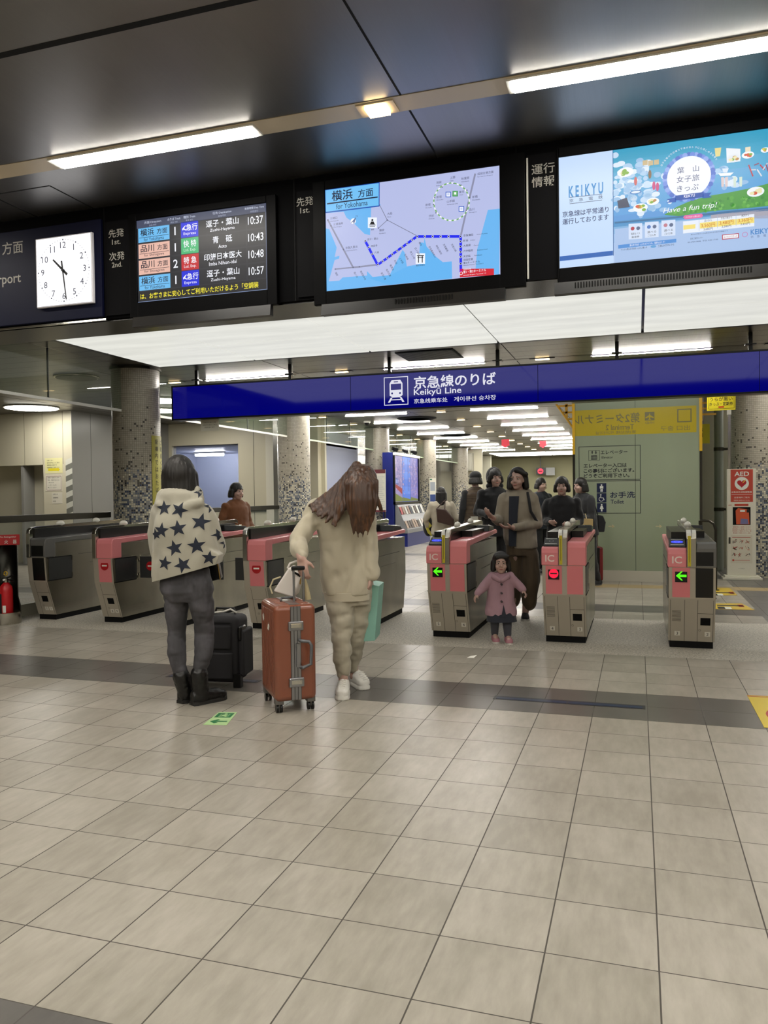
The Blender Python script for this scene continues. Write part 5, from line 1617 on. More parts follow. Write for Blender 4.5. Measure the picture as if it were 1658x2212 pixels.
# posters on the far columns and the silver wall
o = MB().box(-0.12, 0.12, -0.012, 0, 1.12, 1.93, PAPER).build('column_poster', loc=(-6.62, 23.33, 0), rz=R(38))
tag(o, 'pale poster with a blue foot on the far mosaic column beyond the booth', 'poster')
m = MB()
Flat(m, (0, -0.012, 0), (1, 0, 0), (0, 0, 1), 0.001).layer(1).rect(-0.1, 1.14, 0.1, 1.38, mat('poster_blue', '#31467e', 0.6)).rect(-0.1, 1.86, -0.02, 1.91, mat('poster_green', '#2f6b52', 0.6)).rect(-0.09, 1.5, 0.09, 1.8, mat('poster_grey', '#9aa0a8', 0.6))
m.build('print', o)
o = MB().box(-6.62, -6.25, 16.98, 17.0, 0.95, 2.05, PAPER).build('timetable_board')
tag(o, 'white timetable board with a dark red header left of the blue booth', 'board')
m = MB()
F = Flat(m, (0, 16.98, 0), (1, 0, 0), (0, 0, 1), 0.001).layer(1).rect(-6.62, 1.95, -6.25, 2.05, mat('header_red', '#6b2f36', 0.6)).rect(-6.62, 0.95, -6.25, 1.0, mat('header_red', '#6b2f36', 0.6))
for i in range(16):
    F.rect(-6.6, 1.06 + i * 0.053, -6.28 - 0.03 * (i % 3), 1.068 + i * 0.053, mat('poster_grey', '#9aa0a8', 0.6))
m.build('print', o)
MB().box(-6.60, -6.57, 17.0, 17.04, 0, 2.05, STEEL_DARK).box(-6.30, -6.27, 17.0, 17.04, 0, 2.05, STEEL_DARK).build('leg_frame', o)
# ---- far end of the hall
for i in range(3):
    o = MB().box(-6.6 + 2.6 * i, -4.05 + 2.6 * i, 34.0, 37.0, ZC - 0.02, ZC - 0.004, glow('far_panel', '#fbfbf6', 7.0)).build('luminous_panel')
    tag(o, 'bright ceiling panel at the far end of the hall, %s from the left' % ORD[i], 'ceiling light', 'far ceiling panels')
o = MB().box(-5.05, -4.55, 38.9, 39.0, 2.33, 2.68, BLACK).box(-4.55, -4.1, 38.92, 39.0, 2.28, 2.68, GREYP).build('far_gate_sign')
tag(o, 'far black sign with a glowing red no entry disc at the end of the hall', 'sign')
m = MB()
F = Flat(m, (-4.83, 38.9, 2.5), (1, 0, 0), (0, 0, 1), 0.004).layer(1).disc(0, 0, 0.15, glow('far_red', '#ff4a62', 1.1)).layer(2).rect(-0.09, -0.02, 0.09, 0.02, MATTE)
m.build('lit_symbol', o)
MB().box(-4.85, -4.81, 38.94, 38.98, 2.68, ZC - 0.001, BLACK).build('hanger_rod', o)
struct(MB().box(-2.0, 6.8, 36.0, 36.1, 0, 2.9, mat('far_partition', '#a5a088', 0.5)).build('wall_partition'))
for x, y, z, lab in ((-3.62, 20.0, 2.68, 'left'), (-3.02, 24.0, 2.86, 'right')):
    o = MB().box(-0.11, 0.11, -0.01, 0.01, 0.06, 0.25, mat('banner_red', '#c0283c', 0.5)).prism([(-0.07, 0.06), (0.07, 0.06), (0.0, 0.0)], 'y', -0.01, 0.01, mat('banner_red', '#c0283c', 0.5)).build('hanging_banner', loc=(x, y, z))
    tag(o, 'small red banner hanging from the hall ceiling, the %s of two' % ('nearer' if lab == 'left' else 'farther'), 'banner')
    MB().cyl((0, 0, 0.25), (0, 0, ZC - z - 0.001), 0.006, BLACK, n=6).build('hanger_rod', o)
t = thing('dome_camera', 'small white dome camera on the ceiling by the glass fascia', 'camera', (-6.5, 16.3, ZC))
MB().cyl((0, 0, -0.05), (0, 0, -0.001), 0.09, WHITE, n=24).build('base', t)
MB().ell((0, 0, -0.05), (0.065, 0.065, 0.06), BLACK).build('dome', t, smooth=50)
for x, y, lab in ((-5.15, 16.1, 'nearer'), (-5.5, 21.9, 'farther')):
    t = thing('ceiling_diffuser', 'round dark air diffuser in the hall ceiling, the %s of two' % lab, 'vent', (x, y, ZC))
    for r in (0.42, 0.32, 0.22, 0.12):
        MB().lathe([(r, -0.03), (r + 0.06, -0.01), (r + 0.06, -0.001)], MATTE, n=32).build('ring', t)
t = thing('wall_box', 'pale box mounted high on the cream wall at the far left of the hall', 'box', (-7.0, 30.2, 2.35))
MB().box(-0.35, 0.35, 0, 0.4, 0, 0.75, mat('box_pale', '#a3a094', 0.5)).build('casing', t, bevel=0.01)
MB().box(-0.3, 0.3, -0.01, 0, 0.05, 0.7, mat('box_cover', '#b5b2a5', 0.45)).build('cover', t)
struct(MB().box(-7.45, -6.3, 30.6, 30.7, 0, ZC, CREAM).build('wall_end'))

# ---- marks and sheets on the floor
def floor_sheet(name, label, cat, pts, col, rough=0.45):
    o = MB().prism(pts, 'z', 0.0005, 0.0025, mat('sheet_' + col.strip('#'), col, rough)).build(name)
    return tag(o, label, cat)
FZ = 0.0025
o = floor_sheet('exit_marker', 'pale green floor marker with a dark green arrow by the black boots', 'floor marker', [(-2.607, 1.834), (-2.462, 1.868), (-2.537, 2.141), (-2.655, 2.112)], '#a9c98f')
m = MB()
e1, e2 = Vector((0.145, 0.034, 0)).normalized(), Vector((-0.06, 0.275, 0)).normalized()
GRN = mat('marker_green', '#1f6b3d', 0.5)
F = Flat(m, (-2.607, 1.834, FZ), e1, e2, 0.0006).layer(1)
F.poly([(0.02, 0.07), (0.06, 0.115), (0.08, 0.1), (0.062, 0.082), (0.13, 0.082), (0.13, 0.06), (0.062, 0.06), (0.08, 0.042), (0.06, 0.026)], GRN).rect(0.02, 0.155, 0.125, 0.255, GRN)
F.layer(2).disc(0.075, 0.235, 0.01, mat('sheet_a9c98f', '#a9c98f')).poly([(0.05, 0.2), (0.075, 0.222), (0.1, 0.21), (0.085, 0.19), (0.105, 0.17), (0.09, 0.165), (0.07, 0.185), (0.045, 0.168), (0.04, 0.175), (0.062, 0.2)], mat('sheet_a9c98f', '#a9c98f')).ring(0.075, 0.205, 0.038, 0.042, mat('sheet_a9c98f', '#a9c98f'), n=4, a0=pi / 4, a1=pi / 4 + 2 * pi)
m.build('arrow_print', o)
o = floor_sheet('floor_poster', 'large yellow floor sheet with red edging at the right edge of the dark band', 'floor sheet', [(0.651, 2.67), (1.45, 2.67), (1.45, 3.47), (0.651, 3.45)], '#c9b21f')
m = MB()
F = Flat(m, (0.651, 2.67, FZ), (1, 0, 0), (0, 1, 0), 0.0006).layer(1)
FR = mat('sheet_red', '#a8271c', 0.5)
F.rect(0.0, 0.735, 0.78, 0.75, FR).rect(0.0, 0.765, 0.78, 0.775, FR)
F.ring(0.33, 0.28, 0.24, 0.28, FR, n=40).rect(0.14, 0.2, 0.17, 0.4, INK).rect(0.2, 0.22, 0.23, 0.38, INK).rect(0.1, 0.3, 0.5, 0.33, INK).rect(0.32, 0.2, 0.35, 0.42, INK)
m.build('print', o)
for pts, lab in (([(0.86, 8.09), (1.162, 8.19), (1.239, 7.628), (0.80, 7.613)], 'nearer'), ([(0.86, 9.70), (1.196, 9.80), (1.207, 8.993), (0.83, 8.892)], 'farther')):
    o = floor_sheet('floor_notice', 'yellow floor notice beyond the right end gate, the %s of two' % lab, 'floor sheet', pts[::-1], '#c4a72a')
    m = MB()
    x0, y0 = pts[3]
    F = Flat(m, (x0, y0, FZ), (1, 0.04, 0), (0, 1, 0), 0.0006).layer(1)
    F.rect(0.06, 0.27, 0.36, 0.36, INK).rect(0.05, 0.02, 0.13, 0.2, INK).rect(0.13, 0.02, 0.2, 0.2, PIC).rect(0.3, 0.22, 0.36, 0.42, FR)
    m.build('print', o)
b = MB()
b.add([(-1.448, 4.18, 0.0008), (-1.39, 4.19, 0.0008), (-1.375, 4.26, 0.012), (-1.43, 4.255, 0.004), (-1.41, 4.22, 0.009)], [(0, 1, 4), (1, 2, 4), (2, 3, 4), (3, 0, 4)], mat('scrap_white', '#efece2', 0.8))
tag(b.build('paper_scrap'), 'crumpled white paper scrap on the floor tiles before the gates', 'paper scrap')
for x0, x1, lab in ((-3.575, -2.787, 'behind the black boots'), (-1.0, -0.012, 'in the dark band at the right')):
    t = thing('floor_slot', 'long blue lined floor slot ' + lab, 'floor slot', ((x0 + x1) / 2, 2.945, 0))
    L = (x1 - x0) / 2
    MB().box(-L, L, -0.045, 0.045, 0.0005, 0.002, mat('slot_frame', '#3d3d3f', 0.4, 0.5)).build('frame', t)
    MB().box(-L + 0.02, -0.005, -0.03, 0.015, 0.002, 0.0032, mat('slot_blue', '#1a2c48', 0.4)).box(0.005, L - 0.02, -0.03, 0.015, 0.002, 0.0032, mat('slot_blue', '#1a2c48', 0.4)).build('insert', t)
# ================================================================== luggage and people
from mathutils.bvhtree import BVHTree
YAW = R(17.85)
def baked(name, mb, m, parent, vox=0.008, smooth=6, fold=None, fac=0.5, cut=None):
    """merges overlapping solids into one continuous skin"""
    me = bpy.data.meshes.new('tmp')
    me.from_pydata([tuple(p) for p in mb.v], [], mb.f)
    o = bpy.data.objects.new('tmp', me)
    COL.objects.link(o)
    r = o.modifiers.new('r', 'REMESH'); r.mode = 'VOXEL'; r.voxel_size = vox
    if smooth:
        q = o.modifiers.new('s', 'SMOOTH'); q.factor = fac; q.iterations = smooth
    dg = bpy.context.evaluated_depsgraph_get()
    out = bpy.data.meshes.new_from_object(o.evaluated_get(dg))
    bpy.data.objects.remove(o); bpy.data.meshes.remove(me)
    if fold:            # (amplitude, (fx, fy, fz), seed): cloth folds
        amp, fr, sd = fold
        nrm = [v.normal.copy() for v in out.vertices]
        for v, n in zip(out.vertices, nrm):
            p = Vector((v.co.x * fr[0] + sd, v.co.y * fr[1], v.co.z * fr[2]))
            d = noise.noise(p) + 0.5 * noise.noise(p * 2.1)
            d = d - 0.35 * abs(d)
            v.co += n * amp * d
    if cut:             # open hem: trims away what lies beyond the plane
        bm = bmesh.new(); bm.from_mesh(out)
        bmesh.ops.bisect_plane(bm, geom=bm.verts[:] + bm.edges[:] + bm.faces[:], plane_co=cut[0], plane_no=cut[1], clear_outer=True)
        bm.to_mesh(out); bm.free()
    out.materials.clear()
    out.materials.append(m)
    out.polygons.foreach_set('use_smooth', [True] * len(out.polygons))
    out.name = name
    b = bpy.data.objects.new(name, out)
    COL.objects.link(b)
    b.parent = parent
    return b

def V(*a): return Vector(a)
def hand(mb, w, d, n, s=1.0, side=1, curl=0.5, m=None, palm=0.085):
    """palm and five fingers: w wrist, d pointing direction, n palm normal (the side fingers curl to), side: thumb side sign"""
    d, n = V(*d).normalized(), V(*n).normalized()
    n = (n - d * n.dot(d)).normalized()
    a = d.cross(n) * side          # towards the thumb
    w = V(*w)
    for k in (-0.028, -0.009, 0.010, 0.028):
        mb.cap(w + a * k * 0.6 * s + d * 0.005, 0.017 * s, w + d * palm * s * 0.95 + a * k * s, 0.0125 * s, m, n=10)
    for k, L, lag in ((0.030, 0.070, 0.0), (0.010, 0.080, 0.004), (-0.010, 0.074, 0.0), (-0.029, 0.058, -0.008)):
        p = w + d * (palm + lag) * s + a * k * s
        q = d.copy()
        rr_ = 0.0098 * s
        for i, f in enumerate((0.45, 0.31, 0.24)):
            ang = curl * (0.5 + 0.45 * i)
            q = (q * cos(ang) + n * sin(ang)).normalized()
            e = p + q * L * f * s
            mb.cap(p, rr_, e, rr_ * 0.9, m, n=9)
            p, rr_ = e, rr_ * 0.92
    p = w + d * 0.025 * s + a * 0.026 * s
    q = (d * 0.55 + a * 0.75 + n * 0.3).normalized()
    e = p + q * 0.038 * s
    mb.cap(p, 0.0145 * s, e, 0.012 * s, m, n=9)
    q = (d * 0.8 + a * 0.25 + n * 0.5 * (0.4 + curl)).normalized()
    mb.cap(e, 0.0115 * s, e + q * 0.032 * s, 0.0095 * s, m, n=9)
    return mb

def head(mb, c, face, s=1.0, up=(0, 0, 1), m=None):
    """skull, jaw, nose, ears, brow, lips; face: direction the person looks"""
    c, f, u = V(*c), V(*face).normalized(), V(*up).normalized()
    f = (f - u * f.dot(u)).normalized()
    a = f.cross(u)
    Q = Matrix((a, f, u)).transposed().to_4x4()
    Q = Matrix.Translation(c) @ Q
    k = s
    mb.ell((0, -0.012 * k, 0.03 * k), (0.076 * k, 0.094 * k, 0.088 * k), m, n=24, k=16, M=Q)
    mb.ell((0, 0.026 * k, -0.03 * k), (0.062 * k, 0.066 * k, 0.085 * k), m, n=24, k=16, M=Q)
    mb.ell((0, 0.055 * k, -0.09 * k), (0.030 * k, 0.030 * k, 0.024 * k), m, M=Q)
    mb.cap((0, 0.088 * k, 0.012 * k), 0.008 * k, (0, 0.104 * k, -0.024 * k), 0.012 * k, m, M=Q)
    for q in (-1, 1):
        mb.ell((q * 0.012 * k, 0.094 * k, -0.028 * k), 0.009 * k, m, M=Q)
        mb.ell((q * 0.074 * k, -0.008 * k, -0.008 * k), (0.012 * k, 0.022 * k, 0.034 * k), m, M=Q)
        mb.ell((q * 0.038 * k, 0.066 * k, -0.035 * k), (0.026 * k, 0.022 * k, 0.024 * k), m, M=Q)
        mb.ell((q * 0.032 * k, 0.080 * k, 0.026 * k), (0.026 * k, 0.012 * k, 0.010 * k), m, M=Q)
    mb.ell((0, 0.083 * k, -0.056 * k), (0.024 * k, 0.010 * k, 0.006 * k), m, M=Q)
    mb.ell((0, 0.081 * k, -0.067 * k), (0.021 * k, 0.010 * k, 0.007 * k), m, M=Q)
    return Q

SKIN = mat('skin', '#b8978a', 0.5)
SKIN.node_tree.nodes['Principled BSDF'].inputs['Subsurface Weight'].default_value = 0.08
LIP = mat('lip', '#a5625a', 0.45)
HAIRK = mat('black_hair', '#14100d', 0.5, bump=((90, 90, 6), 0.5, 0.006))
HAIRB = mat('brown_hair', '#3a2416', 0.36, bump=((90, 90, 6), 0.5, 0.006), var=((50, 50, 3), '#6b4526', 0.5, 0.8))
EYEW, EYEK = mat('eye_white', '#d8d2c8', 0.3), mat('eye_dark', '#140d0a', 0.2)

def face_parts(parent, Q, k=1.0):
    b = MB()
    for q in (-1, 1):
        b.ell((q * 0.031 * k, 0.076 * k, 0.006 * k), (0.0145 * k, 0.010 * k, 0.0075 * k), EYEW, n=14, k=8, M=Q)
        b.ell((q * 0.031 * k, 0.083 * k, 0.006 * k), (0.007 * k, 0.0055 * k, 0.007 * k), EYEK, n=12, k=8, M=Q)
        b.cap((q * 0.016 * k, 0.090 * k, 0.030 * k), 0.004 * k, (q * 0.048 * k, 0.082 * k, 0.032 * k), 0.003 * k, EYEK, n=6, M=Q)
    b.ell((0, 0.088 * k, -0.061 * k), (0.022 * k, 0.008 * k, 0.007 * k), LIP, n=14, k=8, M=Q)
    b.build('face_features', parent, smooth=60)

def shoe(mb, heel, toe, m, sole, w=0.044, h=0.07, sh=0.025, n=10):
    """low shoe on the floor from heel to toe (xy), sole height sh"""
    heel, toe = V(heel[0], heel[1], 0), V(toe[0], toe[1], 0)
    d = toe - heel
    L = d.length
    d.normalize()
    a = V(-d.y, d.x, 0)
    rings = [(0.0, 0.62, 0.80), (0.10, 0.82, 1.0), (0.3, 0.86, 1.0), (0.5, 0.88, 0.86), (0.72, 1.0, 0.62), (0.88, 0.88, 0.5), (0.97, 0.55, 0.4), (1.0, 0.3, 0.3)]
    for lo, hi, mm, k in ((0.0, sh, sole, 1.07), (sh, None, m, 1.0)):
        vs, fs = [], []
        for t, ww, hh in rings:
            p = heel + d * L * t
            z0, z1 = lo, (hi if hi else sh + h * hh)
            W_2 = w * ww * k
            vs += [p - a * W_2 + V(0, 0, z0), p - a * W_2 * 0.95 + V(0, 0, z0 + (z1 - z0) * 0.6), p - a * W_2 * 0.5 + V(0, 0, z1), p + a * W_2 * 0.5 + V(0, 0, z1), p + a * W_2 * 0.95 + V(0, 0, z0 + (z1 - z0) * 0.6), p + a * W_2 + V(0, 0, z0)]
        for i in range(len(rings) - 1):
            fs += [(i * 6 + j, i * 6 + (j + 1) % 6, (i + 1) * 6 + (j + 1) % 6, (i + 1) * 6 + j) for j in range(6)]
        q = (len(rings) - 1) * 6
        fs += [(5, 4, 3, 2, 1, 0), tuple(range(q, q + 6))]
        mb.add(vs, fs, mm)
    return mb

def limb(mb, pts, m=None, n=14):
    """pts: [(point, radius), ...] joined by tapered capsules"""
    for (p, r), (q, s) in zip(pts, pts[1:]):
        mb.cap(p, r, q, s, m, n=n)
    return mb

def star_decals(parent, cloth, specs, m, view):
    """printed stars lying on the cloth surface; specs: (x, z, size, turn)"""
    me = cloth.data
    bv = BVHTree.FromPolygons([v.co.copy() for v in me.vertices], [tuple(p.vertices) for p in me.polygons])
    b = MB()
    for x, z, r, rot in specs:
        pts = []
        grid = []
        N = 5
        for k in range(10):
            a0, a1 = rot + pi / 2 + k * pi / 5, rot + pi / 2 + (k + 1) * pi / 5
            r0, r1 = (r, r * 0.42) if k % 2 == 0 else (r * 0.42, r)
            A, B_ = (r0 * cos(a0), r0 * sin(a0)), (r1 * cos(a1), r1 * sin(a1))
            for i in range(N):
                for j in range(N - i):
                    def G(i, j):
                        return (A[0] * i / N + B_[0] * j / N, A[1] * i / N + B_[1] * j / N)
                    grid.append((G(i, j), G(i + 1, j), G(i, j + 1)))
                    if i + j < N - 1:
                        grid.append((G(i + 1, j), G(i + 1, j + 1), G(i, j + 1)))
        for tri in grid:
            vs = []
            for u, v in tri:
                h = bv.ray_cast(V(x + u, -2.5, z + v), view)
                if h[0] is None:
                    break
                vs.append(h[0] + h[1] * 0.0025)
            if len(vs) == 3 and max((vs[0] - vs[1]).length, (vs[1] - vs[2]).length, (vs[0] - vs[2]).length) < r * 0.9:
                b.add(vs, [(0, 1, 2)], m)
    if b.v:
        b.build('star_print', parent)

# ------------------------------------------------------------ woman in the star hoodie
t = thing('person', 'person in a pale star print hoodie, dark jeans and black boots seen from behind', 'person', (-2.90, 2.28, 0), YAW)
HOOD = mat('hoodie_cream', '#a39f90', 0.9, bump=((140, 140, 140), 0.25, 0.002), sheen=0.2)
STAR = mat('star_navy', '#1c2230', 0.85)
JEAN = mat('grey_jeans', '#38373a', 0.75, bump=((60, 60, 14), 0.3, 0.004), var=((9, 9, 5), '#56545a', 0.45, 0.75))
BOOT = mat('black_boot', '#0c0b0b', 0.35)
fwd = V(0.62, 0.78, 0)
b = MB()
head(b, (-0.105, 0.020, 1.536), fwd, 0.98)
limb(b, [((-0.103, 0.020, 1.442), 0.05), ((-0.090, 0.000, 1.370), 0.056)])
b.loft([((-0.087, 0.000, 1.354), 0.10, 0.07, 0.3), ((-0.085, 0.000, 1.275), 0.165, 0.095, 0.3), ((-0.085, 0.000, 1.134), 0.15, 0.10, 0.3), ((-0.084, 0.000, 0.992), 0.135, 0.095, 0.3), ((-0.080, 0.000, 0.882), 0.16, 0.11, 0.3), ((-0.076, 0.000, 0.772), 0.165, 0.115, 0.3)], None)
limb(b, [((-0.229, 0.020, 1.286), 0.05), ((-0.260, 0.040, 1.102), 0.042), ((-0.215, 0.220, 1.009), 0.032)])
limb(b, [((0.048, 0.020, 1.283), 0.05), ((0.095, 0.050, 1.091), 0.042), ((0.026, 0.240, 1.021), 0.032)])
hand(b, (-0.215, 0.220, 1.009), (0.5, 0.85, 0.2), (0, 0.2, 1), 0.95, -1, 0.6)
hand(b, (0.026, 0.240, 1.021), (-0.3, 0.9, 0.25), (0, 0.2, 1), 0.95, 1, 0.6)
LL = [((-0.143, 0.030, 0.810), 0.0785), ((-0.155, 0.030, 0.658), 0.0691), ((-0.163, 0.060, 0.488), 0.0503), ((-0.150, 0.000, 0.353), 0.0503), ((-0.121, 0.000, 0.188), 0.0346), ((V(*(-0.132, -0.008)) * 0.73 + V(*(-0.009, 0.170)) * 0.27).to_3d() + V(0, 0, 0.07), 0.0283)]
LR = [((0.011, -0.030, 0.815), 0.0785), ((0.034, -0.020, 0.669), 0.0691), ((0.033, 0.050, 0.478), 0.0534), ((0.036, 0.000, 0.351), 0.0503), ((0.011, -0.040, 0.208), 0.0346), ((V(*(-0.038, -0.059)) * 0.73 + V(*(0.156, 0.124)) * 0.27).to_3d() + V(0, 0, 0.07), 0.0283)]
limb(b, LL); limb(b, LR)
for h_, e_ in (((-0.132, -0.008), (-0.009, 0.170)), ((-0.038, -0.059), (0.156, 0.124))):
    h_, e_ = V(*h_, 0.05), V(*e_, 0.045)
    limb(b, [(h_ * 0.73 + e_ * 0.27, 0.026), (h_ * 0.35 + e_ * 0.65, 0.018)])
baked('body', b, SKIN, t, 0.008, 3)
b = MB()
for k_, LG in ((0, LL), (1, LR)):
    limb(b, [(LG[0][0], LG[0][1] + 0.018)] + [(p, r + 0.014) for p, r in LG[1:4]] + [(LG[4][0], LG[4][1] + 0.010)], n=18)
b.loft([((-0.079, 0.000, 0.929), 0.155, 0.115, 0.2), ((-0.075, 0.000, 0.835), 0.175, 0.13, 0.2), ((-0.070, 0.000, 0.769), 0.182, 0.132, 0.2), ((-0.068, 0.000, 0.699), 0.12, 0.10, 0.2)], None)
baked('jeans', b, JEAN, t, 0.007, 11, (0.007, (11, 11, 17), 3))
b = MB()
for (p, r), (hx, hy), (tx, ty) in ((LL[4], (-0.132, -0.008), (-0.009, 0.170)), (LR[4], (-0.038, -0.059), (0.156, 0.124))):
    an = V(hx + (tx - hx) * 0.27, hy + (ty - hy) * 0.27, 0)
    b.cap(V(an.x, an.y, 0.055), 0.054, V(*p), 0.059, BOOT, n=16)
    b.cap(V(hx, hy, 0.05) * 0.8 + V(tx, ty, 0.05) * 0.2, 0.046, V(hx, hy, 0.05) * 0.3 + V(tx, ty, 0.05) * 0.7, 0.04, BOOT, n=16)
    shoe(b, (hx, hy), (tx, ty), BOOT, BOOT, 0.047, 0.075, 0.03)
bo = baked('boots', b, BOOT, t, 0.006, 3, (0.003, (30, 30, 40), 1))
b = MB()
for (hx, hy), (tx, ty) in (((-0.132, -0.008), (-0.009, 0.170)), ((-0.038, -0.059), (0.156, 0.124))):
    shoe(b, (hx, hy), (tx, ty), BOOT, mat('boot_sole', '#191715', 0.7), 0.050, 0.001, 0.032)
b.build('sole', bo)
b = MB()
b.loft([((-0.118, 0.020, 1.480), 0.0942, 0.10, 0.2), ((-0.111, 0.000, 1.429), 0.1256, 0.13, 0.2), ((-0.109, 0.000, 1.370), 0.1476, 0.145, 0.2, 0.05), ((-0.097, 0.000, 1.307), 0.1790, 0.16, 0.2), ((-0.083, 0.000, 1.213), 0.2073, 0.185, 0.2), ((-0.079, 0.010, 1.102), 0.2262, 0.20, 0.2), ((-0.070, 0.020, 1.006), 0.2293, 0.205, 0.2), ((-0.078, 0.020, 0.924), 0.2136, 0.205, 0.2), ((-0.086, 0.020, 0.849), 0.1947, 0.20, 0.2), ((-0.093, 0.020, 0.798), 0.1822, 0.19, 0.2)], None, n=40)
limb(b, [((-0.223, 0.000, 1.299), 0.085), ((-0.263, 0.020, 1.167), 0.085), ((-0.261, 0.050, 1.022), 0.075)])
limb(b, [((0.040, 0.000, 1.289), 0.08), ((0.096, 0.020, 1.162), 0.08), ((0.117, 0.060, 1.033), 0.075), ((0.058, 0.120, 0.958), 0.06)])
# slanting hem: lower on the left than on the right
b.prism([(-0.270, 0.000, 0.822)[::2], (-0.191, 0.000, 0.814)[::2], (0.147, 0.000, 0.923)[::2], (0.177, 0.000, 1.017)[::2], (0.096, 0.000, 1.069)[::2], (-0.278, 0.000, 1.042)[::2]], 'y', -0.12, 0.12, None)
b.cap((-0.203, -0.020, 1.406), 0.065, (-0.058, -0.020, 1.491), 0.062, None)
b.cap((-0.208, -0.050, 1.362), 0.06, (0.016, -0.050, 1.390), 0.058, None)
b.cap((-0.066, -0.010, 1.491), 0.055, (0.000, 0.020, 1.428), 0.055, None)
b.cap((-0.213, -0.100, 1.351), 0.035, (-0.064, -0.130, 1.325), 0.035, None)
b.cap((-0.064, -0.130, 1.325), 0.035, (0.053, -0.100, 1.372), 0.033, None)
hd = baked('hoodie', b, HOOD, t, 0.008, 8, (0.017, (7, 7, 5), 8), cut=((-0.086, 0.000, 0.892), V(0.26, 0, -1)))
q = lambda x, z: None
star_decals(t, hd, [((-0.175, -0.200, 1.333)[0], (-0.175, -0.200, 1.333)[2], 0.0534, 0.1), ((0.047, -0.200, 1.439)[0], (0.047, -0.200, 1.439)[2], 0.0440, 0.5), ((-0.070, -0.200, 1.320)[0], (-0.070, -0.200, 1.320)[2], 0.0565, -0.4), ((0.115, -0.200, 1.342)[0], (0.115, -0.200, 1.342)[2], 0.0503, 0.3),
    ((-0.184, -0.200, 1.188)[0], (-0.184, -0.200, 1.188)[2], 0.0534, -0.1), ((-0.075, -0.200, 1.199)[0], (-0.075, -0.200, 1.199)[2], 0.0565, 0.15), ((0.058, -0.200, 1.237)[0], (0.058, -0.200, 1.237)[2], 0.0597, -0.2), ((0.157, -0.200, 1.148)[0], (0.157, -0.200, 1.148)[2], 0.0440, 0.4),
    ((-0.099, -0.200, 1.072)[0], (-0.099, -0.200, 1.072)[2], 0.0565, 0.25), ((0.037, -0.200, 1.083)[0], (0.037, -0.200, 1.083)[2], 0.0597, 0.1), ((-0.167, -0.200, 0.973)[0], (-0.167, -0.200, 0.973)[2], 0.0503, -0.2), ((-0.049, -0.200, 0.960)[0], (-0.049, -0.200, 0.960)[2], 0.0565, 0.45), ((0.112, -0.200, 1.000)[0], (0.112, -0.200, 1.000)[2], 0.0503, -0.15), ((0.192, -0.200, 1.087)[0], (0.192, -0.200, 1.087)[2], 0.0408, 0.2), ((-0.227, -0.200, 1.162)[0], (-0.227, -0.200, 1.162)[2], 0.0408, 0.2)], STAR, V(0, 1, 0))
b = MB()
c_ = V(*(-0.111, 0.020, 1.555))
b.ell(c_ + V(0, -0.012, 0.005), (0.108, 0.118, 0.135), None, n=28, k=18)
for i in range(13):
    a = R(195 + 150 * i / 12)
    p0 = c_ + V(0.085 * cos(a), 0.085 * sin(a), 0.02)
    p1 = c_ + V(0.098 * cos(a), 0.095 * sin(a), -0.12)
    b.cap(p0, 0.035, p1, 0.028, None, n=10)
b.cap(c_ + V(-0.09, 0.0, 0), 0.035, c_ + V(-0.10, 0.0, -0.16), 0.025, None)
b.cap(c_ + V(0.09, 0.0, 0), 0.035, c_ + V(0.105, 0.02, -0.15), 0.025, None)
baked('hair', b, HAIRK, t, 0.007, 6, (0.004, (60, 60, 5), 2))
# her small shoulder bag
o = thing('shoulder_bag', 'small black shoulder bag with a gold zip hanging below the star hoodie', 'bag', (-2.90, 2.28, 0), YAW)
b = MB()
b.prism([(0.038, 0.130, 1.022)[::2], (0.102, 0.130, 1.021)[::2], (0.137, 0.130, 0.834)[::2], (0.053, 0.130, 0.813)[::2]], 'y', 0.12, 0.20, BLACK)
b.build('pouch', o, bevel=0.012)
MB().tube([(0.108, 0.115, 1.016), (0.119, 0.115, 0.916), (0.131, 0.115, 0.829)], 0.004, mat('gold_zip', '#b08d4a', 0.3, 1.0), n=6).build('zip', o)
MB().tube([(0.037, 0.160, 1.017), (-0.027, 0.200, 1.220), (-0.102, 0.120, 1.336)], 0.006, BLACK, n=6).build('strap', o)

# ------------------------------------------------------------ bending woman in cream
t = thing('person', 'person in cream sweatshirt and joggers bending over an orange suitcase', 'person', (-2.00, 2.86, 0), YAW)
KNIT = mat('cream_sweatshirt', '#b3ab96', 0.9, bump=((160, 160, 160), 0.2, 0.002), sheen=0.2)
JOG = mat('beige_joggers', '#a19a88', 0.9, bump=((60, 60, 20), 0.2, 0.003), sheen=0.2)
SNK = mat('white_leather', '#d9d7d0', 0.4)
b = MB()
hc = (0.092, -0.220, 1.471)
fc = V(0.35, -0.75, -0.55)
Qh = head(b, hc, fc, 0.97, (0.15, -0.62, 0.75))
limb(b, [((0.035, -0.140, 1.402), 0.05), ((-0.034, -0.080, 1.321), 0.056)])
b.loft([((-0.057, -0.070, 1.311), 0.13, 0.075, 0), ((-0.067, -0.040, 1.223), 0.165, 0.095, 0), ((-0.065, 0.000, 1.056), 0.145, 0.10, 0), ((-0.045, 0.030, 0.888), 0.135, 0.10, 0), ((-0.024, 0.040, 0.753), 0.16, 0.115, 0), ((-0.019, 0.040, 0.653), 0.155, 0.11, 0)], None)
limb(b, [((-0.234, -0.060, 1.291), 0.052), ((-0.363, -0.200, 1.082), 0.042), ((-0.314, -0.370, 0.987), 0.030)])
limb(b, [((0.111, -0.040, 1.263), 0.052), ((0.130, 0.000, 1.020), 0.042), ((0.135, -0.030, 0.848), 0.030)])
hand(b, (-0.314, -0.370, 0.987), (0.12, -0.15, -1.0), (0.3, 0.9, -0.2), 1.0, 1, 0.8)
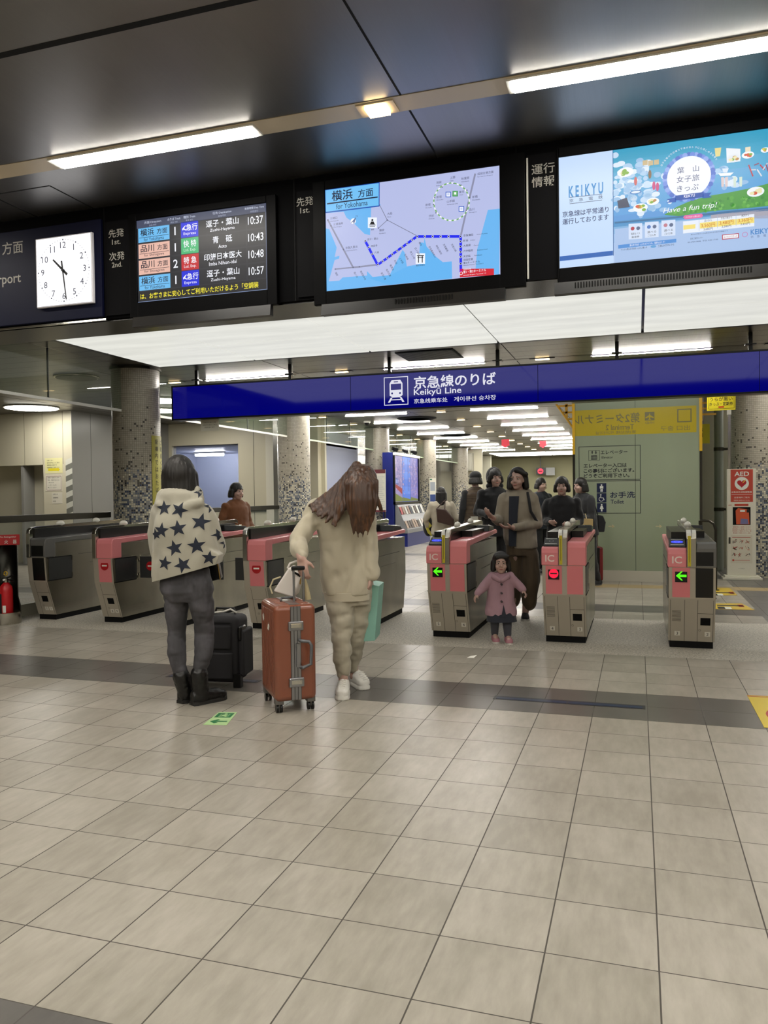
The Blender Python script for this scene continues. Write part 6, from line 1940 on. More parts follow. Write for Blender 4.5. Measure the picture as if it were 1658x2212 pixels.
hand(b, (0.135, -0.030, 0.841), (0.0, -0.1, -1.0), (-1.0, 0.2, 0), 0.95, 1, 0.9)
LL = [((-0.086, 0.000, 0.682), 0.0826), ((-0.074, -0.030, 0.531), 0.0694), ((-0.071, -0.060, 0.387), 0.0529), ((-0.068, -0.080, 0.243), 0.0462), ((-0.063, -0.090, 0.098), 0.0330)]
LR = [((0.047, 0.060, 0.673), 0.0793), ((0.035, 0.060, 0.515), 0.0661), ((0.023, 0.070, 0.379), 0.0496), ((0.002, 0.130, 0.232), 0.0429), ((0.002, 0.160, 0.113), 0.0330)]
limb(b, LL); limb(b, LR)
limb(b, [((-0.064, -0.090, 0.072), 0.034), ((-0.056, -0.190, 0.051), 0.028)]); limb(b, [((0.002, 0.160, 0.072), 0.034), ((0.065, 0.100, 0.058), 0.028)])
baked('body', b, SKIN, t, 0.007, 3)
b = MB()
limb(b, [(p, r + 0.022) for p, r in LL[:4]] + [((-0.066, -0.085, 0.143), 0.047)], n=18)
limb(b, [(p, r + 0.022) for p, r in LR[:4]] + [((-0.000, 0.150, 0.139), 0.043)], n=18)
b.loft([((-0.020, 0.030, 0.804), 0.16, 0.13, 0), ((-0.022, 0.040, 0.669), 0.17, 0.14, 0), ((-0.023, 0.040, 0.619), 0.15, 0.13, 0)], None)
baked('joggers', b, JOG, t, 0.007, 6, (0.013, (8, 8, 14), 5))
b = MB()
b.loft([((-0.010, -0.100, 1.350), 0.085, 0.07, 0, 0.3), ((-0.057, -0.070, 1.318), 0.165, 0.10, 0, 0.2), ((-0.069, -0.050, 1.239), 0.18, 0.13, 0, 0.1), ((-0.058, 0.000, 1.089), 0.163, 0.145, 0), ((-0.058, 0.020, 0.922), 0.172, 0.15, 0), ((-0.040, 0.030, 0.788), 0.178, 0.155, 0), ((-0.035, 0.030, 0.697), 0.168, 0.15, 0)], None, n=36)
limb(b, [((-0.228, -0.060, 1.294), 0.09), ((-0.302, -0.120, 1.180), 0.072), ((-0.359, -0.200, 1.088), 0.068), ((-0.337, -0.300, 1.031), 0.056), ((-0.319, -0.350, 1.001), 0.045)], n=18)
limb(b, [((0.094, -0.040, 1.263), 0.085), ((0.119, -0.020, 1.137), 0.072), ((0.126, 0.000, 1.011), 0.068), ((0.132, -0.020, 0.900), 0.062), ((0.141, -0.030, 0.854), 0.064)], n=18)
sw = baked('sweatshirt', b, KNIT, t, 0.008, 6, (0.022, (10, 10, 6), 12))
b = MB()
b.loft([((-0.034, 0.030, 0.717), 0.17, 0.15, 0), ((-0.032, 0.030, 0.657), 0.162, 0.144, 0)], KNIT, n=40)
b.build('hem_band', sw, smooth=60)
b = MB()
for hx, tx, hy, ty in (((-0.059, 0.000, 0.043)[0], (-0.066, 0.000, -0.023)[0], -0.03, -0.27), ((0.001, 0.000, 0.042)[0], (0.094, 0.000, 0.041)[0], 0.20, 0.02)):
    shoe(b, (hx, hy), (tx, ty), SNK, SNK, 0.05, 0.078, 0.038)
sn = baked('sneakers', b, SNK, t, 0.006, 3)
b = MB()
for hx, tx, hy, ty in (((-0.059, 0.000, 0.043)[0], (-0.066, 0.000, -0.023)[0], -0.03, -0.27), ((0.001, 0.000, 0.042)[0], (0.094, 0.000, 0.041)[0], 0.20, 0.02)):
    h_, e_ = V(hx, hy, 0), V(tx, ty, 0)
    d = (e_ - h_).normalized(); a = V(-d.y, d.x, 0)
    for k in range(5):
        p = h_ + d * (0.11 + 0.022 * k) + V(0, 0, 0.112 - 0.009 * k)
        b.tube([p - a * 0.022, p + V(0, 0, 0.006), p + a * 0.022 + d * 0.012], 0.003, mat('lace', '#ebe9e2', 0.7), n=5)
b.build('laces', sn)
b = MB()
c_ = V(*hc)
b.ell(c_ + V(0.0, 0.01, 0.035), (0.105, 0.115, 0.11), None, n=28, k=16)
rr = random.Random(9)
def lock(pts, r0, r1):
    pts = [V(*p) for p in pts]
    n_ = len(pts) - 1
    for i, (p, q_) in enumerate(zip(pts, pts[1:])):
        b.cap(p, r0 + (r1 - r0) * i / n_, q_, r0 + (r1 - r0) * (i + 1) / n_, None, n=9)
# heavy curtain hanging in front of the bowed face
b.loft([((0.084, -0.220, 1.566), 0.085, 0.09, 0), ((0.088, -0.270, 1.480), 0.112, 0.10, 0), ((0.090, -0.310, 1.370), 0.108, 0.075, 0), ((0.093, -0.330, 1.277), 0.085, 0.055, 0), ((0.086, -0.330, 1.209), 0.05, 0.03, 0)], None)
for i in range(13):
    x = -0.10 + 0.2 * i / 12
    lock([V(*(0.089, -0.310, 1.495)) + V(x, 0.02 * abs(i - 6) / 6, 0), V(*(0.091, -0.350, 1.355)) + V(x * 0.95, 0.01, 0), V(*(0.090, -0.350, 1.246)) + V(x * 0.75, 0, 0), V(*(0.082, -0.340, 1.153)) + V(x * 0.5 + rr.uniform(-.01, .01), 0, rr.uniform(-0.04, 0.03))], 0.02, 0.006)
# sheet sweeping over her back and shoulder
for i in range(11):
    f = i / 10
    lock([(0.055, -0.200, 1.605), V(*(-0.004, -0.160, 1.543)) + V(0.01 * i, -0.012 * i, -0.004 * i), V(*(-0.104, -0.130, 1.448)) + V(0.010 * i, -0.013 * i, -0.010 * i), V(*(-0.209, -0.120, 1.379)) + V(0.014 * i, -0.012 * i, -0.012 * i), V(*(-0.292, -0.130, 1.332)) + V(0.018 * i + rr.uniform(-.02, .02), -0.012 * i, -0.014 * i)], 0.034, 0.009)
for i in range(3):
    lock([(0.160, -0.280, 1.479), V(*(0.193, -0.290, 1.353)) + V(0.008 * i, 0, 0), V(*(0.214, -0.280, 1.287)) + V(0.01 * i, 0, 0)], 0.014, 0.004)
baked('hair', b, HAIRB, t, 0.006, 7, (0.005, (60, 60, 6), 4))

# ------------------------------------------------------------ orange suitcase
def rbox(name, x, y, z0, z1, m, parent, bev, seg=4):
    return MB().box(-x, x, -y, y, z0, z1, m).build(name, parent, bevel=bev, seg=seg, smooth=50)
COP = mat('copper_shell', '#7c4733', 0.28, spec=0.5, coat=0.3, bump=((40, 40, 3), 0.05, 0.002))
ALU = mat('aluminium', '#9b9ca0', 0.3, 1.0)
th = R(38.5)
t = thing('suitcase', 'tall orange hard shell suitcase with silver frame and latches', 'suitcase', (-2.292, 2.405, 0), th)
# local x: thickness (front narrow face towards -y), local y: width
rbox('shell', 0.138, 0.215, 0.075, 0.70, COP, t, 0.035, 5)
b = MB()
for s in (-1, 1):
    for i in range(9):
        y = -0.16 + 0.04 * i
        b.box(s * 0.138 - 0.003, s * 0.138 + 0.003, y - 0.006, y + 0.006, 0.12, 0.66, COP)
for i in range(9):
    y = -0.16 + 0.04 * i
    b.box(-0.10, 0.10, y - 0.006, y + 0.006, 0.697, 0.703, COP)
b.build('ribs', t, bevel=0.003)
b = MB()
for yy in (-0.2165, 0.2165):
    for x in (-0.022, 0.0, 0.022):
        b.box(x - 0.009, x + 0.009, yy - 0.003, yy + 0.003, 0.085, 0.69, ALU)
    b.box(-0.034, 0.034, yy - 0.001, yy + 0.001, 0.085, 0.69, mat('frame_dark', '#4a4a4d', 0.4, 1.0))
b.box(-0.034, 0.034, -0.19, 0.19, 0.698, 0.7025, ALU)
b.build('frame_band', t)
for z in (0.20, 0.565):
    o = MB().box(-0.05, 0.05, -0.232, -0.214, z - 0.03, z + 0.03, ALU).build('latch', t, bevel=0.006)
    MB().box(-0.035, 0.035, -0.236, -0.232, z - 0.012, z + 0.016, CHROME).build('lever', o, bevel=0.002)
b = MB().tube([(0.03, -0.225, 0.295), (0.035, -0.262, 0.30), (0.085, -0.268, 0.32), (0.09, -0.268, 0.44), (0.075, -0.265, 0.465), (0.03, -0.25, 0.47), (0.025, -0.222, 0.47)], 0.011, mat('handle_grey', '#606164', 0.4, 0.4), n=10)
b.box(0.002, 0.022, -0.235, -0.215, 0.30, 0.45, ALU)
b.build('side_handle', t, smooth=50)
for sx in (-1, 1):
    for sy in (-1, 1):
        w_ = MB().box(sx * 0.105 - 0.028, sx * 0.105 + 0.028, sy * 0.165 - 0.028, sy * 0.165 + 0.028, 0.055, 0.095, mat('caster_grey', '#6d6a66', 0.4, 0.5))
        w_.prism([(-0.02, 0.058), (0.02, 0.058), (0.012, 0.025), (-0.012, 0.025)], 'x', sx * 0.105 - 0.006, sx * 0.105 + 0.006, mat('caster_grey', '#6d6a66', 0.4, 0.5), Matrix.Translation((0, sy * 0.165, 0)))
        c_o = w_.build('caster', t, bevel=0.004)
        MB().cyl((sx * 0.105 - 0.02, sy * 0.165, 0.028), (sx * 0.105 - 0.007, sy * 0.165, 0.028), 0.028, BLACK, n=24).cyl((sx * 0.105 + 0.007, sy * 0.165, 0.028), (sx * 0.105 + 0.02, sy * 0.165, 0.028), 0.028, BLACK, n=24).build('wheel', c_o, smooth=40)
b = MB()
ST = mat('sticker_torn', '#e6e0d4', 0.7)
for y, z, r in ((0.10, 0.585, 0.4), (-0.06, 0.545, -0.5)):
    for k in range(2):
        a = r + k * 1.9
        b.poly([(-0.1425, y + 0.035 * cos(a) - 0.012 * sin(a), z + 0.035 * sin(a)), (-0.1425, y + 0.02 * cos(a + 1.2), z + 0.03 * sin(a + 1.2)), (-0.1425, y - 0.03 * cos(a), z - 0.02 * sin(a)), (-0.1425, y + 0.012 * cos(a - 1), z - 0.025)], ST)
b.build('torn_sticker', t)
b = MB()
for x in (-0.055, 0.055):
    b.cyl((0.06 + x * 0.6, -0.08, 0.70), (0.06 + x * 0.6, -0.08, 0.915), 0.008, ALU, n=12)
b.build('telescopic_tubes', t, smooth=40)
MB().box(0.012, 0.108, -0.095, -0.065, 0.91, 0.938, BLACK).build('grip', t, bevel=0.008)
MB().tube([(-0.05, -0.03, 0.703), (-0.04, 0.0, 0.722), (0.04, 0.0, 0.722), (0.05, -0.03, 0.703)], 0.008, mat('handle_grey', '#606164', 0.4, 0.4)).build('top_handle', t, smooth=50)

# ------------------------------------------------------------ white handbag
HB = mat('handbag_white', '#d3cdc6', 0.4, bump=((60, 60, 60), 0.1, 0.002))
t = thing('handbag', 'small tilted white handbag hanging from the hand above the orange suitcase', 'bag', (-2.00, 2.86, 0), YAW)
b = MB()
q4 = [(-0.410, -0.300, 0.920), (-0.320, -0.300, 0.875), (-0.379, -0.300, 0.712), (-0.519, -0.300, 0.758)]
vs = [V(*p) for p in q4] + [V(*p) + V(0.02, 0.11 if i < 2 else 0.15, 0.012) for i, p in enumerate(q4)]
b.add(vs, [(0, 1, 2, 3), (7, 6, 5, 4), (0, 4, 5, 1), (1, 5, 6, 2), (2, 6, 7, 3), (3, 7, 4, 0)], HB)
b.build('body', t, bevel=0.012, smooth=50)
b = MB().tube([(-0.424, -0.240, 0.908), (-0.408, -0.240, 0.942), (-0.364, -0.230, 0.957), (-0.327, -0.230, 0.937), (-0.323, -0.240, 0.875)], 0.0075, HB)
b.build('handle', t, smooth=50)
b = MB().tube([(-0.537, -0.200, 0.730), (-0.555, -0.180, 0.776), (-0.533, -0.170, 0.826), (-0.480, -0.180, 0.845)], 0.006, mat('strap_tan', '#b8ad8c', 0.5))
b.build('shoulder_strap', t, smooth=50)
MB().prism([(-0.395, -0.300, 0.904)[::2], (-0.327, -0.300, 0.871)[::2], (-0.333, -0.300, 0.853)[::2], (-0.367, -0.300, 0.875)[::2]], 'y', -0.304, -0.302, MATTE).build('opening', t)
b = MB().tube([(-0.331, -0.220, 0.946), (-0.317, -0.240, 0.853), (-0.299, -0.240, 0.779), (-0.285, -0.240, 0.693)], [0.006, 0.010, 0.016, 0.020], mat('scarf_tan', '#b3a680', 0.7))
b.tube([(-0.328, -0.290, 0.874), (-0.335, -0.290, 0.805)], 0.004, mat('gold_zip', '#b08d4a', 0.3, 1.0))
b.build('tassel', t, smooth=50)
# ------------------------------------------------------------ mint paper bag
MINT = mat('mint_paper', '#7fae9f', 0.55)
t = thing('paper_bag', 'mint green paper carrier bag hanging beside the cream joggers', 'paper bag', (-2.00, 2.86, 0), YAW)
b = MB()
f4 = [(0.122, 0.050, 0.760), (0.196, 0.020, 0.749), (0.161, 0.020, 0.356), (0.080, 0.050, 0.345)]
vs = [V(*p) for p in f4] + [V(*p) + V(0.035, 0.26, 0.0) for p in f4]
b.add(vs, [(0, 3, 2, 1), (4, 5, 6, 7), (0, 1, 5, 4), (1, 2, 6, 5), (2, 3, 7, 6), (3, 0, 4, 7)], MINT)
b.build('bag_body', t, bevel=0.003)
MB().tube([(0.125, 0.050, 0.756), (0.130, 0.020, 0.816), (0.144, 0.000, 0.838), (0.156, 0.000, 0.759)], 0.004, mat('cord_white', '#d8dcd4', 0.7), n=6).build('cord_handle', t)

# ------------------------------------------------------------ black soft suitcase
SOFT = mat('black_fabric', '#17161a', 0.75, bump=((200, 200, 200), 0.3, 0.002))
t = thing('suitcase', 'black soft wheeled suitcase standing behind the dark jeans and boots', 'suitcase', (-3.02, 2.83, 0), R(8))
MB().box(-0.18, 0.16, -0.12, 0.12, 0.03, 0.52, SOFT).build('shell', t, bevel=0.045, seg=4, smooth=50)
MB().box(-0.15, 0.12, -0.145, -0.11, 0.06, 0.26, SOFT).box(-0.14, 0.11, -0.14, -0.11, 0.28, 0.46, SOFT).build('front_pocket', t, bevel=0.02, seg=3, smooth=50)
MB().box(-0.14, 0.11, -0.143, -0.139, 0.475, 0.482, MATTE).build('zip', t)
b = MB()
for x in (-0.14, 0.15):
    b.box(x - 0.03, x + 0.03, -0.13, -0.08, 0.0, 0.10, BLACK).cyl((x - 0.025, -0.10, 0.03), (x + 0.025, -0.10, 0.03), 0.03, BLACK)
b.build('wheel_guard', t, bevel=0.004)
MB().box(0.155, 0.20, -0.11, 0.10, 0.08, 0.42, SOFT).box(0.155, 0.185, -0.12, 0.0, 0.34, 0.45, BLACK).build('side_pocket', t, bevel=0.015, seg=3, smooth=50)
MB().tube([(-0.08, 0.05, 0.52), (-0.07, 0.05, 0.56), (0.07, 0.05, 0.56), (0.08, 0.05, 0.52)], 0.01, BLACK).build('top_handle', t, smooth=50)
MB().tube([(-0.10, 0.02, 0.525), (0.02, -0.02, 0.545), (0.06, 0.0, 0.56), (0.10, 0.02, 0.53)], 0.008, mat('white_cord', '#cfccc4', 0.7)).build('white_strap', t, smooth=50)

# ------------------------------------------------------------ people beyond the gates
def cloth(name, hexc, var=None):
    return mat(name, hexc, 0.85, bump=((120, 120, 120), 0.2, 0.002), sheen=0.15, var=var)
def legs(b, hipL, kneeL, ankL, hipR, kneeR, ankR, m=None, k=1.0, extra=0.0):
    for h_, kn, an in ((hipL, kneeL, ankL), (hipR, kneeR, ankR)):
        limb(b, [(h_, 0.082 * k + extra), (kn, 0.056 * k + extra), (an, 0.036 * k + extra)], m)
BLK = cloth('black_cloth', '#131317')
NVY = cloth('navy_cloth', '#1d222e')

# ---- woman in beige jacket, wide brown trousers
t = thing('person', 'person with dark bobbed hair in beige jacket and wide brown trousers behind the child', 'person', (-1.25, 6.42, 0), YAW)
JKT = cloth('beige_jacket', '#8c8272'); WIDE = cloth('brown_trousers', '#4f4130', ((6, 6, 2), '#63523c', 0.4, 0.7))
b = MB()
Q = head(b, (-0.083, -0.030, 1.551), (-0.45, -0.88, -0.25), 0.98)
face_parts(t, Q, 0.98)
limb(b, [((-0.069, 0.000, 1.458), 0.05), ((-0.064, 0.000, 1.376), 0.056)])
b.loft([((-0.069, 0.000, 1.386), 0.14, 0.07, 0), ((-0.070, 0.000, 1.298), 0.175, 0.09, 0), ((-0.072, 0.000, 1.092), 0.145, 0.095, 0), ((-0.063, 0.000, 0.937), 0.135, 0.095, 0), ((-0.049, 0.000, 0.782), 0.165, 0.115, 0)], None)
limb(b, [((0.080, 0.000, 1.338), 0.05), ((0.135, -0.020, 1.054), 0.042), ((-0.169, -0.240, 1.026), 0.03)])
limb(b, [((-0.230, 0.000, 1.342), 0.05), ((-0.288, -0.030, 1.096), 0.042), ((-0.380, -0.250, 1.129), 0.03)])
hand(b, (-0.180, -0.250, 1.027), (-1, -0.15, 0.05), (0, 0.3, 1), 0.95, -1, 0.5)
hand(b, (-0.386, -0.260, 1.135), (-0.6, -0.3, 0.5), (0.3, 0.3, 1), 0.95, 1, 0.5)
legs(b, (-0.111, 0.000, 0.757), (-0.117, 0.050, 0.389), (-0.129, 0.120, 0.055), (0.023, 0.000, 0.755), (0.019, -0.060, 0.389), (-0.011, -0.040, 0.057))
limb(b, [((-0.011, -0.040, 0.036), 0.03), ((-0.031, -0.150, 0.023), 0.026)]); limb(b, [((-0.129, 0.120, 0.034), 0.03), ((-0.144, 0.030, 0.027), 0.026)])
baked('body', b, SKIN, t, 0.007, 3)
b = MB()
b.loft([((-0.049, 0.000, 0.833), 0.165, 0.12, 0), ((-0.029, 0.000, 0.704), 0.18, 0.13, 0)], None)
limb(b, [((-0.103, 0.020, 0.729), 0.10), ((-0.106, 0.050, 0.415), 0.105), ((-0.117, 0.120, 0.171), 0.07)])
limb(b, [((0.035, -0.020, 0.730), 0.105), ((0.047, -0.050, 0.424), 0.115), ((0.024, -0.050, 0.177), 0.085)])
baked('wide_trousers', b, WIDE, t, 0.009, 6, (0.016, (10, 10, 3), 2))
b = MB()
b.loft([((-0.069, 0.000, 1.438), 0.075, 0.07, 0), ((-0.069, 0.000, 1.386), 0.15, 0.09, 0), ((-0.070, 0.000, 1.309), 0.20, 0.12, 0), ((-0.072, 0.000, 1.092), 0.185, 0.13, 0), ((-0.048, 0.000, 0.885), 0.185, 0.135, 0), ((-0.023, 0.000, 0.787), 0.175, 0.13, 0)], None)
limb(b, [((0.080, 0.000, 1.338), 0.072), ((0.146, -0.020, 1.064), 0.062), ((-0.145, -0.220, 1.030), 0.045)])
limb(b, [((-0.225, 0.000, 1.342), 0.072), ((-0.288, -0.030, 1.101), 0.062), ((-0.366, -0.220, 1.123), 0.045)])
b.cap((-0.152, 0.030, 1.418), 0.045, (0.045, 0.030, 1.405), 0.05, None)
jk = baked('jacket', b, JKT, t, 0.008, 7, (0.013, (9, 9, 7), 4))
b = MB()
b.loft([((-0.137, -0.125, 1.367), 0.055, 0.02, 0), ((-0.150, -0.135, 1.174), 0.05, 0.022, 0), ((-0.164, -0.135, 0.818), 0.04, 0.022, 0)], NVY)
b.build('inner_top', t, smooth=60)
MB().tube([(0.023, -0.060, 1.405), (0.025, -0.130, 1.324), (0.042, -0.140, 1.197), (0.124, -0.080, 1.077)], 0.016, BLK, flat=1.0).build('bag_strap', t, smooth=60)
b = MB()
c_ = V(*(-0.075, -0.010, 1.566))
b.ell(c_ + V(0.0, 0.02, 0.025), (0.098, 0.10, 0.105), None)
for i in range(9):
    a = R(-28 + 235 * i / 8)
    b.cap(c_ + V(0.085 * cos(a), 0.085 * sin(a), 0.01), 0.032, c_ + V(0.10 * cos(a), 0.09 * sin(a), -0.10), 0.028, None)
b.cap(c_ + V(-0.03, -0.075, 0.085), 0.03, c_ + V(0.075, -0.065, 0.04), 0.03, None)
baked('hair', b, HAIRK, t, 0.007, 4)
b = MB()
for h_, e_ in (((0.001, 0.030, 0.025), (-0.040, -0.200, 0.011)), ((-0.120, 0.180, 0.003), (-0.155, -0.040, 0.038))):
    shoe(b, h_[:2], e_[:2], BLK, mat('sole_white', '#c9c5bb', 0.6), 0.046, 0.06, 0.022)
b.build('shoes', t, smooth=50)

# ---- child in the pink coat
t = thing('person', 'small child in a pink coat, navy skirt and pink shoes walking through the gate', 'person', (-1.29, 4.96, 0), YAW)
PKC = cloth('pink_coat', '#a8848f'); TGT = cloth('grey_tights', '#3c3d45')
b = MB()
Q = head(b, (0.010, 0.000, 0.743), (-0.1, -1, -0.1), 0.82)
face_parts(t, Q, 0.82)
b.cap((0.009, 0.000, 0.677), 0.032, (0.010, 0.010, 0.633), 0.036, None)
b.loft([((0.010, 0.010, 0.641), 0.085, 0.05, 0), ((0.010, 0.010, 0.576), 0.105, 0.07, 0), ((0.008, 0.010, 0.423), 0.095, 0.075, 0), ((0.012, 0.010, 0.291), 0.10, 0.08, 0)], None)
limb(b, [((-0.078, 0.000, 0.622), 0.036), ((-0.156, -0.020, 0.533), 0.030), ((-0.222, -0.060, 0.461), 0.022)])
limb(b, [((0.096, 0.000, 0.619), 0.036), ((0.170, -0.020, 0.546), 0.030), ((0.210, -0.060, 0.490), 0.022)])
hand(b, (-0.222, -0.060, 0.461), (-0.55, -0.3, -0.8), (0.6, 0.2, -0.5), 0.52, 1, 0.7)
hand(b, (0.210, -0.060, 0.490), (0.3, -0.6, -0.5), (-0.6, 0.2, -0.4), 0.56, -1, 0.9)
for pts in ([(-0.034, 0.000, 0.293), (-0.053, -0.010, 0.186), (-0.049, 0.030, 0.078)], [(0.054, 0.000, 0.292), (0.061, -0.030, 0.166), (0.063, -0.040, 0.072)]):
    limb(b, [(pts[0], 0.048), (pts[1], 0.037), (pts[2], 0.028)])
    limb(b, [(V(*pts[2]) + V(0, 0, -0.02), 0.025), (V(*pts[2]) + V(0, -0.07, -0.03), 0.022)])
baked('body', b, SKIN, t, 0.005, 3)
b = MB()
for pts in ([(-0.034, 0.000, 0.293), (-0.053, -0.010, 0.186), (-0.049, 0.030, 0.078)], [(0.054, 0.000, 0.292), (0.061, -0.030, 0.166), (0.063, -0.040, 0.072)]):
    limb(b, [(pts[0], 0.054), (pts[1], 0.043), (pts[2], 0.034)])
baked('tights', b, TGT, t, 0.006, 3)
MB().loft([((0.007, 0.000, 0.380), 0.105, 0.09, 0), ((0.010, 0.000, 0.271), 0.13, 0.11, 0), ((0.014, 0.000, 0.201), 0.142, 0.12, 0)], cloth('navy_skirt', '#252833'), n=36).build('skirt', t, smooth=60)
b = MB()
b.loft([((0.011, 0.010, 0.659), 0.05, 0.045, 0), ((0.010, 0.010, 0.633), 0.095, 0.065, 0), ((0.010, 0.010, 0.571), 0.12, 0.09, 0), ((0.008, 0.010, 0.423), 0.128, 0.105, 0), ((0.007, 0.010, 0.300), 0.15, 0.12, 0), ((0.007, 0.010, 0.256), 0.148, 0.118, 0)], None)
limb(b, [((-0.074, 0.000, 0.617), 0.05), ((-0.151, -0.020, 0.533), 0.044), ((-0.213, -0.055, 0.473), 0.036)])
limb(b, [((0.091, 0.000, 0.615), 0.05), ((0.166, -0.020, 0.547), 0.044), ((0.203, -0.055, 0.502), 0.036)])
ct = baked('coat', b, PKC, t, 0.006, 5, (0.006, (14, 14, 9), 3))
b = MB()
for x in (1083, 1083, 1083):
    pass
for py in (1262, 1281, 1299):
    b.cyl(V(*P[1082,py,-0.105]) if False else V(*(-0.001, -0.090, 0.557)) + V(0, -0.0, (1262 - py) / 232.0), V(*(-0.001, -0.090, 0.557)) + V(0, -0.035, (1262 - py) / 232.0), 0.010, mat('coat_button', '#3b3036', 0.4), n=16)
b.build('buttons', ct)
b = MB()
b.cap((-0.064, -0.050, 0.622), 0.026, (-0.013, -0.085, 0.591), 0.02, PKC); b.cap((0.066, -0.050, 0.621), 0.026, (0.009, -0.085, 0.591), 0.02, PKC)
b.build('collar', ct, smooth=60)
b = MB()
b.poly([V(*(-0.008, 0.000, 0.258)) + V(0, -0.127, 0.0), V(*(0.040, 0.000, 0.257)) + V(0, -0.127, 0.0), V(*(0.015, 0.000, 0.371)) + V(0, -0.122, 0.0)], cloth('navy_skirt', '#252833'))
b.build('coat_opening', ct)
b = MB()
c_ = V(*(0.013, 0.020, 0.754))
b.ell(c_ + V(0, 0.005, 0.02), (0.082, 0.085, 0.085), None)
for i in range(8):
    a = R(-15 + 210 * i / 7)
    b.cap(c_ + V(0.07 * cos(a), 0.07 * sin(a), 0.0), 0.024, c_ + V(0.078 * cos(a), 0.075 * sin(a), -0.07), 0.022, None)
b.cap(c_ + V(-0.05, -0.068, 0.055), 0.022, c_ + V(0.05, -0.068, 0.055), 0.022, None)
baked('hair', b, HAIRK, t, 0.006, 4)
b = MB()
PSH = mat('pink_shoe', '#a8727c', 0.6)
for pts in ((-0.049, 0.030, 0.078), (0.063, -0.040, 0.072)):
    shoe(b, (pts[0], pts[1] + 0.045), (pts[0] + 0.005, pts[1] - 0.105), PSH, mat('sole_white', '#c9c5bb', 0.6), 0.036, 0.065, 0.014)
b.build('shoes', t, smooth=50)

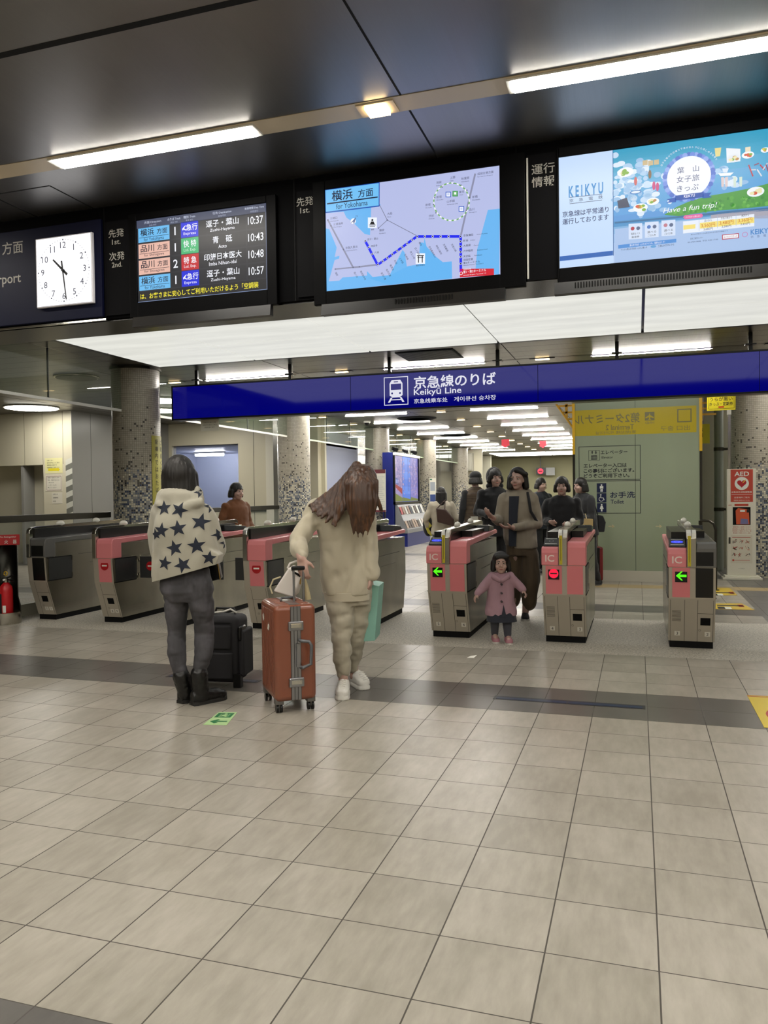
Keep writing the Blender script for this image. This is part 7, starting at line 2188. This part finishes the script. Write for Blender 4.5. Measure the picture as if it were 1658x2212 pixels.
def walker(label, x, y, hgt, yaw, top, bottom, hair, hairc=HAIRK, skirt=False, topn='jacket', lean=0.0, arms=None, vox=0.009, longhair=0.0, cap=None, facing=False, sleeve=None):
    """standing or walking adult, built looking along local -y, metres scaled by height"""
    t = thing('person', label, 'person', (x, y, 0), YAW + yaw)
    k = hgt / 1.70
    def S(*p): return V(p[0] * k, p[1] * k - lean * max(0, p[2] - 0.9) * k, p[2] * k)
    b = MB()
    Q = head(b, S(0, -0.02, 1.585), (0, -1, -0.15 - lean), 1.0 * k)
    if facing:
        face_parts(t, Q, k)
    b.cap(S(0, 0, 1.50), 0.052 * k, S(0, 0.01, 1.42), 0.06 * k, None)
    b.loft([(S(0, 0.01, 1.43), 0.15 * k, 0.07 * k), (S(0, 0.01, 1.36), 0.185 * k, 0.095 * k), (S(0, 0, 1.2), 0.16 * k, 0.10 * k), (S(0, 0, 1.02), 0.145 * k, 0.10 * k), (S(0, 0, 0.88), 0.165 * k, 0.115 * k)], None)
    arms = arms or ([(-0.24, 0.03, 1.12), (-0.25, -0.05, 0.87)], [(0.24, 0.03, 1.12), (0.25, -0.05, 0.87)])
    AR_ = []
    for s, (el, wr) in zip((-1, 1), arms):
        sh, e, w = S(s * 0.185, 0.01, 1.37), S(*el), S(*wr)
        AR_.append((sh, e, w))
        limb(b, [(sh, 0.05 * k), (e, 0.042 * k), (w, 0.029 * k)])
        d = (w - e).normalized()
        hand(b, w, d, (-s * 0.8, -0.3, 0.25), k * 0.95, s, 0.55)
    hl, kl, al, hr, kr, ar = S(-0.09, 0, 0.88), S(-0.10, -0.05, 0.48), S(-0.10, 0.03, 0.09), S(0.09, 0, 0.88), S(0.10, 0.02, 0.48), S(0.10, 0.12, 0.09)
    legs(b, hl, kl, al, hr, kr, ar, None, k)
    for a in (al, ar):
        limb(b, [(a + V(0, 0, -0.04), 0.034), (a + V(0, -0.11 * k, -0.055), 0.028)])
    baked('body', b, SKIN, t, vox, 3)
    b = MB()
    legs(b, hl, kl, al + V(0, 0, 0.01), hr, kr, ar + V(0, 0, 0.01), None, k, 0.018)
    b.loft([(S(0, 0, 0.97), 0.155 * k, 0.11 * k), (S(0, 0, 0.84), 0.18 * k, 0.13 * k)], None)
    baked('trousers', b, bottom, t, vox, 5, (0.008, (10, 10, 9), 2))
    b = MB()
    b.loft([(S(0, 0.01, 1.475), 0.075 * k, 0.07 * k), (S(0, 0.01, 1.43), 0.16 * k, 0.09 * k), (S(0, 0.01, 1.36), 0.21 * k, 0.125 * k), (S(0, 0, 1.2), 0.20 * k, 0.135 * k), (S(0, 0, 1.0), 0.20 * k, 0.14 * k), (S(0, 0, 0.80), 0.205 * k, 0.15 * k)], None)
    if not sleeve:
        for sh, e, w in AR_:
            limb(b, [(sh, 0.072 * k), (e, 0.062 * k), (e.lerp(w, 0.92), 0.045 * k)])
    baked(topn, b, top, t, vox, 7, (0.014, (8, 8, 7), hash(label) % 17))
    if sleeve:
        b = MB()
        for sh, e, w in AR_:
            limb(b, [(sh, 0.066 * k), (e, 0.056 * k), (e.lerp(w, 0.95), 0.043 * k)])
        b.loft([(S(0, 0.01, 0.92), 0.19 * k, 0.13 * k), (S(0, 0, 0.78), 0.19 * k, 0.135 * k)], None)
        baked('sleeves', b, sleeve, t, vox, 4, (0.008, (9, 9, 9), 5))
    b = MB()
    c_ = S(0, -0.02, 1.60)
    b.ell(c_ + V(0, 0.018, 0.03) * k, (0.092 * k, 0.105 * k, 0.10 * k), None)
    n_ = 11
    for i in range(n_):
        a = R(-10 + 200 * i / (n_ - 1))
        p = c_ + V(0.08 * cos(a), 0.02 + 0.085 * sin(a), 0.0) * k
        b.cap(p, 0.030 * k, p + V(0.012 * cos(a), 0.02 * sin(a), -hair) * k, 0.026 * k, None)
    baked('hair', b, hairc, t, vox * 0.8, 4, (0.003, (60, 60, 6), 2))
    if cap:
        b = MB()
        b.ell(c_ + V(0, 0.012, 0.052) * k, (0.100 * k, 0.112 * k, 0.088 * k), cap, n=24, k=14)
        b.loft([(c_ + V(0, -0.12, 0.045) * k, 0.07 * k, 0.07 * k), (c_ + V(0, -0.12, 0.055) * k, 0.072 * k, 0.072 * k)], cap)
        b.build('cap', t, smooth=50)
    b = MB()
    for a in (al, ar):
        shoe(b, (a.x, a.y + 0.06 * k), (a.x, a.y - 0.20 * k), BLK, mat('sole_grey', '#5b5955', 0.6), 0.046, 0.06, 0.022)
    b.build('shoes', t, smooth=50)
    return t, S

# ---- woman in the white top, seen from behind, brown tote
WTOP = cloth('ivory_top', '#b3aa97')
tw, S = walker('person in ivory top seen from behind, long dark hair, by the blue booth rack', -3.25, 10.72, 1.50, pi - 0.1, WTOP, cloth('grey_trousers', '#54565a'), 0.36, HAIRK, arms=([(-0.30, 0.03, 1.10), (-0.26, -0.12, 0.92)], [(0.30, 0.03, 1.10), (0.27, -0.12, 0.92)]))
TOTE = mat('brown_leather', '#3a251e', 0.4, bump=((30, 30, 30), 0.2, 0.004))
t = thing('tote_bag', 'dark brown leather tote on the shoulder of the person in ivory', 'bag', (-3.25, 10.72, 0), YAW)
b = MB()
q4 = [(-0.107, -0.200, 1.167), (0.057, -0.200, 1.142), (0.196, -0.200, 0.976), (0.186, -0.200, 0.851), (-0.086, -0.200, 0.925)]
b.prism([q_[::2] for q_ in q4], 'y', -0.29, -0.165, TOTE)
b.build('bag_body', t, bevel=0.02, seg=3, smooth=50)
MB().tube([(-0.084, -0.200, 1.159), (0.019, -0.200, 1.267), (0.060, -0.080, 1.305), (0.042, -0.190, 1.142)], 0.010, TOTE, n=6).build('handles', t, smooth=50)
t = thing('backpack', 'navy and yellow bag carried at the left side of the person in ivory', 'bag', (-3.25, 10.72, 0), YAW)
b = MB()
b.ell(V(*(-0.212, 0.220, 0.863)), (0.10, 0.10, 0.20), cloth('bag_navy', '#12151f'), n=20, k=14)
b.build('bag_body', t, smooth=60)
MB().tube([(-0.201, 0.100, 1.019), (-0.251, 0.080, 0.933), (-0.181, 0.060, 0.837)], 0.03, mat('bag_yellow', '#b7ad3c', 0.6), n=8).tube([(-0.244, 0.080, 0.821), (-0.214, 0.060, 0.742), (-0.159, 0.060, 0.693)], 0.026, mat('bag_yellow', '#b7ad3c', 0.6), n=8).build('yellow_trim', t, smooth=60)
# ---- man in brown quilted vest
VEST = cloth('brown_vest', '#4a3c2c', ((1, 1, 26), '#3a2e22', 0.4, 0.6))
walker('person in brown padded vest and black cap seen from behind', -2.64, 10.66, 1.74, pi + 0.25, VEST, cloth('khaki_trousers', '#6d6655'), 0.06, HAIRK, topn='vest', cap=BLK, sleeve=BLK)
# ---- dark hooded person facing the viewer
tp, S = walker('person in black hooded coat facing the gates, half hidden behind the beige jacket', -1.93, 8.45, 1.72, 0.15, BLK, BLK, 0.05, HAIRK, topn='coat', facing=True, arms=([(-0.25, 0.0, 1.13), (-0.17, -0.26, 1.08)], [(0.24, 0.03, 1.12), (0.16, -0.22, 1.03)]))
hood = MB()
c_ = S(0, 0.02, 1.615)
hood.ell(c_ + V(0, 0.035, 0), (0.112, 0.125, 0.138), None)
hood.cap(c_ + V(-0.08, 0.0, -0.13), 0.045, c_ + V(0.08, 0.0, -0.13), 0.045, None)
baked('hood', hood, BLK, tp, 0.008, 3)
o = MB().box(-0.05, 0.05, -0.002, 0.002, -0.13, 0, PAPER).build('paper_sheet', loc=(-2.17, 8.17, 1.09), rz=0.2)
tag(o, 'small white paper held by the person in the black hooded coat', 'paper')
# ---- person in dark clothes behind
walker('person with short black hair in dark coat farther back between the gates', -1.66, 11.5, 1.64, 0.5, NVY, BLK, 0.06, HAIRK, topn='coat')
# ---- dark suit near the red no entry gate
walker('person in dark suit standing behind the gate with the red disc', -0.95, 7.62, 1.58, -0.3, BLK, BLK, 0.07, HAIRK, topn='suit_jacket', facing=True, arms=([(-0.23, 0.0, 1.13), (-0.13, -0.24, 1.12)], [(0.23, 0.02, 1.12), (0.12, -0.22, 1.1)]))
# ---- person in charcoal coat looking down, by the lift
walker('person in charcoal coat looking down beside the lift enclosure, turned to the left', -0.78, 9.8, 1.60, -1.15, cloth('charcoal_coat', '#26272a'), BLK, 0.09, HAIRK, topn='coat', lean=0.16, arms=([(-0.20, -0.08, 1.10), (-0.12, -0.34, 1.14)], [(0.20, -0.05, 1.08), (0.12, -0.32, 1.06)]))
KRAFT = mat('kraft_paper', '#b39a68', 0.7)
t = thing('paper_bag', 'tan paper carrier bag held by the person in charcoal coat', 'paper bag', (-0.85, 9.45, 0), YAW)
b = MB()
b.prism([(-0.002, 0.000, 1.015)[::2], (0.168, 0.000, 1.007)[::2], (0.166, 0.000, 0.742)[::2], (-0.004, 0.000, 0.744)[::2]], 'y', -0.06, 0.06, KRAFT)
b.build('bag_body', t, bevel=0.003)
MB().tube([(0.017, -0.060, 1.017), (0.032, -0.030, 1.077), (0.066, -0.030, 1.083), (0.071, -0.060, 1.016)], 0.006, mat('kraft_cord', '#d0bd90', 0.7), n=6).build('cord_handle', t)
t = thing('shoulder_bag', 'black shoulder bag at the back of the person in charcoal coat', 'bag', (-0.85, 9.45, 0), YAW)
b = MB()
b.prism([(0.317, 0.300, 1.058)[::2], (0.401, 0.300, 1.043)[::2], (0.442, 0.300, 0.945)[::2], (0.420, 0.300, 0.799)[::2], (0.329, 0.300, 0.800)[::2]], 'y', 0.24, 0.38, BLK)
b.build('bag_body', t, bevel=0.015, seg=3, smooth=50)
MB().tube([(0.331, 0.300, 1.058), (0.290, 0.300, 1.211), (0.249, 0.300, 1.316)], 0.010, BLK, n=6).build('strap', t)
t = thing('suitcase', 'slim red suitcase standing against the lift enclosure glass', 'suitcase', (-0.66, 10.15, 0), R(10))
RS = mat('red_shell', '#6e0f16', 0.35, coat=0.2)
MB().box(-0.075, 0.075, -0.18, 0.18, 0.05, 0.56, RS).build('shell', t, bevel=0.025, seg=3, smooth=50)
b = MB()
for x in (-0.05, 0.05):
    for y in (-0.13, 0.13):
        b.cyl((x - 0.012, y, 0.026), (x + 0.012, y, 0.026), 0.026, BLACK).box(x - 0.01, x + 0.01, y - 0.01, y + 0.01, 0.03, 0.06, BLACK)
b.build('wheels', t)
MB().cyl((-0.03, 0.12, 0.56), (-0.03, 0.12, 0.92), 0.008, STEEL).cyl((0.03, 0.12, 0.56), (0.03, 0.12, 0.92), 0.008, STEEL).box(-0.045, 0.045, 0.105, 0.135, 0.92, 0.945, BLACK).build('pull_handle', t)
MB().box(-0.025, 0.025, -0.182, -0.178, 0.06, 0.55, BLACK).build('zip_band', t)
# ---- person in rust jacket behind the left gates
walker('person with short black hair in rust brown jacket behind the gates at the left', -5.22, 7.12, 1.57, 0.9, cloth('rust_jacket', '#6b4020'), BLK, 0.075, HAIRK, facing=True, arms=([(-0.27, 0.02, 1.13), (-0.23, -0.14, 0.95)], [(0.25, 0.03, 1.12), (0.2, -0.2, 0.98)]))
